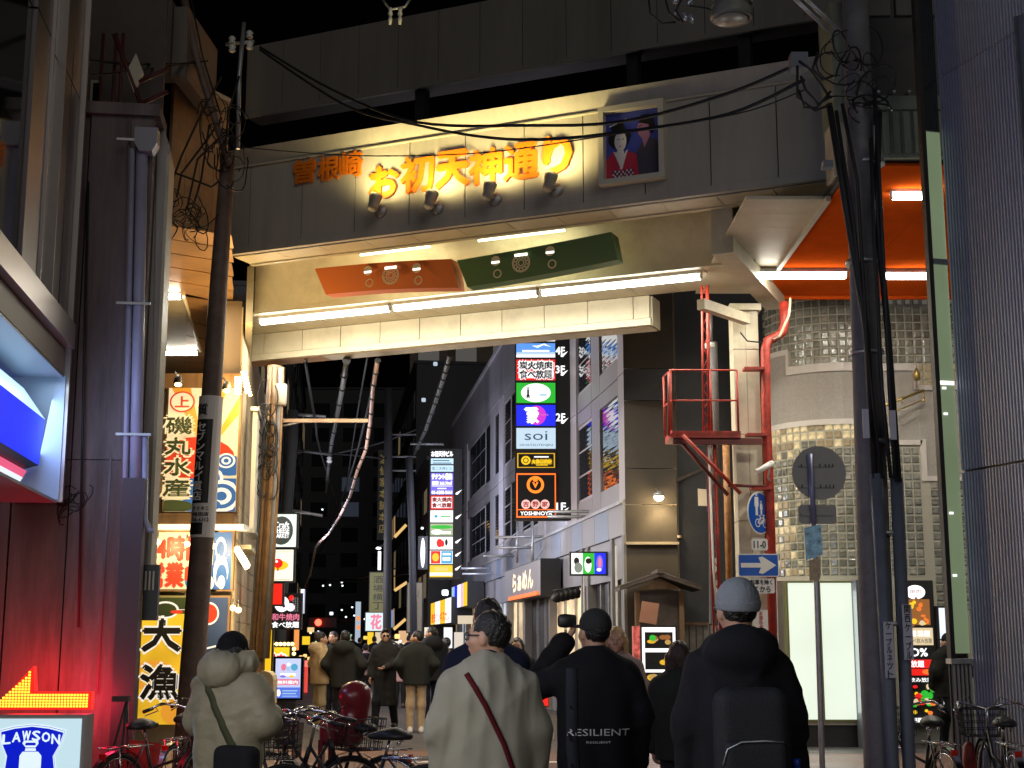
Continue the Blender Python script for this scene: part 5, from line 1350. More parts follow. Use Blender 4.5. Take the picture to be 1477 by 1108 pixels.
mb.build('led_dot', ledm, t, kind='stuff')
lamp('red_glow', t, (XY(60, 12.6), 12.6, ZY(985, 12.6)), 17, (1, 0.015, 0.02), 'POINT', rad=0.25)
lamp('red_glow', t, (XY(140, 12.6), 12.6, ZY(1010, 12.6)), 14, (1, 0.015, 0.06), 'POINT', rad=0.2)

# ------------------------------------------------------------------ seafood bar on the left
YI = 21.3
izb = thing('seafood_bar_building', 'beige tiled building with seafood bar signs behind the left pole', 'building', (XY(290, YI + 0.4), YI + 0.4, 0))
ivory = pm('ivory_wall', (0.55, 0.44, 0.28), 0.6, var=0.1, scale=2, dirt=0.3)
MB().box(XY(150, YI), XY(331, YI), YI + 0.25, YI + 0.4, 0, ZY(540, YI)).build('front_wall', ivory, izb)
MB().box(XY(200, YI), XY(333, YI), YI - 0.05, YI + 0.25, ZY(757, YI), ZY(741, YI)).build('beam', wood, izb)
MB().box(XY(200, YI), XY(338, YI), YI - 0.08, YI + 0.25, ZY(560, YI), ZY(540, YI)).build('beam', wood, izb)
MB().box(XY(196, YI), XY(350, YI), YI - 0.25, YI + 0.25, ZY(765, YI), ZY(758, YI)).build('canopy_edge', white, izb)
# tiled side wall going down the street
tile = pm('beige_tile', (0.56, 0.44, 0.27), 0.5, var=0.15, scale=1.5, dirt=0.25)
LT = Frame((XY(334, 21.6), 21.6, 0), xdir=SDIR)
LEN = 10.5
rows_ = 21; cols_ = 11
nt_ = 0
tm = {}
for i in range(cols_):
    a = i * LEN / cols_; b = (i + 1) * LEN / cols_
    for j in range(rows_):
        z0 = 0.3 + j * 0.31
        mb = MB(LT).box(a + 0.008, b - 0.008, 0, 0.03, z0 + 0.006, z0 + 0.304); mb.build('wall_tile', tile, izb)
bx(LT, 'side_wall', pm('tile_joint', (0.22, 0.16, 0.10), 0.8), izb, 0, LEN, 0.02, 0.4, 0, 6.9)
# windows rail / shutters along that wall
for k in range(7): bx(LT, 'louvre_post', white, izb, 0.5 + k * 0.22, 0.56 + k * 0.22, -0.25, -0.18, 3.3, 5.2 - 0.0)
bx(LT, 'louvre_rail', galv, izb, 0.4, 2.1, -0.28, -0.15, 5.2, 5.26)
bx(LT, 'louvre_rail', galv, izb, 0.4, 2.1, -0.28, -0.15, 3.24, 3.3)
bx(LT, 'awning', cream, izb, 0.0, 1.6, -0.25, -0.02, 2.95, 3.02)
sg_o = em('sun_orange', (1.0, 0.42, 0.04), 0.62); sg_c = em('sign_cream', (1.0, 0.82, 0.48), 0.66, var=0.25, scale=1.2); sg_r = em('sign_red', (0.85, 0.06, 0.02), 0.62); sg_b = em('sign_blue_lit', (0.05, 0.18, 0.5), 0.5)
sg_w = em('sign_white_lit', (1, 0.95, 0.85), 0.7); sg_g = pm('sign_darkgreen', (0.03, 0.05, 0.02), 0.5); sg_y = em('banner_yellow', (1.0, 0.58, 0.03), 0.68, var=0.3, scale=1.5)
def wave(cx, cz, k):
    it = []
    for j, m in enumerate((sg_w, sg_b, sg_w, sg_b)):
        r = k * (1 - j * 0.24); it.append(('e', m, cx, cz, r, r * 0.46))
    return it
rays = []
for j, (a0, a1) in enumerate(((25, 38), (50, 64), (76, 90), (102, 116))):
    rays.append(('p', sg_o, [(.55, .45), (.55 + 1.2 * math.cos(R_(a0)), .45 + .75 * math.sin(R_(a0))), (.55 + 1.2 * math.cos(R_(a1)), .45 + .75 * math.sin(R_(a1)))]))
def clipit(items):
    out = []
    for it in items:
        if it[0] == 'p': out.append((it[0], it[1], [(min(max(a, 0), 1), min(max(b, 0), 1)) for a, b in it[2]]))
        elif it[0] == 'e':
            cx, cz, rx, rz = it[2:6]; pts = [(cx + rx * math.cos(2 * math.pi * k / 20), cz + rz * math.sin(2 * math.pi * k / 20)) for k in range(20)]
            out.append(('p', it[1], [(min(max(a, 0), 1), min(max(b, 0), 1)) for a, b in pts]))
        else: out.append(it)
    return out
items = clipit(rays + [('e', sg_r, .42, .42, .55, .17)] + [('e', sg_w, .5 + .06 * k, .45 - .02 * (k % 3), .012, .005) for k in range(6)] + [('r', sg_b, .35, 0, 1, .26), ('e', sg_b, .9, .36, .3, .08)] + wave(.62, .26, .2) + wave(.85, .40, .13) + wave(.8, .12, .28) + [('e', sg_b, .5, .05, .3, .06), ('e', sg_g, .12, .04, .3, .05)])
items += [('e', sg_r, .2, .87, .18, .085), ('e', sg_c, .2, .87, .155, .073), ('t', sg_r, '上', .2, .87, .085, .2, .04)]
for k, ch in enumerate('磯丸水産'):
    items += [('t', sg_c, ch, .17, .68 - k * .165, .15, .40, .13), ('t', sg_g, ch, .17, .68 - k * .165, .13, .36, .05)]
poster('seafood_bar_sign', 'tall sign with rising sun, blue waves and big black characters left of the pole', 'sign', 228, 557, 333, 738, YI, sg_c, items, frame=wood)
it2 = clipit([('e', sg_b, .82, .18, .25, .3), ('e', sg_w, .82, .1, .18, .2), ('e', sg_b, .82, .05, .12, .13)])
it2 += [('t', sg_r, '24時間', .42, .72, .42, .8, .05), ('t', sg_r, '営業中', .42, .25, .42, .78, .05)]
poster('opening_hours_sign', 'cream sign with two rows of red characters below the tall wave sign', 'sign', 206, 768, 306, 850, YI, sg_c, it2, frame=wood)
it3 = clipit([('r', sg_b, 0, 0, 1, 1), ('e', sg_w, .4, .72, .3, .2), ('e', sg_b, .4, .70, .22, .14), ('e', sg_w, .45, .3, .4, .28), ('e', sg_b, .5, .22, .3, .22), ('e', sg_w, .5, .12, .2, .12)] + [('e', sg_w, .2 + .13 * k, .55 + .05 * (k % 2), .03, .01) for k in range(6)])
poster('wave_sign', 'narrow blue and white wave sign right of the left pole', 'sign', 303, 768, 330, 850, YI, sg_c, it3, frame=wood)
it4 = clipit([('r', sg_g, 0, .9, 1, 1), ('r', sg_w, 0, .895, 1, .905), ('e', sg_w, .5, .9, .3, .07), ('e', sg_g, .5, .9, .25, .055), ('r', sg_g, 0, .87, 1, .9), ('e', sg_r, .2, .885, .14, .015), ('e', sg_r, .75, .885, .14, .015), ('e', sg_o, .3, .38, .5, .12), ('e', sg_o, .9, .1, .4, .12), ('e', sg_y, .3, .38, .3, .08)])
it4 += [('t', sg_w, '大', .45, .70, .26, .85, .10), ('t', inkblack, '大', .45, .70, .24, .82, .06), ('t', sg_w, '漁', .45, .33, .28, .85, .08), ('t', inkblack, '漁', .45, .33, .26, .82, .05)]
poster('fishing_banner', 'yellow banner with two huge black brushed characters behind bicycles', 'banner', 204, 862, 270, 1045, YI, sg_y, it4, frame=pm('banner_edge', (0.2, 0.2, 0.1), 0.6))
it5 = clipit([('e', sg_r, .1, .75, .45, .16), ('e', sg_w, .1, .75, .5, .18), ('e', sg_r, .1, .75, .42, .15), ('p', sg_w, [(0, .22), (1, .3), (1, .27), (0, .19)])])
poster('navy_cloth_sign', 'dark blue cloth sign with a red shape right of the left pole', 'banner', 297, 862, 327, 955, YI, pm('navy_cloth', (0.02, 0.05, 0.16), 0.7), it5, frame=wood)
# clusters of lit bulbs on the tiled wall
t = thing('bulb_strip', 'two bright clusters of warm bulbs high on the beige tiled wall', 'light', P(352, 560, 21.2))
for (u0, v0, u1, v1, n) in ((341, 545, 341, 567, 7), (346, 545, 345, 568, 7), (353, 536, 361, 570, 9), (350, 537, 356, 566, 8)):
    for k in range(n):
        f = k / (n - 1); MB().ell(P(u0 + (u1 - u0) * f, v0 + (v1 - v0) * f, 21.0), (0.03, 0.02, 0.018), 8, 6).build('bulb', bulb_m, t)
lamp('glow', t, P(349, 556, 20.7), 150, (1, 0.66, 0.26), 'POINT', rad=0.15)
t = thing('fluorescent_light', 'slanted warm lit tube under the awning of the seafood bar', 'light', P(350, 803, 21.0))
MB().tube([P(341, 793, 21.0), P(357, 820, 21.0)], 0.04, 8).build('tube', bulb_m, t)
MB().tube([P(343, 789, 21.05), P(360, 817, 21.05)], 0.03, 6).build('housing', white, t)
lamp('glow', t, P(349, 808, 20.8), 70, (1, 0.75, 0.4), 'POINT', rad=0.1)
for k, (u, v, lb, pw) in enumerate(((228, 782, 'bare warm bulb above the red characters, leftmost', 25), (270, 785, 'bare warm bulb above the red characters, middle one', 25), (308, 788, 'bare warm bulb just right of the left pole', 25), (342, 792, 'bare warm bulb at the awning corner', 10), (336, 877, 'warm bulb in a row over the shop entrance, left one', 18), (344, 880, 'warm bulb in a row over the shop entrance, right one', 12))):
    t = thing('hanging_bulb', lb, 'bulb', P(u, v, 20.9), 0, 'bare bulbs of the seafood bar')
    MB().ell(P(u, v, 20.9), 0.042, 10, 8).build('bulb', bulb_m, t)
    MB().tube([P(u, v - 3, 20.9), P(u, v - 14, 20.9)], 0.012, 6).build('socket', black, t)
    lamp('glow', t, P(u, v, 20.75), pw, (1, 0.7, 0.32), 'POINT', rad=0.06)
for (u, v, lb) in ((257, 553, 'small spot lamp above the tall wave sign'), (327, 562, 'small spot lamp right of the left pole')):
    t = thing('sign_spot_lamp', lb, 'spotlight', P(u, v, 20.8), 0, 'spot lamps over the seafood bar sign')
    MB().lathe([(0.02, 0.1), (0.05, 0.08), (0.075, -0.02), (0.07, -0.03)], P(u, v - 3, 20.8), n=14).build('shade', black, t)
    MB().ell(P(u, v + 2, 20.78), (0.055, 0.05, 0.03), 10, 6).build('bulb', bulb_m, t)
    MB().tube([P(u, v - 8, 20.8), P(u - 4, v - 16, 21.2)], 0.015, 6).build('arm', black, t)
    lamp('glow', t, P(u, v + 5, 20.75), 30, (1, 0.7, 0.3), 'SPOT', aim=(0, 0.4, -1), spot=120, blend=0.8)
# ------------------------------------------------------------------ right side of the street: grey office building
gpan = pm('grey_facade_panel', (0.27, 0.265, 0.29), 0.45, var=0.1, scale=1.0, dirt=0.25, streak=True)
gpan2 = pm('pale_facade_panel', (0.42, 0.40, 0.43), 0.45, var=0.1, scale=1.0, dirt=0.2, streak=True)
gband = pm('band_panel', (0.22, 0.26, 0.34), 0.4, metal=0.2, var=0.1, scale=1.5)
def glassmat():
    m = pm('reflecting_glass', (0.02, 0.022, 0.03), 0.04, spec=1.0)
    n = m.node_tree.nodes; l = m.node_tree.links; b = n['Principled BSDF']
    b.inputs['IOR'].default_value = 1.9
    tc = n.new('ShaderNodeTexCoord'); wv = n.new('ShaderNodeTexWave'); wv.bands_direction = 'Z'; wv.inputs['Scale'].default_value = 3.2; wv.inputs['Distortion'].default_value = 1.2
    l.new(tc.outputs['Object'], wv.inputs['Vector'])
    bp = n.new('ShaderNodeBump'); bp.inputs['Strength'].default_value = 0.10; bp.inputs['Distance'].default_value = 0.02
    l.new(wv.outputs['Fac'], bp.inputs['Height']); l.new(bp.outputs[0], b.inputs['Normal'])
    return m
rgl = glassmat()
ob = thing('office_building', 'grey panelled three storey building with tall sign towers on the right of the street', 'building', RF.w(-14, 0.5, 0), RF.ang)
H0, H1, HT = 3.35, 6.2, 10.3
XLN = -34.0
bx(RF, 'core', darkmetal, ob, XLN, -0.01, 0.35, 3.0, 0, HT)
# storeys: bays from the near corner going away
def bay(x1, x0, kind, z0, z1):
    """x1 near end, x0 far end"""
    if kind == 'p': bx(RF, 'wall_panel', gpan2, ob, x0 + 0.01, x1 - 0.01, 0.0, 0.3, z0, z1); return
    if kind == 'd': bx(RF, 'wall_panel', gpan, ob, x0 + 0.01, x1 - 0.01, 0.03, 0.3, z0, z1); return
    zs0, zs1 = z0 + 0.35, z1 - 0.28
    bx(RF, 'wall_panel', gpan, ob, x0 + 0.01, x1 - 0.01, 0.03, 0.3, z0, zs0); bx(RF, 'wall_panel', gpan, ob, x0 + 0.01, x1 - 0.01, 0.03, 0.3, zs1, z1)
    if kind == 'g':
        f = bx(RF, 'window', rgl, ob, x0 + 0.03, x1 - 0.03, 0.06, 0.3, zs0 + 0.01, zs1 - 0.01)
    else:
        f = bx(RF, 'window_frame', gpan2, ob, x0 + 0.02, x1 - 0.02, 0.05, 0.3, zs0 + 0.005, zs1 - 0.005)
        n = 2 if x1 > -9 else 3; w_ = (x1 - x0 - 0.1) / n
        for i in range(n):
            for j in range(3):
                h_ = (zs1 - zs0 - 0.1) / 3
                MB(RF).box(x0 + 0.06 + i * w_, x0 + 0.02 + (i + 1) * w_, 0.035, 0.049, zs0 + 0.06 + j * h_, zs0 + 0.02 + (j + 1) * h_).build('pane', rgl, f, M=WM[f])
def xe(u): return RF.x(u, 700)
edges = [(0.0, 'p'), (xe(893), 'g'), (xe(864), 'd'), (xe(852), 'w'), (xe(832), 'p')]
x = xe(815)
seq = []
for i in range(len(edges)):
    nx = edges[i + 1][0] if i + 1 < len(edges) else x
    seq.append((edges[i][0], nx, edges[i][1]))
kinds = ['w', 'g', 'p', 'w', 'w', 'd', 'g', 'w', 'p', 'g', 'd', 'g', 'w', 'w']
k = 0
while x > XLN + 1.2:
    wd_ = 1.15 if kinds[k % len(kinds)] in 'wg' else 0.85
    wd_ *= 1.25
    seq.append((x, x - wd_, kinds[k % len(kinds)])); x -= wd_; k += 1
for (a, b, kd) in seq:
    bay(a, b, kd, H0 + 0.62, H1 + 0.0); bay(a, b, kd, H1 + 0.02, 8.75)
    bx(RF, 'parapet_panel', gpan, ob, b + 0.01, a - 0.01, 0.0, 0.3, 8.77, HT)
bx(RF, 'parapet_coping', gpan2, ob, XLN, 0, -0.06, 0.4, HT, HT + 0.12)
for i in range(26):
    a = -i * 1.3
    bx(RF, 'band_panel', gband if i % 2 else gpan, ob, a - 1.29, a - 0.01, -0.05, 0.3, H0, H0 + 0.6)
bx(RF, 'band_trim', galv, ob, XLN, 0, -0.09, -0.055, H0 + 0.54, H0 + 0.6)
# ground floor shops
gray_w = pm('shop_pillar', (0.19, 0.18, 0.18), 0.5, var=0.1)
lit_shop = em('shop_interior', (1.0, 0.74, 0.42), 0.6, light=True, var=0.7, scale=1.6)
lit_cool = em('shop_interior_cool', (0.85, 0.92, 1.0), 0.45, light=True, var=0.6, scale=1.6)
cols_x = [0.0, xe(885), xe(850), xe(842), xe(795), xe(760), xe(735), xe(715), xe(700), xe(688), xe(676), xe(664), xe(655)]
for i, (a, b) in enumerate(zip(cols_x[:-1], cols_x[1:])):
    bx(RF, 'pillar', gray_w, ob, a - 0.16, a - 0.0, -0.05, 0.3, 0, H0 - 0.002)
    m = [darkmetal, darkmetal, gray_w, lit_shop, darkmetal, lit_shop, lit_cool, lit_shop, lit_cool, lit_shop, lit_cool, lit_shop][i]
    f = bx(RF, 'shop_window', m, ob, b + 0.01, a - 0.17, 0.12, 0.2, 0.35, 2.6)
    bx(RF, 'shop_lintel', gpan, ob, b + 0.01, a - 0.17, 0.0, 0.2, 2.61, H0 - 0.01)
    bx(RF, 'shop_sill', gray_w, ob, b + 0.01, a - 0.17, 0.0, 0.2, 0, 0.34)
    for q in range(2):
        xm_ = b + (a - 0.17 - b) * (q + 1) / 3
        bx(RF, 'shop_mullion', galv, ob, xm_ - 0.02, xm_ + 0.02, 0.06, 0.119, 0.35, 2.6)
for (u, v) in ((846, 820), (893, 820)):
    x_ = xe(u); bx(RF, 'bright_edge', white, ob, x_ - 0.04, x_, -0.08, -0.051, 0, 3.2)
# beams holding sign frames
fr_m = galv
t = thing('signboard_truss', 'empty steel sign frames sticking out from the grey office building', 'frame', RF.w(-9, -0.5, 3.8), RF.ang, None)
for (u0, v0, u1, v1, Y) in ((790, 738, 905, 738, 27.6), (790, 745, 865, 746, 27.6), (714, 790, 766, 790, 33), (713, 775, 790, 774, 33), (697, 802, 742, 802, 36), (768, 752, 768, 820, 33), (667, 828, 712, 828, 42), (664, 820, 708, 820, 42), (746, 752, 746, 812, 34)):
    MB().tube([P(u0, v0, Y), P(u1, v1, Y)], 0.035, 6).build('beam', fr_m, t)
for (u0, v0, u1, v1, Y) in ((768, 815, 790, 780, 33), (714, 790, 770, 752, 33), (850, 766, 862, 745, 27.5)): MB().tube([P(u0, v0, Y), P(u1, v1, Y)], 0.015, 5).build('stay', fr_m, t)

# ------------------------------------------------------------------ sign towers
def swoosh(mb, x, z, k, y):
    pts = [(-0.10, -0.18), (0.02, -0.20), (0.30, 0.12), (0.02, -0.02), (-0.10, -0.10)]
    mb.ext([(x + a * k, z + b * k) for a, b in pts], y, y + 0.002)
def tower(name, label, u0, u1, ub, v0, v1, Y, panels, floors, grp):
    x0, x1, x2 = XY(u0, Y), XY(u1, Y), XY(ub, Y)
    t = thing(name, label, 'sign tower', ((x0 + x2) / 2, Y, ZY(v1, Y)), 0, grp)
    MB().box(x0 - 0.03, x2, Y, Y + 0.35, ZY(v1, Y) - 0.03, ZY(v0, Y) + 0.03).build('case', black, t)
    for (p0, p1, bgm, items) in panels:
        za, zb_ = ZY(p1, Y), ZY(p0, Y); W = x1 - x0; H = zb_ - za
        mats = [bgm]; mb = MB(); mb.box(x0, x1, Y - 0.03, Y - 0.002, za + 0.01, zb_ - 0.01)
        for lay, it in enumerate(items):
            m = it[1]
            if m not in mats: mats.append(m)
            mb.mi = mats.index(m); y = Y - 0.032 - 0.001 * (lay + 1)
            if it[0] == 'r': a, b, c, d = it[2:6]; mb.ext([(x0 + W * a, za + H * b), (x0 + W * c, za + H * b), (x0 + W * c, za + H * d), (x0 + W * a, za + H * d)], y, y + 0.0008)
            elif it[0] == 'e': cx, cz, rx, rz = it[2:6]; mb.disc(x0 + W * cx, za + H * cz, W * rx, H * rz, y, y + 0.0008, 24)
            elif it[0] == 'o': cx, cz, r, wd = it[2:6]; mb.ring(x0 + W * cx, za + H * cz, W * r, W * wd, y, y + 0.0008, 24)
            elif it[0] == 'p': mb.ext([(x0 + W * a, za + H * b) for a, b in it[2]], y, y + 0.0008)
            elif it[0] == 't': mb.text(it[2], x0 + W * it[3], za + H * it[4], H * it[5], y, W * it[6], (it[7] if len(it) > 7 else 0) * H)
        mb.build('lit_panel', mats, t)
    mb = MB()
    for (s_, v) in floors:
        x = (x1 + x2) / 2 - 0.02; z = ZY(v, Y)
        if s_: mb.text(s_, x - 0.03 * Y / 29, z, 0.16 * Y / 29, Y - 0.004, 0.19 * Y / 29, 0.006)
        swoosh(mb, x + 0.02, z - 0.06 * Y / 29, 0.40 * Y / 29 if s_ else 0.34 * Y / 29, Y - 0.01)
    mb.build('floor_mark', eW, t, kind='stuff')
    # unseen glowing back and lamp, added to brighten the facade further on
    bx(WORLD, 'added_rear_panel', pale_back, t, x0, x1, Y + 0.351, Y + 0.38, ZY(v1, Y), ZY(v0, Y))
    lamp_x('rear_fill', t, ((x0 + x1) / 2, Y + 0.45, (ZY(v0, Y) + ZY(v1, Y)) / 2), (1, 0, 0), 140, (0.75, 0.78, 1), x1 - x0, ZY(v0, Y) - ZY(v1, Y), aim=(0.25, 1, 0))
    return t
pale_back = em('added_rear_light', (0.7, 0.75, 1.0), 0.8)
neon = em('neon_orange', (1, 0.16, 0.02), 1.3); neonr = em('neon_ring', (1, 0.22, 0.02), 1.4); pinkw = em('pink_white', (1, 0.55, 0.5), 1.0)
skyb = em('sky_blue', (0.12, 0.35, 0.9), 0.9, light=True); pale = em('pale_blue_panel', (0.62, 0.80, 0.95), 0.8, light=True); navy = em('navy_text', (0.08, 0.15, 0.3), 0.4)
YT1 = 29.4
yoshi = [('r', neon, 0, 0, 1, .035), ('r', neon, 0, .965, 1, 1), ('r', neon, 0, 0, .03, 1), ('r', neon, .97, 0, 1, 1), ('r', neon, 0, .17, 1, .19),
         ('o', neonr, .48, .74, .15, .07), ('p', neonr, [(.40, .80), (.48, .66), (.56, .80), (.51, .80), (.48, .74), (.45, .80)]), ('e', neonr, .48, .84, .06, .03)]
for k, ch in enumerate('吉野家'): yoshi += [('e', pinkw, .24 + k * .24, .30, .115, .105), ('t', inkred, ch, .24 + k * .24, .30, .12, .15, .004)]
yoshi.append(('t', eW, 'YOSHINOYA', .5, .095, .085, .8, .004))
tower('sign_tower', 'taller nearer sign tower with lit tenant panels and an orange bowl emblem at the bottom', 745, 803, 825, 470, 748, YT1, [
    (474, 493, eW, []),
    (495, 516, skyb, [('r', eW, 0, 0, 1, .18), ('r', pale, 0, .18, 1, .35), ('r', eW, .15, .38, .85, .5), ('p', eW, [(.4, .8), (.55, .65), (.7, .85), (.9, .7), (.72, .95), (.55, .8)])]),
    (519, 549, em('bright_white_panel', (1, 0.97, 0.97), 1.0, light=True), [('r', eR, 0, 0, .06, 1), ('r', eR, .94, 0, 1, 1), ('r', eR, 0, .93, 1, 1), ('r', eR, 0, 0, 1, .10), ('p', eR, [(.2, .45), (.35, .6), (.5, .45), (.65, .6), (.8, .45), (.5, .3)]), ('t', eW, '炭火焼肉', .5, .71, .42, .88, .07), ('t', inkblack, '炭火焼肉', .5, .71, .37, .84, .03), ('t', eW, '食べ放題', .5, .29, .42, .88, .07), ('t', inkblack, '食べ放題', .5, .29, .37, .84, .03)]),
    (552, 582, eG, [('e', eW, .5, .5, .38, .45), ('e', inkblack, .3, .72, .02, .05), ('r', inkblack, .275, .3, .325, .66), ('r', inkblack, .26, .22, .29, .4), ('r', inkblack, .31, .22, .34, .4), ('t', eCy, 'THE CAFE', .6, .53, .10, .3), ('r', eCy, .6, .36, .78, .42)]),
    (584, 615, eB, [('e', eMg, .52, .5, .24, .45), ('t', eW, '一', .38, .78, .12, .3, .06), ('t', eW, '家', .42, .42, .55, .28, .05), ('t', ePk, 'PAPER', .72, .52, .09, .2)]),
    (617, 648, pale, [('t', navy, 'soi', .5, .62, .42, .58), ('t', navy, 'OHATSUTENJIN', .5, .17, .13, .84)]),
    (653, 676, eK, [('r', eGo, .02, .04, .98, .09), ('r', eGo, .02, .91, .98, .96), ('r', eGo, .02, .04, .05, .96), ('r', eGo, .95, .04, .98, .96), ('e', eY, .24, .5, .12, .28), ('o', eK, .24, .5, .05, .02), ('t', eY, '大衆居酒屋', .64, .42, .26, .5, .05), ('r', eW, .45, .68, .82, .76), ('r', eY, .5, .18, .8, .24)]),
    (683, 747, eK, yoshi)],
    [('4F', 506), ('3F', 533), ('2F', 602), ('1F', 731)], 'sign towers of the office building')
YT2 = 40.0
lines = lambda m, n, a=.08, b=.92: [('r', m, a, .12 + k * .8 / n, b - .1 * (k % 2), .12 + k * .8 / n + .28 / n) for k in range(n)]
pur = em('panel_purple', (0.22, 0.18, 0.9), 0.8, light=True); cy1 = em('panel_cyan', (0.6, 0.85, 1), 0.9, light=True)
tower('sign_tower', 'shorter farther sign tower with many small tenant panels and a yellow bottom panel', 619, 652, 664, 649, 834, YT2, [
    (650, 660, eK, [('t', eW, 'お初天神ビル', .5, .5, .8, .96, .05)]),
    (661, 670, cy1, lines(navy, 2)), (671, 681, cy1, [('t', navy, '第二天神ビル', .5, .5, .5, .9)]),
    (682, 714, pur, [('t', eW, 'テナント募集', .5, .82, .26, .9, .03), ('t', eW, '面積 363.70㎡', .5, .53, .18, .88, .01), ('r', eW, .05, .38, .95, .41), ('r', eW, .3, .26, .7, .31), ('t', eW, '06-6288-5661', .5, .11, .15, .9, .01)]),
    (715, 735, em('bright_white_panel', (1, 0.97, 0.97), 1.0, light=True), [('r', eR, 0, 0, 1, .1), ('r', eR, 0, .9, 1, 1), ('r', eR, 0, 0, .05, 1), ('r', eR, .95, 0, 1, 1), ('t', inkred, '炭火焼肉', .5, .7, .32, .85, .02), ('t', inkred, '食べ放題', .5, .3, .32, .85, .02)]),
    (736, 754, eW, [('e', eCy, .25, .5, .08, .12), ('r', eG, .45, .45, .9, .55)]),
    (755, 773, em('olive_panel', (0.5, 0.6, 0.35), 0.7), [('e', eW, .3, .3, .25, .2), ('e', eG, .5, .7, .5, .15), ('r', eW, .15, .15, .9, .35)]),
    (774, 793, eW, [('t', ePu, '居酒屋', .12, .5, .6, .12), ('e', eR, .42, .5, .14, .33), ('e', eR, .55, .45, .08, .25), ('e', inkblack, .72, .55, .06, .25)]),
    (794, 814, eW, [('r', eR, .04, .05, .46, .95), ('e', eY, .25, .5, .15, .3), ('r', eCy, .5, .05, .98, .95), ('r', eW, .56, .65, .92, .8), ('r', eW, .56, .25, .9, .5)]),
    (815, 833, eY, [('r', eW, 0, .15, 1, .38), ('r', em('y2', (1, .8, .2), .7), .2, .5, .8, .8)])],
    [('', 705), ('', 740), ('', 775), ('', 794), ('', 814)], 'sign towers of the office building')
# horizontal lit sign boxes on the band
def facade_sign(name, label, u0, u1, d, z0, z1, cols, txt=None, grp=None):
    a, b = RF.x(u0, 850, -d), RF.x(u1, 850, -d)
    t = thing(name, label, 'sign', RF.w((a + b) / 2, -d, z0), RF.ang, grp)
    bx(RF, 'case', black, t, a, b, -d, -0.06, z0, z1)
    mats = []; mb = MB(RF)
    n = len(cols)
    for i, m in enumerate(cols):
        if m not in mats: mats.append(m)
        mb.mi = mats.index(m); mb.box(a + (b - a) * i / n, a + (b - a) * (i + 1) / n - 0.01, -d - 0.01, -d - 0.001, z0 + 0.02, z1 - 0.02)
    if txt:
        for (s_, m, fx, fz, fh, fw_) in txt:
            if m not in mats: mats.append(m)
            mb.mi = mats.index(m); mb.text(s_, a + (b - a) * fx, z0 + (z1 - z0) * fz, (z1 - z0) * fh, -d - 0.014, (b - a) * fw_, 0.01)
    mb.build('lit_face', mats, t); return t
# three coloured sign facing the viewer
poster('three_colour_sign', 'lit white, green and blue sign with pale figures above the shop row', 'sign', 825, 798, 875, 828, 25.6, eG,
       [('r', eW, 0, 0, .33, 1), ('r', eB, .67, 0, 1, 1), ('e', inkblack, .15, .62, .08, .18), ('e', em('gr', (.3, .35, .3), .6), .2, .3, .12, .25), ('e', eW, .48, .45, .10, .38), ('e', inkblack, .5, .62, .09, .14), ('e', ePu, .82, .5, .1, .4), ('e', ePk, .83, .55, .05, .25), ('e', eW, .8, .2, .07, .08)])
MB().box(XY(876, 25.7), XY(900, 25.7), 25.7, 25.9, ZY(825, 25.7), ZY(800, 25.7)).build('wooden_sign_box', wood, M=None); tag(bpy.data.objects['wooden_sign_box'], 'brown wooden box beside the lit three colour sign', 'box')
facade_sign('noodle_shop_sign', 'grey sign fascia with white lettering shape and an orange lit underline', 728, 780, 0.5, 2.5, 3.3, [gpan])
a = RF.x(739, 880, -0.53); b = RF.x(768, 880, -0.53)
t = thing('white_lettering', 'glowing white brush lettering on the grey fascia above the shop row', 'lettering', RF.w((a + b) / 2, -0.54, 2.75), RF.ang)
MB(RF).text('らぁめん', (a + b) / 2, 2.92, 0.42, -0.52, (b - a), 0.02).build('lettering', em('white_orange', (1, 0.75, 0.5), 1.4), t)
a2 = RF.x(735, 890, -0.53); b2 = RF.x(776, 890, -0.53); bx(RF, 'underline', neon, t, a2, b2, -0.56, -0.515, 2.52, 2.6)
facade_sign('small_lit_sign', 'row of blue white and yellow lit signs under the far tower', 652, 674, 0.6, 2.6, 3.4, [eLB, eB, eW, em('pinkp', (1, .7, .8), .7), eY])
facade_sign('yellow_red_sign', 'slanting lit sign with yellow and red blocks at street end', 622, 651, 0.8, 2.1, 3.0, [eY, eW, eY, eW], [('激安ジンギスカン', eR, .5, .3, .4, .9)])
# ------------------------------------------------------------------ buildings further down on both sides
def block(name, label, fr, x0, x1, h, mat, win=None, wm=None, nfl=4, nw=5, dep=5.0, grp=None, y0=0.0):
    t = thing(name, label, 'building', fr.w((x0 + x1) / 2, y0 + 0.5, 0), fr.ang, grp)
    bx(fr, 'wall', mat, t, x0, x1, y0, y0 + dep, 0, h)
    for i in range(nw):
        for j in range(nfl):
            a = x0 + (x1 - x0) * (i + 0.2) / nw; b = x0 + (x1 - x0) * (i + 0.8) / nw; z0 = 3.2 + j * (h - 3.6) / nfl; z1 = z0 + (h - 3.6) / nfl * 0.62
            lit = rnd.random() < 0.12
            f = bx(fr, 'window_frame', darkmetal, t, a, b, y0 - 0.04, y0 - 0.002, z0, z1)
            MB(fr).box(a + 0.06, b - 0.06, y0 - 0.05, y0 - 0.041, z0 + 0.06, z1 - 0.06).build('pane', wm if (wm and lit) else glass_d, f, M=WM[f])
    bx(fr, 'roof_edge', mat, t, x0 - 0.05, x1 + 0.05, y0 - 0.12, y0 + dep, h, h + 0.15)
    return t
dark1 = pm('night_wall_grey', (0.12, 0.12, 0.125), 0.8, var=0.2); dark2 = pm('night_wall_brown', (0.15, 0.12, 0.10), 0.8, var=0.2); dark3 = pm('night_wall_dark', (0.04, 0.042, 0.046), 0.8, var=0.2)
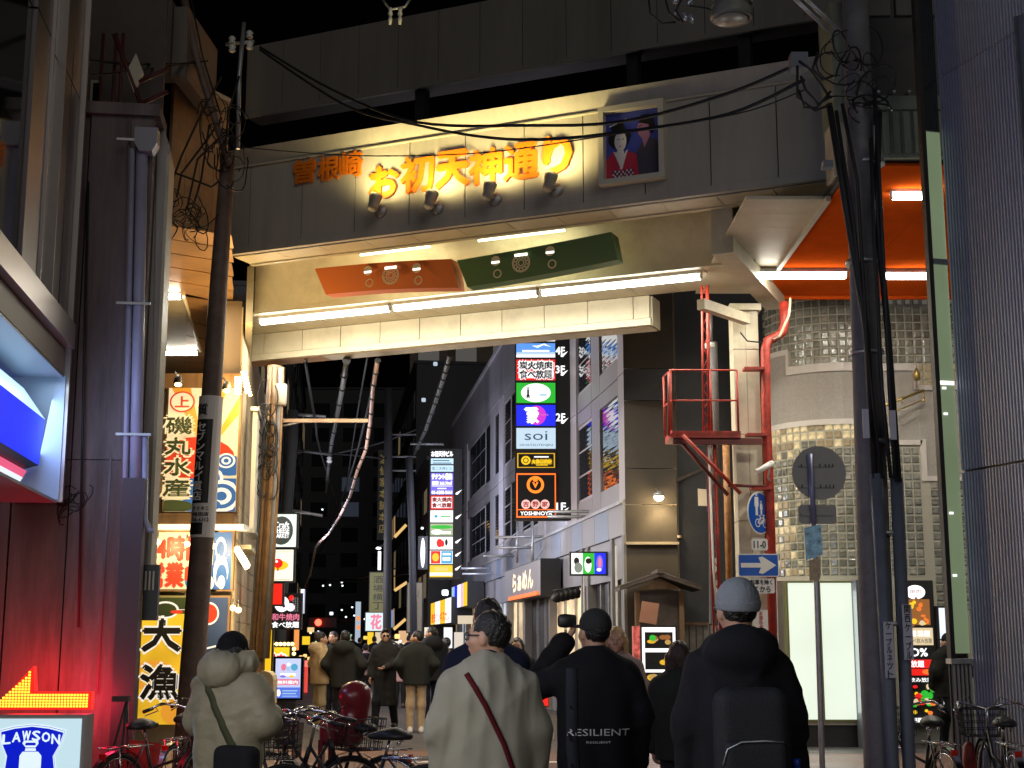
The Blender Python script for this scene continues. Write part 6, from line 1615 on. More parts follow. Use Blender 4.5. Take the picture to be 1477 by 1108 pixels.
dimlit = em('dim_window', (1.0, 0.75, 0.4), 0.10)
RF2 = Frame(RF.w(-34.5, -0.9), xdir=-SDIR)
tb = block('timber_front_building', 'narrow dark building with warm lit window boxes far down on the right', RF2, -9, -0.2, 9.0, dark1, None, dimlit, 3, 3)
gl = em('gold_edge_light', (1.0, 0.62, 0.22), 0.8)
for (u0, v0, u1, v1) in ((569, 775, 586, 757), (569, 852, 587, 840), (568, 908, 585, 893)):
    Y = 60; MB().tube([P(u0, v0, Y), P(u1, v1, Y)], 0.07, 6).build('lit_edge', gl, tb)
    MB().tube([P(u0, v0 - 30, Y), P(u0, v0, Y)], 0.03, 6).build('lit_edge', em('gold_dim', (1, .6, .25), .3), tb)
block('far_building', 'tall dark office block beyond the warm lit narrow building on the right', RF2, -40, -9.5, 15, dark3, None, dimlit, 5, 9)
LB = Frame(LT.w(LEN + 0.3, 0.3), xdir=SDIR)
block('far_building', 'dark building behind the craft beer sign on the left', LB, 0, 12, 9.5, dark2, None, dimlit, 3, 4)
block('far_building', 'dark taller building half way down the left side', LB, 12.3, 30, 13, dark1, None, dimlit, 4, 6)
block('far_building', 'farthest dark building on the left side of the street', LB, 30.3, 62, 17, dark3, None, dimlit, 5, 8)
EF = Frame((-16, 125, 0), ang=0)
block('street_end_building', 'dark tower closing the far end of the street', EF, -14, 14, 24, dark3, None, em('blueish_window', (0.5, 0.65, 1), 0.02), 9, 10, 6)
# dim skyline block seen between the wires
block('far_building', 'dim brown tower showing between the wires above the street', Frame((-4.5, 100, 0), ang=R_(5)), -3, 8, 29, dark2, None, None, 7, 4, 5)
# vertical dim signs and far lit signs (facing the viewer)
dimg = em('dim_olive', (0.3, 0.28, 0.08), 0.35); 
poster('dim_vertical_sign', 'tall unlit dark sign with faint yellow characters among the wires', 'sign', 542, 650, 556, 778, 58, pm('sign_dark_olive', (0.03, 0.03, 0.02), 0.6),
       [('t', em('faint_gold', (0.5, 0.38, 0.12), 0.3), ch, .5, .9 - k * .13, .1, .75, .0) for k, ch in enumerate('油仙家本舗本店')], 'vertical signs down the street')
poster('olive_vertical_sign', 'faded olive vertical sign above the pink lit sign', 'sign', 532, 826, 556, 883, 50, dimg, [('t', em('faint_text', (0.06, 0.07, 0.02), 0.2), ch, .5, .82 - k * .22, .18, .6, .02) for k, ch in enumerate('酒場横丁')], 'vertical signs down the street')
poster('pink_script_sign', 'white lit sign with a pink character down the street', 'sign', 527, 884, 552, 910, 48, em('pale_cyan', (0.75, 0.9, 0.9), 0.8), [('t', ePk, '花', .6, .5, .8, .6, .04)])
poster('grey_banner_sign', 'tall brownish grey sign board standing right of the narrow building', 'sign', 587, 841, 608, 912, 44, pm('grey_brown_board', (0.26, 0.22, 0.15), 0.7), [('t', pm('gb_txt', (0.12, 0.1, 0.07), 0.7), ch, .5, .8 - k * .25, .2, .5) for k, ch in enumerate('山陰')])
poster('white_round_sign', 'white oval sign edge on beside the farther sign tower', 'sign', 603, 775, 614, 820, 42, black, [('e', eW, .5, .5, .3, .48)])
poster('beer_sign', 'white lit sign with a dark disc reading craft beer', 'sign', 386, 742, 423, 789, 25.0, em('ivory_lit', (0.88, 1.0, 0.92), 0.9, light=True), [('e', pm('slate', (0.08, 0.11, 0.11), 0.5), .42, .5, .46, .44), ('t', eW, 'Craft', .42, .68, .18, .6, .03), ('t', eW, 'CHEESE', .42, .50, .13, .62, .03), ('t', eW, 'MARKET', .42, .34, .13, .62, .03), ('r', eW, .15, .42, .7, .435)], base=ZY(789, 25))
poster('egg_sign', 'white lit sign with a red ball on a yellow splash below the beer sign', 'sign', 380, 793, 420, 838, 25.0, em('cream_lit', (1.0, 0.97, 0.82), 0.9, light=True), [('r', em('thin', (0.8, .75, .4), .6), .05, .04, .93, .06), ('r', em('thin', (0.8, .75, .4), .6), .05, .92, .93, .94), ('e', eY, .45, .5, .38, .16), ('e', eR, .45, .56, .17, .15), ('r', eR, .42, .32, .48, .5), ('e', eW, .4, .62, .05, .04)])
poster('red_shield_sign', 'bright red lit sign under the egg sign', 'sign', 378, 842, 405, 872, 25.0, em('hot_red', (1, 0.02, 0.01), 0.8, light=True), [])
poster('yakiniku_sign', 'black sign with white calf emblem and pink and white characters', 'sign', 391, 858, 432, 906, 26.0, eK,
       [('e', eW, .35, .72, .26, .24), ('e', eK, .32, .74, .10, .1), ('e', eK, .42, .66, .05, .05), ('e', eW, .66, .62, .15, .12), ('e', eR, .68, .9, .1, .09)] + [('r', em('gw', (.4, .4, .4), .4), .72 + .08 * (k % 3), .5 + .055 * (k // 3), .77 + .08 * (k % 3), .525 + .055 * (k // 3)) for k in range(24)] + [('t', ePk, '和牛焼肉', .5, .33, .2, .95, .03), ('t', eW, '食べ放題', .5, .10, .18, .95, .03)])
poster('yellow_column_sign', 'plain yellow lit column left of the black yakiniku sign', 'sign', 379, 884, 392, 985, 26.2, em('yel2', (1, 0.6, 0.01), 0.85, light=True), [])
poster('bulb_framed_sign', 'yellow sign with a red character framed by glowing bulbs', 'sign', 388, 934, 418, 982, 27.0, eY, [('t', eW, '焼', .5, .55, .55, .75, .08), ('t', eR, '焼', .5, .55, .5, .7, .03)])
t = thing('bulb_border', 'ring of yellow bulbs around the yellow sign with red character', 'light', P(400, 930, 26.9))
for (u, v) in [(388 + k * 5.6, 929) for k in range(7)] + [(424, 936 + k * 7) for k in range(6)]: MB().ell(P(u, v, 26.9), 0.035, 8, 5).build('bulb', em('yb', (1, .75, .2), 5), t)
t = poster('screen_stand', 'standing lit screen with colourful cartoon advert beside the parking machine', 'screen', 399, 950, 435, 1007, 21.0, em('screen_blue', (0.6, 0.68, 1), 0.85, light=True),
       [('e', ePk, .32, .78, .1, .09), ('e', eLB, .5, .74, .08, .05), ('e', eCy, .75, .78, .14, .09), ('e', eW, .52, .85, .06, .04), ('r', eW, .2, .56, .8, .62), ('e', ePu, .3, .55, .12, .03), ('e', eY, .65, .55, .1, .03), ('r', ePk, .05, .33, .95, .48), ('t', eW, '無料案内', .5, .40, .09, .8, .02), ('r', em('scb', (.1, .2, .9), .8), 0, 0, 1, .27), ('e', eW, .15, .13, .08, .09), ('r', eLB, .3, .17, .9, .2), ('r', eLB, .3, .1, .85, .13), ('r', eLB, .3, .04, .9, .06)], base=0)
MB().box(XY(403, 21), XY(428, 21), 21.02, 21.12, 0, ZY(1010, 21)).build('stand', black, t)
MB().box(XY(396, 21), XY(436, 21), 20.85, 21.25, 0, 0.05).build('foot', black, t)
MB().box(XY(399, 21) - 0.04, XY(435, 21) + 0.04, 21.0, 21.1, ZY(1010, 21), ZY(947, 21)).build('bezel', black, t)
# parking machine
t = thing('parking_machine', 'cream rounded parking pay machine beside the lit screen', 'machine', (XY(380, 19.6), 19.6, 0))
x0, x1 = XY(366, 19.6), XY(396, 19.6); zt_ = ZY(968, 19.6)
pts = [(x0, 0.55), (x1, 0.55), (x1, zt_ - 0.12)] + [(x1 - 0.12 + 0.12 * math.cos(R_(a)), zt_ - 0.12 + 0.12 * math.sin(R_(a))) for a in (30, 60, 90)] + [(x0 + 0.12, zt_), (x0 + 0.04, zt_ - 0.04), (x0, zt_ - 0.12)]
MB().ext(pts, 19.6, 19.95).build('head', pm('cream_machine', (0.62, 0.50, 0.26), 0.4), t)
bx(WORLD, 'body', pm('machine_grey', (0.2, 0.22, 0.18), 0.5), t, x0 + 0.02, x1 - 0.02, 19.62, 19.9, 0, 0.55)
bx(WORLD, 'screen', em('machine_screen', (0.5, 0.8, 1), 0.4), t, x0 + 0.06, x0 + 0.16, 19.585, 19.6, zt_ - 0.3, zt_ - 0.16)
# traffic light
t = thing('traffic_light', 'far red traffic light hanging over the street', 'traffic light', P(459, 898, 70))
c = P(459, 898, 70)
MB().box(c.x - 0.5, c.x + 0.9, 70.1, 70.4, c.z - 0.24, c.z + 0.24).build('housing', darkmetal, t)
MB().ell(c, (0.17, 0.06, 0.17), 14, 8).build('red_lamp', em('red_lamp', (1, 0.06, 0.03), 6.0), t)
MB().tube([c + Vector((0.6, 0.3, 0)), c + Vector((3.5, 0.3, 0.3)), c + Vector((3.7, 0.3, -5.5))], 0.08, 6).build('arm', darkmetal, t)
lamp('red_halo', t, c + Vector((0, -0.6, 0)), 8, (1, 0.03, 0.02), 'POINT', rad=0.2)
t = thing('walk_signal', 'far green walk signal near ground level', 'traffic light', P(458, 930, 68))
c = P(458, 930, 68); MB().box(c.x - 0.2, c.x + 0.2, 68.05, 68.3, c.z - 0.3, c.z + 0.5).build('housing', darkmetal, t); MB().ell(c, (0.16, 0.05, 0.2), 12, 8).build('green_lamp', em('green_lamp', (0.3, 1, 0.7), 3.0), t)
# small far lamps and shop glows
rl = random.Random(77)
far_spots = [(478, 885, 1), (493, 880, 0), (499, 890, 0), (508, 876, 0), (511, 888, 0), (466, 845, 0), (476, 844, 0), (493, 840, 0), (494, 845, 0), (448, 913, 2), (459, 911, 0), (476, 940, 3), (517, 892, 4), (517, 905, 4), (526, 893, 0), (527, 920, 3), (540, 925, 5), (573, 918, 5), (577, 925, 0), (567, 930, 0), (440, 946, 5), (446, 950, 5), (434, 948, 5), (441, 958, 6), (440, 978, 6), (545, 790, 0), (609, 762, 0), (642, 855, 7), (465, 735, 0), (474, 663, 0), (628, 525, 8), (611, 577, 8)]
fc = [(em('fl_white', (.85, .92, 1), 1.6), 0.06), (em('fl_bigwhite', (.8, .9, 1), 1.2), 0.12), (em('fl_warm', (1, .8, .5), 1.5), 0.07), (em('fl_yellow', (1, .7, .1), 1.0), 0.13), (em('fl_orange', (1, .25, .05), 1.2), 0.10), (em('fl_amber', (1, .6, .2), 1.3), 0.12), (em('fl_pink', (1, .2, .15), 1.2), 0.16), (em('fl_cool', (.8, 1, .9), 2), 0.15), (em('fl_dim', (.5, .6, .7), .8), 0.1)]
for i, (u, v, k) in enumerate(far_spots):
    Y = 64 if u < 560 else 45
    m, r = fc[k]; r *= 0.62; c = P(u, v, Y)
    o = MB().box(c.x - r * 1.1, c.x + r * 1.1, Y - r * .5, Y + r * .5, c.z - r * (1.6 if k in (4, 6) else 1), c.z + r * (1.6 if k in (4, 6) else 1), ch=r * 0.35).build('distant_lamp', m)
    vv = 'high among wires' if v < 700 else 'above red signal height' if v < 870 else 'at red signal height' if v < 900 else 'just above the walkers' if v < 935 else 'low down'
    uu = 'by the screen stand' if u < 452 else 'near the red signal' if u < 486 else 'over the dark tower' if u < 506 else 'left of the pink sign' if u < 530 else 'by the pink sign' if u < 560 else 'by the narrow building' if u < 600 else 'by the tenant tower'
    tag(o, 'tiny %s light %s, %s' % (['white', 'larger pale', 'warm', 'yellow', 'orange', 'amber', 'pink', 'cold', 'grey'][k], vv, uu), 'lamp', 'distant lamps down the street')
# lit shop mouths along both sides, deep in the street
for i, (u0, v0, u1, v1, Y, m, lb) in enumerate(((512, 868, 519, 930, 66, em('strip_blue', (.7, .85, 1), .5), 'thin pale blue vertical lit sign far away'), (560, 925, 586, 946, 55, em('mouth', (1, .9, .7), .9), 'bright shop entrance behind the crowd'), (541, 912, 550, 930, 56, eCr, 'small cream lit sign left of the standing man'), (575, 910, 588, 928, 50, em('amber_b', (1, .6, .3), .6), 'amber lit window right of the standing man'), (530, 912, 538, 932, 58, eY, 'small yellow lit sign in the distance'), (640, 905, 652, 935, 44, em('mouth2', (.9, .95, 1), .8), 'pale lit shop window under the yellow and red sign'), (655, 912, 668, 940, 40, em('mouth3', (1, .9, .75), .55), 'warm lit shop window by the dark haired heads'), (543, 795, 547, 822, 50, eW, 'small white vertical lit sign above the olive sign'))):
    o = bx(WORLD, 'distant_sign', m, None, XY(u0, Y), XY(u1, Y), Y, Y + 0.2, ZY(v1, Y), ZY(v0, Y)); tag(o, lb, 'sign')

# fill lamps added along the left fronts to brighten the office facade
for (nm, Y, z, pw, c) in (('beer_sign', 26.2, 4.2, 170, (0.86, 0.88, 1.0)), ('egg_sign', 27.4, 3.2, 110, (1.0, 0.9, 0.85)), ('yellow_column_sign', 29.6, 2.4, 110, (1.0, 0.8, 0.6)), ('yakiniku_sign', 35.5, 4.0, 210, (0.85, 0.85, 1.0)), ('bulb_framed_sign', 43.0, 4.0, 210, (0.9, 0.88, 1.0))):
    par = bpy.data.objects[nm]; x = LF.w(Y - 22.0, -0.45).x
    lamp_x('facade_fill', par, (x, Y, z), (0, 1, 0), pw, c, 1.2, 1.4, aim=(1, 0.25, 0.05))
for (u0, v0, u1, v1, Y, m, lb) in ((424, 900, 430, 938, 46, em('ds_o', (1, .35, .08), .8), 'narrow orange lit sign right of the yakiniku sign'), (436, 918, 446, 930, 52, eY, 'yellow lit shop box far down the left side'), (438, 962, 444, 1000, 42, em('ds_r', (1, .08, .06), .7), 'slim red lit panel beside the screen stand'), (448, 936, 456, 944, 60, eCr, 'tiny cream lit shop front far on the left'), (496, 915, 507, 924, 70, em('ds_g', (.6, 1, .7), .6), 'tiny pale green sign above the black jacket'), (432, 850, 437, 885, 44, em('ds_w', (.8, .85, 1), .5), 'slim cool white vertical sign far on the left'), (519, 930, 526, 945, 66, em('ds_p', (1, .5, .5), .6), 'small pinkish lit board in the far crowd'),
    (560, 880, 566, 905, 62, em('ds_b', (.3, .5, 1), .5), 'slim blue vertical sign by the narrow building'), (443, 905, 452, 912, 64, em('ds_a', (1, .7, .3), .8), 'tiny amber lit strip left of the red traffic light'), (660, 888, 690, 900, 37, em('ds_s', (1, .85, .6), .5), 'warm lit strip over the shops below the small lit signs'), (612, 905, 619, 935, 47, em('ds_m', (1, .9, .7), .7), 'small warm doorway behind the hooded man')):
    o = bx(WORLD, 'distant_sign', m, None, XY(u0, Y), XY(u1, Y), Y, Y + 0.2, ZY(v1, Y), ZY(v0, Y)); tag(o, lb, 'sign')
# ------------------------------------------------------------------ poles and wires over the street
def upole(label, Y, pts, r, mat, extra=None, name='utility_pole'):
    t = thing(name, label, 'utility pole', (P(*pts[-1], Y).x, Y, 0))
    w_ = [P(u, v, Y) for u, v in pts]; g = w_[-1].copy(); g.z = 0
    MB().tube(w_ + [g], r, 12).build('shaft', mat, t); return t
YB2 = 23.2
t = upole('brown multi pipe pole at the left kerb below the gate end', YB2, [(396, 528), (391, 640), (384, 760), (372, 945)], 0.12, brown)
for k, (du, r) in enumerate(((-7, .035), (9, .045), (13, .03), (-11, .02), (3, .05))):
    MB().tube([P(396 + du * 0.7 + 3 * math.sin(k), 530, YB2 - 0.12), P(391 + du, 640, YB2 - 0.14), P(384 + du, 760, YB2 - 0.14), P(372 + du * 1.1, 950, YB2 - 0.14)], r, 8).build('riser_pipe', [brown, polecon][k % 2], t)
for k in range(18):
    c = P(386 + rl.uniform(-8, 8), rl.uniform(560, 700), YB2 - 0.25); a0 = rl.random() * 6
    MB().tube([c + Vector((0.11 * math.cos(a0 + i * .5), 0.04 * math.sin(i), 0.28 * math.sin(a0 + i * .5))) for i in range(10)], 0.012, 5).build('cable_loop', rubber, t)
MB().lathe([(0.10, -0.35), (0.11, -0.3), (0.11, 0.0), (0.09, 0.02)], P(405, 556, YB2 - 0.1)).build('white_canister', pm('canister', (0.45, 0.40, 0.34), 0.5), t)
a, b = P(404, 607, YB2), P(531, 608, YB2); MB().box(a.x, b.x, YB2 - 0.03, YB2 + 0.03, a.z - 0.03, a.z + 0.03).build('crossarm', pm('rust_arm', (0.36, 0.24, 0.16), 0.6, var=0.3), t)
MB().tube([a + Vector((0, 0, -0.1)), P(432, 609, YB2)], 0.02, 6).build('arm_stay', galv, t)
t = upole('grey round pole behind the brown pipe pole', 34, [(423, 592), (421, 640), (414, 735), (405, 900)], 0.14, pm('far_pole', (0.05, 0.055, 0.055), 0.7))
MB().tube([P(415, 597, 34), P(470, 601, 34)], 0.04, 6).build('crossarm', galv, t)
MB().tube([P(415, 735, 34), P(465, 744, 34)], 0.04, 6).build('crossarm', galv, t)
t = upole('distant dark pole with crossarms near the tenant sign tower', 44, [(560, 560), (560, 700), (558, 930)], 0.13, pm('far_pole_dark', (0.02, 0.02, 0.022), 0.7))
for v in (627, 659, 679): MB().tube([P(562, v, 44), P(600, v, 44)], 0.035, 6).build('crossarm', pm('dim_galv', (0.09, 0.09, 0.09), 0.5), t)
t = upole('slim dark pole in front of the narrow timber building', 42, [(590, 660), (594, 760), (597, 930)], 0.11, MATS['far_pole_dark'])
MB().tube([P(592, 640, 42), P(640, 641, 42)], 0.04, 6).build('crossarm', MATS['dim_galv'], t)
def cable(label, pts, r, m=rubber, name='overhead_cable', cat='cable', n=24, grp=None):
    """pts: (u, v, Y); smooth curve through them"""
    w_ = [P(u, v, Y) for u, v, Y in pts]; out = []
    for i in range(len(w_) - 1):
        p0 = w_[max(i - 1, 0)]; p1 = w_[i]; p2 = w_[i + 1]; p3 = w_[min(i + 2, len(w_) - 1)]
        for k in range(6):
            t_ = k / 6; out.append(0.5 * ((2 * p1) + (p2 - p0) * t_ + (2 * p0 - 5 * p1 + 4 * p2 - p3) * t_ ** 2 + (3 * p1 - p0 - 3 * p2 + p3) * t_ ** 3))
    out.append(w_[-1])
    o = MB().tube(out, r, 6).build(name, m); tag(o, label, cat, grp); return o, out
cable('upper black cable sagging across the gate from the left pole to the right pole', [(375, 68, 16.8), (480, 130, 16.2), (600, 176, 15.4), (760, 181, 14.4), (900, 175, 13.5), (1050, 135, 12.5), (1160, 88, 11.8)], 0.017)
cable('lower black cable sagging across the gate letters and the portrait', [(375, 72, 16.8), (500, 153, 16.0), (600, 180, 15.4), (700, 198, 14.6), (790, 201, 14.0), (900, 190, 13.3), (1050, 165, 12.4), (1160, 115, 11.8)], 0.017)
cable('thin wire running level just above the gate letters', [(345, 212, 16.8), (460, 222, 15.6), (560, 225, 14.8), (700, 220, 14), (860, 198, 13.2), (1060, 165, 12.3), (1160, 130, 11.8)], 0.007)
cable('pair of black cables joining the dark building to the left pole', [(118, 86, 13.5), (180, 92, 14.5), (262, 92, 16.5), (300, 88, 16.8)], 0.014)
cable('second black cable from the dark building to the left pole', [(118, 110, 13.5), (200, 102, 14.8), (262, 92, 16.6), (290, 84, 16.8)], 0.012)
cable('thin cable crossing in front of the dim tower', [(440, 520, 24), (455, 610, 32), (462, 650, 40), (490, 740, 60)], 0.03)
cable('thin straight wire falling right of the spiral cable', [(530, 515, 24), (515, 600, 34), (503, 680, 45), (490, 770, 60)], 0.02)
cable('thin wire from the soffit to the far left', [(543, 520, 24), (528, 600, 32), (500, 700, 46), (460, 800, 70)], 0.03)
# spiral wrapped cables
def spiral(label, pts, r, m1, m2, turns):
    t = thing('wrapped_cable', label, 'cable', P(*pts[-1]))
    w_ = [P(u, v, Y) for u, v, Y in pts]; MB().tube(w_, r, 8).build('core', m1, t)
    L = len(w_) - 1
    for k in range(turns):
        f = k / turns * L; i = int(f); p = w_[i].lerp(w_[i + 1], f - i); d = (w_[i + 1] - w_[i]).normalized()
        MB().tube([p - d * r * 0.45, p + d * r * 0.45], r * 1.5, 8).build('clip', m2, t)
    return t
spiral('thick pink cable wrapped with black clips hanging down the middle', [(545, 520, 23.6), (538, 560, 24.5), (534, 610, 26), (528, 648, 28), (515, 680, 30), (505, 715, 33), (490, 745, 37), (474, 770, 42), (461, 782, 45), (455, 790, 47), (447, 830, 55), (438, 850, 60)], 0.036, pm('pink_sheath', (0.34, 0.22, 0.18), 0.5), rubber, 26)
spiral('grey bundled cable rising towards the soffit left of the pink one', [(500, 520, 23.8), (494, 560, 26), (486, 600, 30), (478, 640, 36), (474, 670, 42), (470, 710, 50)], 0.05, pm('grey_sheath', (0.07, 0.075, 0.075), 0.5), rubber, 10)
spiral('bundled cable slanting left from the gate towards the sign tower', [(650, 510, 24), (640, 545, 27), (628, 580, 31), (614, 620, 37), (598, 655, 46)], 0.05, MATS['grey_sheath'], rubber, 12)
for k, (c_, lb) in enumerate((([(350, 740, 60), (430, 790, 60), (480, 800, 62)], 'faint far wire low on the left'), ([(480, 832, 66), (530, 832, 60), (570, 820, 52)], 'faint far wire crossing the street at sign height'), ([(470, 838, 66), (520, 838, 60), (600, 826, 50)], 'second faint far wire crossing the street'), ([(480, 655, 44), (545, 640, 44), (600, 620, 44)], 'faint wire between far crossarms'), ([(420, 655, 34), (455, 652, 40), (560, 662, 44)], 'faint wire from the grey pole'))):
    cable(lb, c_, 0.03, MATS['far_pole_dark'])
# second crossarm with insulators on the grey pole
t = thing('insulator', 'small white insulator on the far crossarm', 'insulator', P(475, 663, 38)); MB().lathe([(0.04, -0.1), (0.09, -0.05), (0.05, 0), (0.08, 0.05), (0.03, 0.1)], P(475, 663, 38)).build('body', insul, t); MB().tube([P(430, 650, 38), P(478, 656, 38)], 0.04, 6).build('arm', MATS['dim_galv'], t)
# orange A frame board by the mask woman and boxes at the corner
t = poster('sandwich_board', 'orange and red lit menu board leaning behind the woman with a mask', 'sign', 770, 960, 790, 1018, 23.5, em('amber_board', (0.8, 0.22, 0.03), 0.35), [('e', em('am2', (1, .5, .15), .5), .4, .6, .3, .1), ('e', em('am2', (1, .5, .15), .5), .6, .4, .25, .08), ('r', eW, .2, .88, .8, .92), ('r', eR, 0, 0, 1, .2)], frame=pm('board_frame', (0.3, 0.1, 0.05), 0.5), base=0)
t = thing('spot_light_row', 'row of black spot lamps over the shop doorway beneath the three colour sign', 'light', P(815, 860, 26.5))
for k in range(5): MB().lathe([(0.04, 0.1), (0.08, 0.05), (0.1, -0.06), (0.08, -0.08)], P(803 + k * 7, 861 - k * 1.5, 26.5), axis=(0.3, -0.6, 1), n=12).build('lamp_head', black, t)
MB().tube([P(798, 852, 26.5), P(838, 846, 26.5)], 0.02, 6).build('rail', black, t)
for k, (u, v, Y) in enumerate(((782, 1022, 22.6), (790, 1018, 22.8))):
    c = P(u, v, Y); c.z = 0.0
    o = MB(Frame(c)).box(-0.1, 0.1, -0.08, 0.08, 0, 0.14, ch=0.03).build('sand_bag', pm('bag_white', (0.5, 0.42, 0.36), 0.8, bump=0.3, bscale=20)); tag(o, ['small pale weight bag by the orange board, left one', 'small pale weight bag by the orange board, right one'][k], 'bag', 'weight bags')
t = thing('street_lamp', 'small white street lamp over the far end of the street', 'lamp', P(547, 793, 50)); MB().ell(P(546, 791, 50), (0.1, 0.08, 0.04), 10, 6).build('bulb', em('sl', (.9, 1, 1), 3), t); MB().tube([P(546, 788, 50), P(556, 786, 50)], 0.05, 6).build('arm', darkmetal, t)
# ------------------------------------------------------------------ smooth figures from distance fields
class Sdf:
    def __init__(s, k=0.03): s.p = []; s.k = k; s.cuts = []; s.disp = None; s.subs = []
    def cap(s, a, b, ra, rb=None, sy=1.0, k=None): s.p.append(('c', np.array(a, float), np.array(b, float), ra, ra if rb is None else rb, sy)); return s
    def el(s, c, r): s.p.append(('e', np.array(c, float), np.array(r, float))); return s
    def rbox(s, c, h, r): s.p.append(('b', np.array(c, float), np.array(h, float), r)); return s
    def cut(s, n, d): s.cuts.append((np.array(n, float), d)); return s      # keep where n.p < d
    def sub(s, c, r): s.subs.append((np.array(c, float), np.array(r, float))); return s
    @staticmethod
    def one(q, P_):
        if q[0] == 'c':
            _, a, b, ra, rb, sy = q; ba = b - a; pa = P_ - a
            h = np.clip((pa @ ba) / max(ba @ ba, 1e-9), 0, 1); v = pa - h[:, None] * ba
            if sy != 1.0: v = v * np.array([1, 1 / sy, 1])
            d = np.sqrt((v * v).sum(1)) - (ra + (rb - ra) * h)
            return d * (min(1, sy) if sy < 1 else 1) if sy != 1 else d
        if q[0] == 'e':
            _, c, r = q; v = (P_ - c) / r; l = np.sqrt((v * v).sum(1)); g = np.sqrt(((v / r) ** 2).sum(1)) + 1e-9
            return l * (l - 1) / g
        _, c, h, r = q; v = np.abs(P_ - c) - (h - r); return np.sqrt((np.maximum(v, 0) ** 2).sum(1)) + np.minimum(v.max(1), 0) - r
    def ev(s, P_):
        S = np.zeros(len(P_))
        for q in s.p: S += np.exp(np.clip(-s.one(q, P_) / s.k, -60, 60))
        d = -s.k * np.log(np.maximum(S, 1e-26))
        if s.disp is not None: d = d + s.disp(P_)
        for n, dd in s.cuts: d = np.maximum(d, P_ @ n - dd)
        for c, r in s.subs: d = np.maximum(d, -s.one(('e', c, r), P_))
        return d
    def bounds(s):
        lo = np.full(3, 9.0); hi = np.full(3, -9.0)
        for q in s.p:
            if q[0] == 'c': m = max(q[3], q[4]); lo = np.minimum(lo, np.minimum(q[1], q[2]) - m); hi = np.maximum(hi, np.maximum(q[1], q[2]) + m)
            else: lo = np.minimum(lo, q[1] - q[2]); hi = np.maximum(hi, q[1] + q[2])
        return lo - 0.05, hi + 0.05
    def mesh(s, h):
        lo, hi = s.bounds(); n = np.ceil((hi - lo) / h).astype(int) + 1
        ax = [lo[i] + h * np.arange(n[i]) for i in range(3)]
        G = np.stack(np.meshgrid(*ax, indexing='ij'), -1).reshape(-1, 3)
        F_ = s.ev(G).reshape(n); ins = F_ < 0
        c = [(i, j, k) for i in (0, 1) for j in (0, 1) for k in (0, 1)]
        sl = lambda A, o: A[o[0]:A.shape[0] - 1 + o[0], o[1]:A.shape[1] - 1 + o[1], o[2]:A.shape[2] - 1 + o[2]]
        cnt = sum(sl(ins, o).astype(int) for o in c); mix = (cnt > 0) & (cnt < 8)
        acc = np.zeros(mix.shape + (3,)); num = np.zeros(mix.shape)
        for a in c:
            for d in range(3):
                if a[d] == 0:
                    b = list(a); b[d] = 1; fa, fb = sl(F_, a), sl(F_, b); x = (fa < 0) != (fb < 0)
                    t = np.where(x, fa / np.where(x, fa - fb, 1), 0)
                    for e in range(3): acc[..., e] += np.where(x, a[e] + (t if e == d else 0), 0)
                    num += x
        idx = -np.ones(mix.shape, int); w_ = np.argwhere(mix); idx[mix] = np.arange(len(w_))
        V = lo + h * (w_ + acc[mix] / num[mix][:, None])
        faces = []
        for d in range(3):
            e, f = (d + 1) % 3, (d + 2) % 3
            A = [slice(None)] * 3; B = [slice(None)] * 3; A[d] = slice(0, -1); B[d] = slice(1, None)
            for q in (e, f):
                A[q] = slice(1, -1); B[q] = slice(1, -1)
            ia, ib = ins[tuple(A)], ins[tuple(B)]; w2 = np.argwhere(ia != ib)
            if not len(w2): continue
            sgn = ia[tuple(w2.T)]; base = w2.copy(); base[:, e] += 1; base[:, f] += 1
            q = []
            for (oe, of) in ((-1, -1), (0, -1), (0, 0), (-1, 0)):
                g = base.copy(); g[:, e] += oe; g[:, f] += of; q.append(idx[tuple(g.T)])
            q = np.stack(q, 1); q[~sgn] = q[~sgn][:, ::-1]; faces.append(q)
        return V, np.concatenate(faces)
    def project(s, P_, dr, n=40):
        P_ = np.array(P_, float); dr = np.array(dr, float); dr /= np.linalg.norm(dr); P0 = P_.copy()
        for _ in range(n): P_ = P_ + dr * (s.ev(P_) * 0.8)[:, None]
        far = np.linalg.norm(P_ - P0, axis=1) > 1.0
        P_[far] = P0[far] + dr * 0.78
        return P_
def folds(amp, seed, f=9.0, quilt=0.0, qs=0.16):
    """soft creases running mostly across and slanting down, with finer ones riding on them"""
    r = np.random.RandomState(seed); D = r.normal(size=(6, 3)) * f * 1.6; D[:, 2] *= 0.9; ph = r.rand(6) * 6.28
    def g(P_):
        w_ = np.sin(P_ @ D[4] * 0.35 + ph[4]) * 0.9
        d = np.zeros(len(P_))
        for i in range(4):
            k = 1.0 + 0.7 * i
            d = d + (np.abs(np.sin(P_ @ D[i] * 0.5 * k + ph[i] + w_ * 1.6)) ** 0.7 - 0.6) * amp / (0.8 + 0.6 * i)
        d = d * (0.35 + 0.65 * (0.5 + 0.5 * np.sin(P_ @ D[5] * 0.4 + ph[5])))
        if quilt: d = d + quilt * (1 - np.abs(np.sin(math.pi * (P_[:, 2] + 0.025 * np.sin(P_[:, 0] * 11) + 0.008 * np.sin(P_[:, 0] * 47)) / qs)) ** 0.5)
        return d
    return g
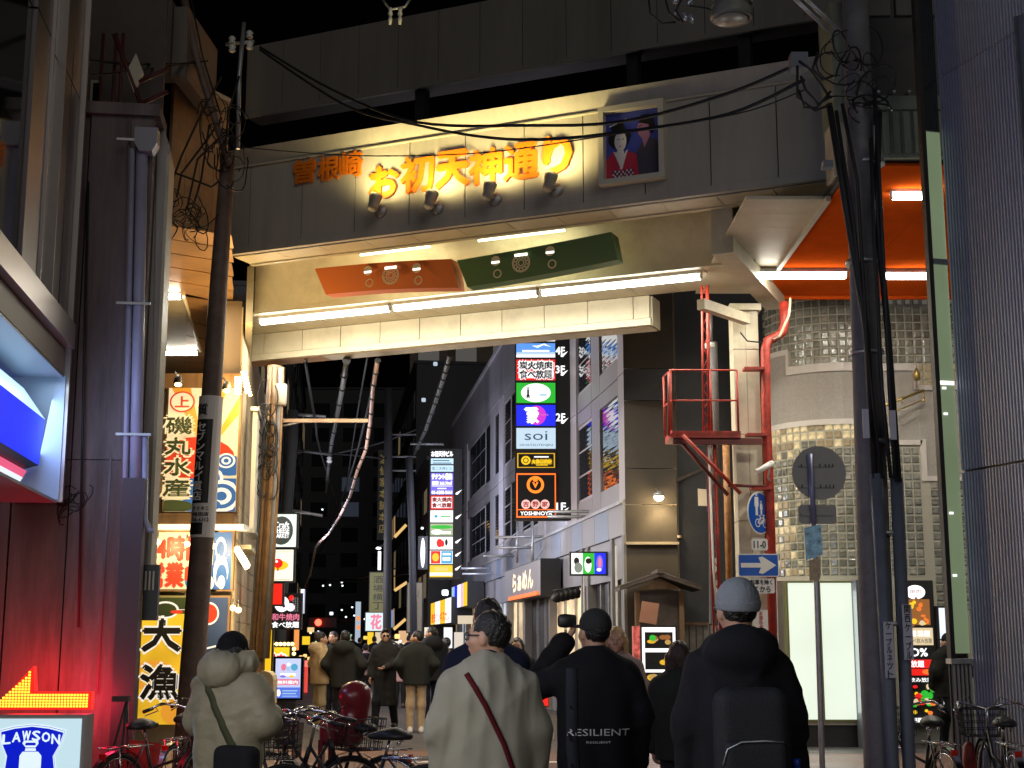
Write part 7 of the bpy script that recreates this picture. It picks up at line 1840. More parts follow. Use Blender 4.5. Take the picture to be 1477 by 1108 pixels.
def raw(name, V, Fc, mats, parent, mi=None, kind=None, smooth=True):
    me = bpy.data.meshes.new(name); me.from_pydata([tuple(v) for v in V], [], [tuple(int(i) for i in f) for f in Fc])
    for m in (mats if isinstance(mats, list) else [mats]): me.materials.append(m)
    if mi is not None: me.polygons.foreach_set('material_index', mi)
    me.polygons.foreach_set('use_smooth', [smooth] * len(me.polygons)); me.update()
    o = bpy.data.objects.new(name, me); put(o, WM[parent], parent); return tag(o, kind=kind)
skin = pm('skin', (0.48, 0.27, 0.18), 0.5, var=0.08, scale=20)
hairb = pm('black_hair', (0.012, 0.010, 0.009), 0.4, bump=0.6, bscale=90)
hairbr = pm('brown_hair', (0.03, 0.014, 0.008), 0.45, bump=0.6, bscale=90)
hairbl = pm('blonde_hair', (0.42, 0.25, 0.10), 0.45, bump=0.6, bscale=90)
cloth = lambda n, c, r=0.85, b=0.3: pm('cloth_' + n, c, r, var=0.12, scale=6, bump=b, bscale=130, spec=0.18)
cblack = cloth('black', (0.014, 0.014, 0.017)); cnavy = cloth('navy', (0.010, 0.013, 0.032)); cbeige = cloth('beige', (0.42, 0.30, 0.17)); ckhaki = cloth('khaki', (0.30, 0.23, 0.14)); cdark = cloth('darkgrey', (0.03, 0.03, 0.03))
eyem = pm('eye_dark', (0.01, 0.008, 0.007), 0.15); lipm = pm('lips', (0.35, 0.10, 0.08), 0.5); shoew = pm('white_shoe', (0.65, 0.62, 0.6), 0.5); shoeb = pm('black_shoe', (0.015, 0.014, 0.014), 0.35)
def rotz(a): c, s_ = math.cos(a), math.sin(a); return np.array([[c, -s_, 0], [s_, c, 0], [0, 0, 1]])
def person(label, u, Y, H=1.7, yaw=0.0, head_yaw=0.0, head_pitch=0.0, top=cblack, legs=cblack, shoes=shoeb, hair='short', hairm=hairb, hem=0.80, pad=0.02, hood=False, collar=False,
           arms='down', stride=0.0, res=0.028, sw=1.0, quilt=0.0, fold=0.006, seed=1, hat=None, hatm=None, glasses=False, mask=False, lean=0.0, group=None, zoff=0.0, extra=None, tight=1.0, leg_spread=0.0):
    loc = Vector((XY(u, Y), Y, 0)); t = thing('person', label, 'person', loc, R_(yaw), group)
    s = H / 1.75; near = Y < 15
    q = lambda x, y, z: (x * s, y * s, z * s)
    hs = {}
    A = {'down': [((0.235, 0.0, 1.17), (0.245, 0.06, 0.90)), ((0.235, 0.0, 1.17), (0.245, 0.06, 0.90))],
         'pocket': [((0.27, -0.05, 1.18), (0.19, 0.12, 0.98)), ((0.27, -0.05, 1.18), (0.19, 0.12, 0.98))],
         'phone': [((0.25, 0.02, 1.17), (0.12, 0.27, 1.20)), ((0.25, 0.02, 1.17), (0.12, 0.27, 1.20))],
         'raised': [((0.24, 0.0, 1.17), (0.245, 0.06, 0.90)), ((0.33, 0.16, 1.30), (0.14, 0.25, 1.56))],
         'hip': [((0.24, 0.0, 1.17), (0.24, 0.08, 0.92)), ((0.25, -0.02, 1.17), (0.07, 0.22, 1.08))]}[arms]
    zsh = 1.43
    J = []
    for i, sg in enumerate((1, -1)):
        e, w_ = A[i]; J.append((q(sg * 0.185 * sw, -0.01, zsh), q(sg * e[0] * sw, e[1], e[2]), q(sg * w_[0] * sw, w_[1], w_[2])))
    L = []
    for sg in (1, -1):
        st = stride * sg; L.append((q(sg * 0.09, 0, 0.90), q(sg * (0.095 + leg_spread * .5), 0.30 * st + 0.02 * abs(st), 0.49), q(sg * (0.10 + leg_spread), 0.42 * st - (0.16 * abs(st) if st < 0 else 0.0), 0.085 + (0.05 if st < -0.3 else 0))))
    # one continuous body
    B = Sdf(0.025)
    B.cap(q(0, -0.01, 1.34), q(0, 0, 1.0), 0.105 * s, 0.11 * s, 0.75).cap(q(-0.12, -0.01, 1.37), q(0.12, -0.01, 1.37), 0.045 * s).cap(q(0, -0.02, 1.42), q(0, -0.005, 1.54), 0.055 * s, 0.052 * s)
    B.cap(q(-0.07, 0, 0.95), q(0.07, 0, 0.95), 0.10 * s)
    for a, b, c in J: a = (a[0] * 0.93, a[1], a[2] - 0.06 * s); B.cap(a, b, 0.042 * s, 0.038 * s).cap(b, c, 0.036 * s, 0.026 * s)
    for a, b, c in L: B.cap(a, b, 0.075 * s, 0.052 * s).cap(b, c, 0.05 * s, 0.036 * s)
    V, Fc = B.mesh(max(res, 0.02)); VV = [V]; FF = [Fc]; off = len(V)
    # head
    hc = np.array(q(0, 0.012, 1.75 - 0.128)); k = s ** 0.5; hr = rotz(R_(head_yaw)) @ np.array([[1, 0, 0], [0, math.cos(R_(head_pitch)), -math.sin(R_(head_pitch))], [0, math.sin(R_(head_pitch)), math.cos(R_(head_pitch))]])
    Hd = Sdf(0.010)
    Hd.el((0, -0.012, 0.022), (0.074, 0.094, 0.098)).el((0, 0.030, -0.045), (0.056, 0.058, 0.062)).el((0, 0.070, -0.088), (0.024, 0.020, 0.020))
    Hd.cap((0, 0.088, 0.012), (0, 0.112, -0.028), 0.008, 0.0125).cap((-0.032, 0.074, 0.030), (0.032, 0.074, 0.030), 0.013).cap((-0.018, 0.089, -0.058), (0.018, 0.089, -0.058), 0.0085)
    Hd.el((-0.042, 0.055, -0.02), (0.026, 0.03, 0.03)).el((0.042, 0.055, -0.02), (0.026, 0.03, 0.03))
    for sg in (-1, 1): Hd.el((sg * 0.079, -0.004, -0.008), (0.010, 0.020, 0.032))
    Hd.cap((0, -0.02, -0.06), (0, -0.035, -0.17), 0.054, 0.056)
    for sg in (-1, 1): Hd.sub((sg * 0.030, 0.100, 0.006), (0.017, 0.014, 0.010))
    hv, hf = Hd.mesh(0.007 if near else 0.012)
    tr = lambda P_: (np.asarray(P_, float) * k) @ hr.T + hc
    VV.append(tr(hv)); FF.append(hf + off); off += len(hv)
    # hands: palm, four fingers, thumb
    for i, (a, b, c) in enumerate(J):
        sg = 1 if i == 0 else -1
        d = np.array(c) - np.array(b); d /= np.linalg.norm(d); side = np.array([0, 1.0, 0]) - d * d[1]; side /= np.linalg.norm(side); nr = np.cross(d, side)
        hh = Sdf(0.006); o_ = np.array(c)
        pt = lambda x, y, z: o_ + (d * x + side * y + nr * z * sg) * s
        hh.cap(pt(-0.03, 0, 0), pt(0.03, 0, 0), 0.026 * s, 0.026 * s).cap(pt(0.03, -0.022, 0), pt(0.085, -0.028, 0), 0.016, 0.014).cap(pt(0.03, 0.022, 0), pt(0.085, 0.028, 0), 0.016, 0.014).cap(pt(0.05, 0, 0), pt(0.085, 0, 0), 0.018, 0.014)
        for j, ln in enumerate((0.062, 0.075, 0.07, 0.054)):
            y = 0.030 - j * 0.020; hh.cap(pt(0.088, y, 0), pt(0.088 + ln * .5, y, -0.012), 0.0085, 0.008).cap(pt(0.088 + ln * .5, y, -0.012), pt(0.088 + ln * .75, y * .95, -0.038), 0.008, 0.007)
        hh.cap(pt(0.02, 0.03, -0.005), pt(0.055, 0.052, -0.02), 0.012, 0.010).cap(pt(0.055, 0.052, -0.02), pt(0.085, 0.050, -0.03), 0.010, 0.008)
        v, f = hh.mesh(0.0065 if near else 0.010); VV.append(v); FF.append(f + off); off += len(v)
    raw('body', np.concatenate(VV), np.concatenate(FF), skin, t)
    def headpart(nm, S_, m, h=None):
        v, f = S_.mesh(h or (0.008 if near else 0.013)); return raw(nm, tr(v), f, m, t)
    if not (Y > 32):
        for sg in (-1, 1):
            headpart('eye', Sdf(0.004).el((sg * 0.030, 0.083, 0.005), (0.012, 0.009, 0.007)), eyem, 0.006)
            headpart('eyebrow', Sdf(0.004).cap((sg * 0.018, 0.091, 0.026), (sg * 0.044, 0.083, 0.027), 0.0045), hairm, 0.005)
        headpart('lips', Sdf(0.004).cap((-0.017, 0.094, -0.058), (0.017, 0.094, -0.058), 0.0065), lipm, 0.006)
    if hair:
        S_ = Sdf(0.012); S_.el((0, -0.022, 0.030), (0.086, 0.102, 0.106)); S_.disp = folds(0.007, seed + 5, 60)
        S_.sub((0, 0.115, -0.03), (0.075, 0.075, 0.085))
        if hair == 'short': S_.cut((0, 0.25, -1), 0.078).cut((0, 0.55, -1), 0.055)
        if hair == 'quiff': S_.el((0, 0.05, 0.105), (0.06, 0.06, 0.035)); S_.cut((0, 0.25, -1), 0.078).cut((0, 0.55, -1), 0.03)
        if hair == 'bun': S_.el((0, -0.08, 0.09), (0.05, 0.05, 0.045)); S_.cut((0, 0.25, -1), 0.078)
        if hair in ('long', 'bob'):
            z = -0.28 if hair == 'long' else -0.12
            for x in (-0.075, -0.04, 0, 0.04, 0.075): S_.cap((x, -0.05 - 0.02 * (abs(x) < .05), 0.0), (x * 1.15, -0.055, z), 0.036, 0.028)
            for x in (-0.082, 0.082): S_.cap((x, 0.01, 0.02), (x * 1.08, 0.03, z * 0.8), 0.02, 0.018)
        headpart('hair', S_, hairm)
    if hat == 'beanie':
        S_ = Sdf(0.012).el((0, -0.018, 0.040), (0.094, 0.110, 0.106)); S_.cut((0, 0.10, -1), -0.012); S_.disp = lambda P_: 0.0012 * np.sin(np.arctan2(P_[:, 0], P_[:, 1] + 0.02) * 70)
        headpart('beanie', S_, hatm, 0.006)
        S_ = Sdf(0.01).el((0, -0.018, 0.034), (0.099, 0.115, 0.10)); S_.cut((0, 0.10, -1), 0.0).cut((0, -0.10, 1), 0.048); headpart('beanie_cuff', S_, hatm, 0.006)
    if hat == 'cap':
        S_ = Sdf(0.010).el((0, -0.02, 0.045), (0.092, 0.106, 0.095)); S_.cut((0, 0.05, -1), -0.010); headpart('cap', S_, hatm, 0.007)
        S_ = Sdf(0.008).el((0, 0.10, 0.035), (0.075, 0.085, 0.012)); headpart('brim', S_, hatm, 0.007)
    if glasses:
        for sg in (-1, 1):
            if glasses == 'sun': headpart('lens', Sdf(0.004).el((sg * 0.033, 0.103, 0.004), (0.027, 0.007, 0.020)), eyem, 0.006)
            else:
                pts = [tuple(tr([[sg * 0.034 + 0.026 * math.cos(a), 0.104, 0.004 + 0.019 * math.sin(a)]])[0]) for a in np.linspace(0, 2 * math.pi, 17)[:-1]]
                pass
                mbx = MB(); mbx.tube(pts, 0.003, 5, closed=True); v = [tuple(p) for p in mbx.v]; raw('glasses_rim', v, mbx.f, black, t)
            mbx = MB(); mbx.tube([tuple(tr([p])[0]) for p in ((sg * 0.060, 0.100, 0.010), (sg * 0.082, 0.06, 0.010), (sg * 0.086, -0.01, 0.008))], 0.0032, 5); raw('glasses_arm', mbx.v, mbx.f, black, t)
        mbx = MB(); mbx.tube([tuple(tr([p])[0]) for p in ((-0.008, 0.107, 0.008), (0.008, 0.107, 0.008))], 0.003, 5); raw('glasses_bridge', mbx.v, mbx.f, black, t)
    if mask: headpart('face_mask', Sdf(0.01).el((0, 0.058, -0.048), (0.060, 0.066, 0.046)), pm('mask_white', (0.75, 0.75, 0.75), 0.6), 0.008)
    # legs
    if legs:
        for a, b, c in L:
            S_ = Sdf(0.02).cap(a, b, 0.098 * s * tight, 0.078 * s * tight).cap(b, c, 0.076 * s * tight, 0.066 * s * tight); S_.disp = folds(fold * 0.9, seed + 9, 16); S_.cut((0, 0, -1), -(c[2] - 0.03 * s))
            v, f = S_.mesh(max(res, 0.016)); raw('trouser_leg', v, f, legs, t)
    for a, b, c in L:
        S_ = Sdf(0.015).cap((c[0], c[1] - 0.035 * s, c[2] - 0.045 * s), (c[0] * 1.1, c[1] + 0.15 * s, c[2] - 0.05 * s), 0.045 * s, 0.036 * s).cap((c[0], c[1] - 0.02, c[2] - 0.03 * s), (c[0], c[1] - 0.02, c[2] + 0.03 * s), 0.045 * s); S_.cut((0, 0, -1), -max(0.002, c[2] - 0.085 * s))
        v, f = S_.mesh(0.014); raw('shoe', v, f, shoes, t)
    # upper garment
    p = pad
    C = Sdf(0.017)
    C.cap(q(0, -0.012, 1.37), q(0, 0, 1.12), (0.135 + p) * s, (0.135 + p) * s, 0.80).cap(q(0, -0.02, 1.38), q(0, -0.015, 1.475), (0.10 + p * .5) * s, (0.060 + p * .25) * s)
    for sg in (-1, 1):
        C.cap(q(sg * 0.075 * sw, -0.01, 1.30), q(sg * 0.065, 0, max(hem - 0.1, 0.3)), (0.100 + p * .9) * s, (0.105 + p) * s)
        C.cap(q(sg * 0.03, -0.02, 1.425), q(sg * 0.150 * sw, -0.012, 1.375), (0.062 + p * .5) * s, (0.062 + p * .6) * s)
    for a, b, c in J:
        bb = np.array(b); cc = np.array(c); e_ = cc + (cc - bb) / np.linalg.norm(cc - bb) * 0.0
        a = (a[0] * 0.93, a[1], a[2] - 0.06 * s); C.cap(a, b, (0.056 + p * .75) * s, (0.050 + p * .7) * s).cap(b, e_, (0.050 + p * .7) * s, (0.038 + p * .6) * s)
    if hood: C.el(q(0, -0.095 - p * .5, 1.46), q(0.125 + p, 0.075 + p * .8, 0.075 + p)).cap(q(-0.09, 0.0, 1.475), q(0.09, 0.0, 1.475), (0.045 + p * .6) * s)
    if collar: C.cap(q(0, -0.02, 1.44), q(0, -0.01, 1.52), 0.085 * s, 0.082 * s)
    C.disp = folds(fold, seed, 9, quilt)
    C.cut((0, 0, -1), -hem * s)
    v, f = C.mesh(res if not near else min(res, 0.013)); raw('jacket', v, f, top, t)
    if extra: extra(t, C, s, tr, q)
    return t
def surf_strap(t, C, pts, dr, wd, m, name='strap', n=40, th=0.006):
    """band laid over the clothing: pts x,z polyline, dr direction of approach"""
    P0 = []
    pts = np.array(pts, float); d = np.linspace(0, len(pts) - 1, n)
    for f in d:
        i = min(int(f), len(pts) - 2); P0.append(pts[i] + (pts[i + 1] - pts[i]) * (f - i))
    P0 = np.array(P0); tg = np.gradient(P0, axis=0); tg /= np.linalg.norm(tg, axis=1)[:, None]; side = np.cross(tg, dr); side /= np.linalg.norm(side, axis=1)[:, None]
    a = C.project(P0 + side * wd / 2, dr) ; b = C.project(P0 - side * wd / 2, dr); o = np.array(dr) / np.linalg.norm(dr) * -th
    V = np.concatenate([a + o, b + o, a - o * .5, b - o * .5]); F_ = []
    for i in range(n - 1): F_ += [(i, i + 1, n + i + 1, n + i), (i, 2 * n + i, 2 * n + i + 1, i + 1), (n + i, n + i + 1, 3 * n + i + 1, 3 * n + i)]
    return raw(name, V, F_, m, t)
def surf_text(t, C, txt, x, z, h, wd, dr, m, name='print'):
    V, Fc = glyph(txt); mn = V.min(0); mx = V.max(0); Q = (V - (mn + mx) / 2) / (mx - mn) * np.array([wd, h])
    P0 = np.array([(x + a[0], -0.6, z + a[1]) for a in Q]); Pp = C.project(P0, dr); Pp[:, 1] -= 0.004
    return raw(name, Pp, Fc, m, t, smooth=False)
# ---- foreground, seen from behind
olive_puff = pm('puffer_olive_beige', (0.30, 0.27, 0.18), 0.6, var=0.08, scale=5, bump=0.25, bscale=30)
def exA(t, C, s, tr, q):
    surf_strap(t, C, [(-0.16, -0.8, 1.46), (-0.05, -0.8, 1.30), (0.08, -0.8, 1.08), (0.18, -0.8, 0.88)], (0, 1, 0), 0.045, cloth('olive_strap', (0.07, 0.075, 0.04)))
    S_ = Sdf(0.02).rbox((0.20, -0.17, 0.82), (0.15, 0.07, 0.13), 0.05); v, f = S_.mesh(0.014); raw('shoulder_bag', v, f, cblack, t)
    S_ = Sdf(0.04).el((0, -0.13, 1.40), (0.15, 0.10, 0.12)).cap((-0.13, 0.0, 1.45), (0.13, 0.0, 1.45), 0.075); S_.disp = folds(0.013, 3, 16); v, f = S_.mesh(0.012); raw('hood', v, f, olive_puff, t)
person('person in beige puffer coat with black hat and green strap at lower left', 336, 9.0, 1.62, yaw=-28, head_yaw=-10, head_pitch=-12, top=olive_puff, hair='bob', hat='beanie', hatm=cloth('black2', (0.01, 0.01, 0.012)), hem=0.55, pad=0.085, arms='phone', res=0.013, sw=1.12, quilt=0.008, fold=0.017, seed=4, extra=exA)
sweat = pm('cream_sweater', (0.28, 0.265, 0.205), 0.9, var=0.06, scale=8, bump=0.14, bscale=220)
def exB(t, C, s, tr, q):
    surf_strap(t, C, [(-0.12, -0.8, 1.43), (-0.03, -0.8, 1.28), (0.06, -0.8, 1.10), (0.15, -0.8, 0.86)], (0, 1, 0), 0.026, cloth('dark_red_strap', (0.08, 0.007, 0.010)))
    S_ = Sdf(0.01).cap((0, -0.025, 1.47 * s), (0, -0.015, 1.505 * s), 0.075, 0.068); v, f = S_.mesh(0.009); raw('inner_collar', v, f, cblack, t)
person('man in cream sweatshirt with glasses and dark red strap, seen from behind', 705, 7.0, 1.73, yaw=6, head_yaw=60, top=sweat, legs=cblack, hair='short', hem=0.62, pad=0.05, glasses='clear', res=0.013, sw=0.97, fold=0.013, seed=11, extra=exB)
person('tall dark haired man in navy jacket hidden behind the cream sweatshirt man', 703, 8.6, 1.84, yaw=0, head_yaw=15, top=cnavy, hair='short', pad=0.035, res=0.014, sw=0.98, seed=12, hood=False)
def exD(t, C, s, tr, q):
    surf_text(t, C, 'RESILIENT', 0.0, 1.075, 0.038, 0.36, (0, 1, 0), pm('print_silver', (0.6, 0.6, 0.62), 0.4))
    surf_text(t, C, 'RESILIENT', 0.0, 1.02, 0.012, 0.14, (0, 1, 0), MATS['print_silver'], 'small_print')
    surf_strap(t, C, [(-0.15, -0.8, 1.43), (-0.15, -0.8, 1.3), (-0.15, -0.8, 1.0), (-0.13, -0.8, 0.75)], (0, 1, 0), 0.06, cloth('strap_black', (0.03, 0.032, 0.04)))
    S_ = Sdf(0.01).cap((-0.14 * s, 0.24, 1.69 * s), (-0.14 * s, 0.32, 1.69 * s), 0.034, 0.032).rbox((-0.13 * s, 0.24, 1.69 * s), (0.055, 0.022, 0.036), 0.012)
    v, f = S_.mesh(0.009)
    hc_ = thing('camera', 'black camera held up by the man in black cap', 'camera', WM[t] @ Vector((-0.15 * s, 0.25, 1.64 * s)), R_(4)); M0 = WM[hc_]; Ti = M0.inverted() @ WM[t]
    raw('camera_body', [Ti @ Vector(p) for p in v], f, black, hc_)
person('man in black jacket and cap raising a camera, RESILIENT on his back', 857, 8.2, 1.76, yaw=4, head_yaw=22, top=cloth('deepblack', (0.010, 0.010, 0.012)), hat='cap', hatm=cdark, hem=0.72, pad=0.045, arms='raised', res=0.013, sw=1.06, fold=0.018, seed=21, extra=exD)
def exE(t, C, s, tr, q):
    bk_ = cloth('backpack', (0.022, 0.022, 0.026), 0.7)
    S_ = Sdf(0.02).rbox((0.02, -0.23, 1.14), (0.165, 0.085, 0.25), 0.07); v, f = S_.mesh(0.014); raw('backpack', v, f, bk_, t)
    S_ = Sdf(0.02).rbox((0.02, -0.32, 1.04), (0.135, 0.035, 0.13), 0.03); v, f = S_.mesh(0.012); raw('backpack_pocket', v, f, bk_, t)
    mbx = MB(); mbx.tube([(-0.12, -0.345, 1.07), (-0.10, -0.352, 1.135), (-0.04, -0.356, 1.165), (0.06, -0.357, 1.17), (0.14, -0.35, 1.165)], 0.004, 6); raw('zip', mbx.v, mbx.f, galv, t)
    mbx = MB(); mbx.tube([(-0.06, -0.345, 0.965), (0.07, -0.345, 0.945)], 0.005, 6); raw('zip', mbx.v, mbx.f, galv, t)
    mbx = MB(); mbx.lathe([(0.02, -0.12), (0.034, -0.11), (0.034, 0.02), (0.022, 0.05), (0.014, 0.07)], (0.21, -0.21, 0.98)); raw('bottle', mbx.v, mbx.f, pm('bottle_clear', (0.2, 0.25, 0.32), 0.1), t)
    mbx = MB(); mbx.lathe([(0.018, 0.07), (0.018, 0.105), (0.012, 0.107)], (0.21, -0.21, 0.98)); raw('bottle_cap', mbx.v, mbx.f, pm('cap_blue', (0.02, 0.06, 0.45), 0.4), t)
person('tall man in grey beanie and black hooded coat wearing a black backpack', 1064, 6.4, 1.86, yaw=-2, head_yaw=16, top=cloth('coatblack', (0.012, 0.012, 0.015)), hair='short', hat='beanie', hatm=pm('grey_knit', (0.26, 0.28, 0.30), 0.9, var=0.1, scale=10, bump=0.6, bscale=220), hem=0.55, pad=0.030, hood=True, res=0.013, sw=0.94, fold=0.022, seed=31, glasses='clear', extra=exE)
person('smiling blonde woman facing us between the cap and beanie men', 889, 13.0, 1.70, yaw=165, head_yaw=8, top=cloth('pinkish', (0.30, 0.22, 0.2)), hair='long', hairm=hairbl, pad=0.035, res=0.02, seed=41)
person('brown haired woman in dark jacket half hidden by beanie man', 980, 10.5, 1.57, yaw=-20, top=cloth('darkgreen', (0.022, 0.024, 0.02)), hair='bob', hairm=hairbr, pad=0.05, hood=False, res=0.018, seed=43)
# ---- further away
person('woman in black coat with white face mask behind the tall man', 746, 18.5, 1.60, yaw=172, top=cblack, hair='long', mask=True, pad=0.05, arms='pocket', seed=51, sw=1.1)
person('man with sunglasses in long black coat standing in mid street', 556, 25.0, 1.76, yaw=168, head_yaw=25, top=cloth('longcoat', (0.022, 0.020, 0.019)), legs=cblack, hair='quiff', glasses='sun', hem=0.42, pad=0.035, collar=True, arms='hip', stride=0.35, seed=53, leg_spread=0.03, res=0.02)
person('person in black jacket, back to us, left of the long coat man', 498, 24.0, 1.72, yaw=-8, head_yaw=15, top=cloth('blk2', (0.02, 0.021, 0.02)), legs=cblack, hair='short', hood=True, pad=0.06, arms='pocket', hem=0.78, seed=55, sw=1.2, res=0.02)
person('woman in beige hooded jacket and khaki trousers looking right', 463, 25.0, 1.70, yaw=-60, head_yaw=-15, top=cbeige, legs=ckhaki, shoes=shoew, hair='bun', hood=True, pad=0.045, arms='pocket', hem=0.82, seed=57, res=0.02)
person('person whose face shows between beige and black jackets', 481, 27.0, 1.72, yaw=150, head_yaw=10, top=cblack, pad=0.03, seed=59)
person('man in black jacket and beige trousers with white shoes, face to left', 601, 24.3, 1.72, yaw=8, head_yaw=72, top=cloth('blk3', (0.020, 0.022, 0.020)), legs=cloth('tan', (0.42, 0.31, 0.20)), shoes=shoew, pad=0.06, hem=0.82, arms='pocket', seed=61, sw=1.15, res=0.02)
person('tall man in hooded black coat behind the beige trousered man', 622, 25.6, 1.80, yaw=20, head_yaw=60, top=cblack, legs=cnavy, hood=True, pad=0.06, seed=63, sw=1.15)
person('person in brown jacket with short hair right of the hooded man', 642, 27.5, 1.60, yaw=-30, head_yaw=90, top=cloth('brownj', (0.13, 0.10, 0.07)), pad=0.04, seed=65)
person('small person with pink scarf and dark backpack walking away', 528, 36.0, 1.44, yaw=0, top=cloth('palepink', (0.40, 0.28, 0.30)), legs=cblack, shoes=shoew, hair='bun', pad=0.03, seed=67, extra=lambda t, C, s, tr, q: raw('backpack', *Sdf(0.03).rbox((0, -0.2, 1.02), (0.15, 0.09, 0.2), 0.06).mesh(0.03), cblack, t))
person('pale pink coated person behind the long coat man', 578, 33.0, 1.46, yaw=5, top=cloth('pink2', (0.42, 0.27, 0.29)), legs=cblack, pad=0.04, hem=0.7, seed=69)
person('walking person in black puffer and cap near the lit posters at right', 1367, 20.4, 1.66, yaw=24, head_yaw=20, top=cloth('puffblack', (0.018, 0.019, 0.017)), legs=cblack, hat='cap', hatm=cblack, hood=True, quilt=0.012, pad=0.075, stride=0.8, seed=71, sw=1.15, res=0.018, arms='pocket')
for i, (u, Y, H, c, lb) in enumerate(((540, 50, 1.65, cdark, 'far pedestrian in dark clothes below the pink sign'), (566, 52, 1.7, cloth('greyf', (.15, .15, .16)), 'far pedestrian in grey between coats'), (519, 55, 1.6, cblack, 'far pedestrian in black left of pink scarf person'), (590, 46, 1.68, cblack, 'far pedestrian in black behind beige trousers'), (509, 60, 1.7, cdark, 'farthest dark pedestrian near the centre left'))):
    person(lb, u, Y, H, yaw=rnd.uniform(-20, 20), top=c, seed=80 + i, res=0.04)

# ------------------------------------------------------------------ bicycles
def bicycle(label, loc, ang, frame_m, basket_m=darkmetal, group='bicycles parked on the pavement', seat_m=black):
    t = thing('bicycle', label, 'bicycle', (0, 0, 0), 0, group)
    r = 0.33
    for x in (-0.54, 0.54):
        c = Vector((x, 0, r)); w_ = None
        ty = MB().tube([c + Vector((math.cos(a) * (r - 0.02), 0, math.sin(a) * (r - 0.02))) for a in np.linspace(0, 2 * math.pi, 29)[:-1]], 0.020, 8, closed=True).build('wheel', rubber, t)
        MB().tube([c + Vector((math.cos(a) * (r - 0.045), 0, math.sin(a) * (r - 0.045))) for a in np.linspace(0, 2 * math.pi, 29)[:-1]], 0.010, 6, closed=True).build('rim', chrome, ty, M=WM[t])
        mb = MB()
        for k in range(18):
            a = 2 * math.pi * k / 18; mb.tube([c + Vector((0.02 * math.cos(a + 1.3), 0.02 * (-1) ** k, 0.02 * math.sin(a + 1.3))), c + Vector((math.cos(a) * (r - .05), 0, math.sin(a) * (r - .05)))], 0.0016, 3, False)
        mb.build('spokes', chrome, ty, M=WM[t], kind='stuff')
        MB().cyl(c + Vector((0, -0.045, 0)), c + Vector((0, 0.045, 0)), 0.022, n=10).build('hub', chrome, ty, M=WM[t])
        a0, a1 = (R_(20), R_(200)) if x < 0 else (R_(-10), R_(160))
        mb = MB(); V = []
        for a in np.linspace(a0, a1, 14):
            for y in (-0.027, 0.027): V.append(c + Vector((math.cos(a) * (r + 0.022), y, math.sin(a) * (r + 0.022))))
        mb.sm = True; mb.add(V, [(2 * i, 2 * i + 1, 2 * i + 3, 2 * i + 2) for i in range(13)]); mb.build('mudguard', chrome if x < 0 else frame_m, t)
    bb = (-0.08, 0, 0.30); sp_ = (-0.22, 0, 0.72); hd = (0.36, 0, 0.78); hd0 = (0.40, 0, 0.66)
    mb = MB(); mb.tube([bb, sp_], 0.016, 8).tube([bb, (0.18, 0, 0.42), hd0], 0.020, 8).tube([hd0, hd], 0.02, 8).tube([(-0.15, 0, 0.5), (0.2, 0, 0.55), hd], 0.014, 8)
    for y in (-0.05, 0.05): mb.tube([bb, (-0.54, y, r)], 0.010, 6).tube([sp_, (-0.54, y, r)], 0.009, 6)
    mb.build('frame', frame_m, t)
    mb = MB()
    for y in (-0.05, 0.05): mb.tube([(0.41, y * .6, 0.66), (0.45, y, 0.55), (0.54, y, r)], 0.012, 6)
    mb.build('fork', frame_m, t)
    MB().tube([sp_, (-0.25, 0, 0.83)], 0.013, 8).build('seat_post', chrome, t)
    S_ = Sdf(0.03).el((-0.31, 0, 0.86), (0.12, 0.10, 0.045)).cap((-0.28, 0, 0.865), (-0.10, 0, 0.86), 0.045, 0.022); S_.cut((0, 0, -1), -0.835); v, f = S_.mesh(0.014); raw('saddle', v, f, seat_m, t)
    for y in (-0.05, 0.05): MB().tube([(-0.33 + 0.02 * math.sin(a), y, 0.80 + 0.006 * k) for k, a in enumerate(range(7))], 0.008, 5).build('saddle_spring', chrome, t)
    MB().tube([hd, (0.33, 0, 0.93), (0.37, 0, 0.96)], 0.012, 8).build('stem', chrome, t)
    MB().tube([(0.12, -0.29, 0.97), (0.26, -0.27, 1.02), (0.36, -0.16, 1.0), (0.38, 0, 0.955), (0.36, 0.16, 1.0), (0.26, 0.27, 1.02), (0.12, 0.29, 0.97)], 0.011, 8).build('handlebar', chrome, t)
    for sg in (-1, 1):
        MB().tube([(0.05, sg * 0.29, 0.955), (0.16, sg * 0.288, 0.98)], 0.017, 8).build('grip', black, t)
        MB().tube([(0.20, sg * 0.29, 0.985), (0.26, sg * 0.31, 0.955), (0.10, sg * 0.315, 0.92)], 0.006, 5).build('brake_lever', chrome, t)
        MB().tube([(0.24, sg * 0.27, 1.0), (0.42, sg * 0.14, 1.06), (0.5, sg * 0.04, 0.9), (0.46, 0, 0.7)], 0.004, 5).build('brake_cable', rubber, t)
    mb = MB(); x0, x1, y0, z0, z1 = 0.46, 0.74, 0.17, 0.70, 0.95
    cor = lambda z, g: [Vector((x0 - g * .3, -y0 - g, z)), Vector((x1 + g, -y0 - g, z)), Vector((x1 + g, y0 + g, z)), Vector((x0 - g * .3, y0 + g, z))]
    for k in range(5): mb.tube(cor(z0 + (z1 - z0) * k / 4, 0.03 * k / 4), 0.004 if k < 4 else 0.007, 5, closed=True)
    b_, t_ = cor(z0, 0), cor(z1, 0.03)
    for i in range(4):
        for k in range(8):
            f = k / 8; mb.tube([b_[i].lerp(b_[(i + 1) % 4], f), t_[i].lerp(t_[(i + 1) % 4], f)], 0.0032, 4, False)
    for k in range(8): mb.tube([b_[0].lerp(b_[1], k / 8), b_[3].lerp(b_[2], k / 8)], 0.0032, 4, False)
    mb.build('basket', basket_m, t)
    mb = MB()
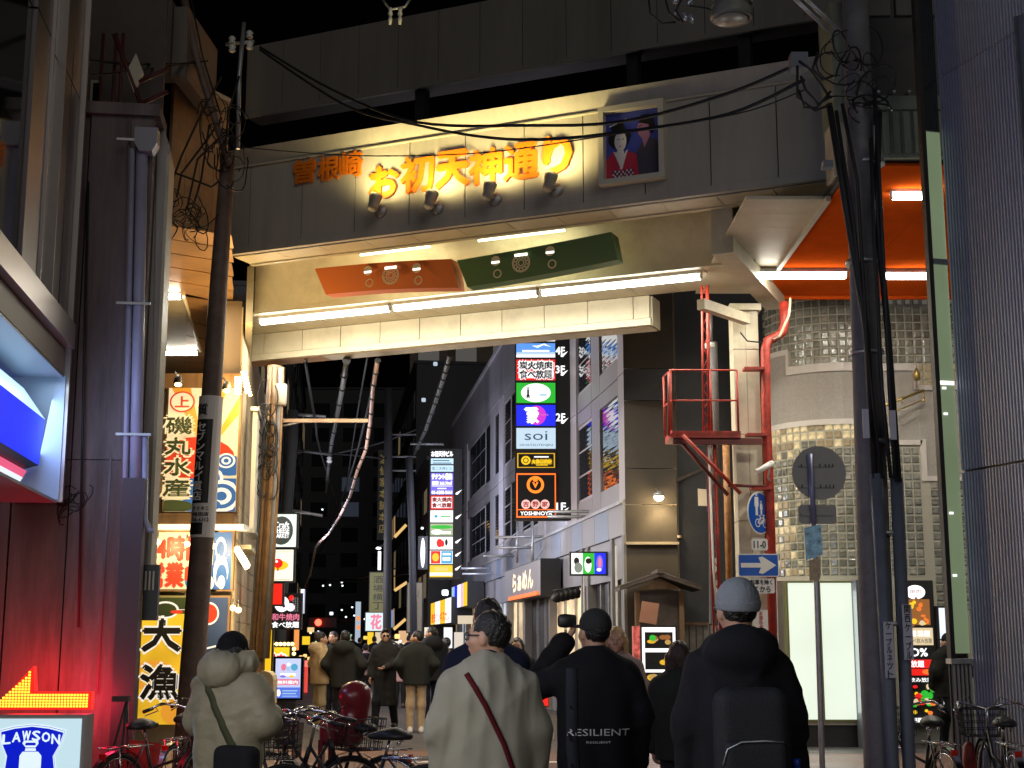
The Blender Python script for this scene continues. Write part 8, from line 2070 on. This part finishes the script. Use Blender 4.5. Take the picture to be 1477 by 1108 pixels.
    for y in (-0.06, 0.06): mb.tube([(-0.2, y, 0.70), (-0.72, y, 0.70)], 0.007, 6).tube([(-0.60, y, 0.70), (-0.54, y, r)], 0.006, 6)
    for k in range(4): mb.tube([(-0.3 - k * .13, -0.06, 0.70), (-0.3 - k * .13, 0.06, 0.70)], 0.005, 5)
    mb.build('rear_rack', chrome, t)
    MB().box(-0.735, -0.715, -0.03, 0.03, 0.60, 0.66).build('reflector', pm('reflector_red', (0.5, 0.01, 0.01), 0.2), t)
    mb = MB(); mb.cyl((-0.08, -0.03, 0.30), (-0.08, 0.03, 0.30), 0.075, n=18).tube([(-0.08, -0.05, 0.30), (0.0, -0.07, 0.16)], 0.009, 6).tube([(-0.08, 0.05, 0.30), (-0.16, 0.07, 0.44)], 0.009, 6); mb.build('crank', chrome, t)
    MB().box(-0.03, 0.06, -0.14, -0.06, 0.145, 0.17).build('pedal', black, t); MB().box(-0.2, -0.11, 0.06, 0.14, 0.43, 0.455).build('pedal', black, t)
    MB().tube([(-0.54, 0.07, r), (-0.60, 0.15, 0.02)], 0.009, 6).build('kickstand', chrome, t)
    M = Matrix.Translation(Vector(loc)) @ Matrix.Rotation(ang, 4, 'Z'); t.matrix_basis = M; old = WM[t]
    for o in [o for o in WM if o == t or o.parent == t or (o.parent and o.parent.parent == t)]: WM[o] = M
    return t
bk0 = bicycle('parked bicycle with curved handlebar in front of the big right pole', (XY(1318, 12.9), 12.9, 0), R_(97), darkmetal)
def bikecopy(src, label, loc, ang):
    M = Matrix.Translation(Vector(loc)) @ Matrix.Rotation(ang, 4, 'Z'); c = copy_tree(src, M); c['label'] = label; return c
bikecopy(bk0, 'parked bicycle with basket beside the ribbed wall, the rightmost', (XY(1432, 12.7), 12.75, 0), R_(84))
mama = pm('maroon_frame', (0.03, 0.008, 0.01), 0.4)
bk2 = bicycle('parked bicycle with red lit basket in front of the yellow banner', (XY(226, 12.0), 12.4, 0), R_(62), mama, pm('dark_red_basket', (0.06, 0.01, 0.012), 0.5))
bikecopy(bk2, 'second parked bicycle by the red lit wall, half hidden by the puffer coat', (XY(262, 12.6), 13.4, 0), R_(80))
bk3 = bicycle('parked bicycle with dark red child seat left of the cream sweatshirt man', (XY(475, 11.8), 11.9, 0), R_(165), black, darkmetal)
bikecopy(bk0, 'parked bicycle just behind the puffer coat, black saddle and silver bars', (XY(425, 11.6), 11.4, 0), R_(30))
bikecopy(bk0, 'parked bicycle lowest in the picture between puffer coat and sweatshirt man', (XY(520, 11.0), 10.9, 0), R_(178))
cs = thing('child_seat', 'dark red plastic child seat with high rounded back on a parked bicycle', 'child seat', (XY(492, 11.8), 11.9, 0.72), R_(165))
cmat = pm('maroon_plastic', (0.20, 0.018, 0.025), 0.3, var=0.1, coat=0.3)
S_ = Sdf(0.03).rbox((0, 0, 0.12), (0.15, 0.13, 0.12), 0.05).cap((-0.10, 0, 0.12), (-0.15, 0, 0.40), 0.12, 0.105).el((-0.11, 0, 0.40), (0.12, 0.155, 0.11)); S_.sub((0.06, 0, 0.33), (0.15, 0.12, 0.25)); v, f = S_.mesh(0.012); raw('shell', v, f, cmat, cs)
S_ = Sdf(0.01).rbox((-0.02, 0, 0.10), (0.09, 0.10, 0.03), 0.02); v, f = S_.mesh(0.012); raw('cushion', v, f, black, cs)
for sg in (-1, 1):
    mbx = MB(); mbx.tube([(-0.05, sg * 0.06, 0.40), (0.0, sg * 0.06, 0.25), (0.04, sg * 0.05, 0.12)], 0.010, 5); raw('seat_belt', mbx.v, mbx.f, black, cs)
    mbx = MB(); mbx.box(0.10, 0.14, sg * 0.11 - 0.03, sg * 0.11 + 0.03, -0.25, 0.05); raw('foot_rest', mbx.v, mbx.f, cmat, cs, smooth=False)
t = thing('red_board', 'tilted dull red board leaning low by the red lit wall', 'board', (XY(196, 12.4), 12.4, 0), R_(-10))
mbx = MB(); mbx.box(-0.16, 0.16, 0, 0.02, 0.25, 0.72, Matrix.Rotation(R_(6), 4, 'Y') @ Matrix.Rotation(R_(-8), 4, 'X')); raw('panel', mbx.v, mbx.f, redpaint, t, smooth=False)
mbx = MB(); mbx.tube([(0, 0.06, 0), (0, 0.03, 0.4)], 0.015, 6); raw('leg', mbx.v, mbx.f, darkmetal, t)
t = thing('tripod', 'dark tripod like stand leaning on the red lit wall', 'tripod', (XY(172, 12.2), 12.2, 0))
for k, dx in enumerate((-0.16, 0.02, 0.14)): MB().tube([P(183, 1012, 12.2), Vector((XY(172, 12.2) + dx, 12.2 + 0.1 * (k - 1), 0))], 0.012, 6).build('leg', black, t)
MB().box(XY(168, 12.2), XY(192, 12.2), 12.15, 12.22, ZY(1012, 12.2), ZY(1004, 12.2)).build('head', black, t)
t = thing('bollard', 'small dull red bollard between the two bicycles at right', 'bollard', (XY(1388, 14.2), 13.4, 0)); MB().lathe([(0.07, 0), (0.06, 0.5), (0.05, 0.6), (0.02, 0.64)], (XY(1388, 13.4), 13.4, 0)).build('post', redpaint, t)
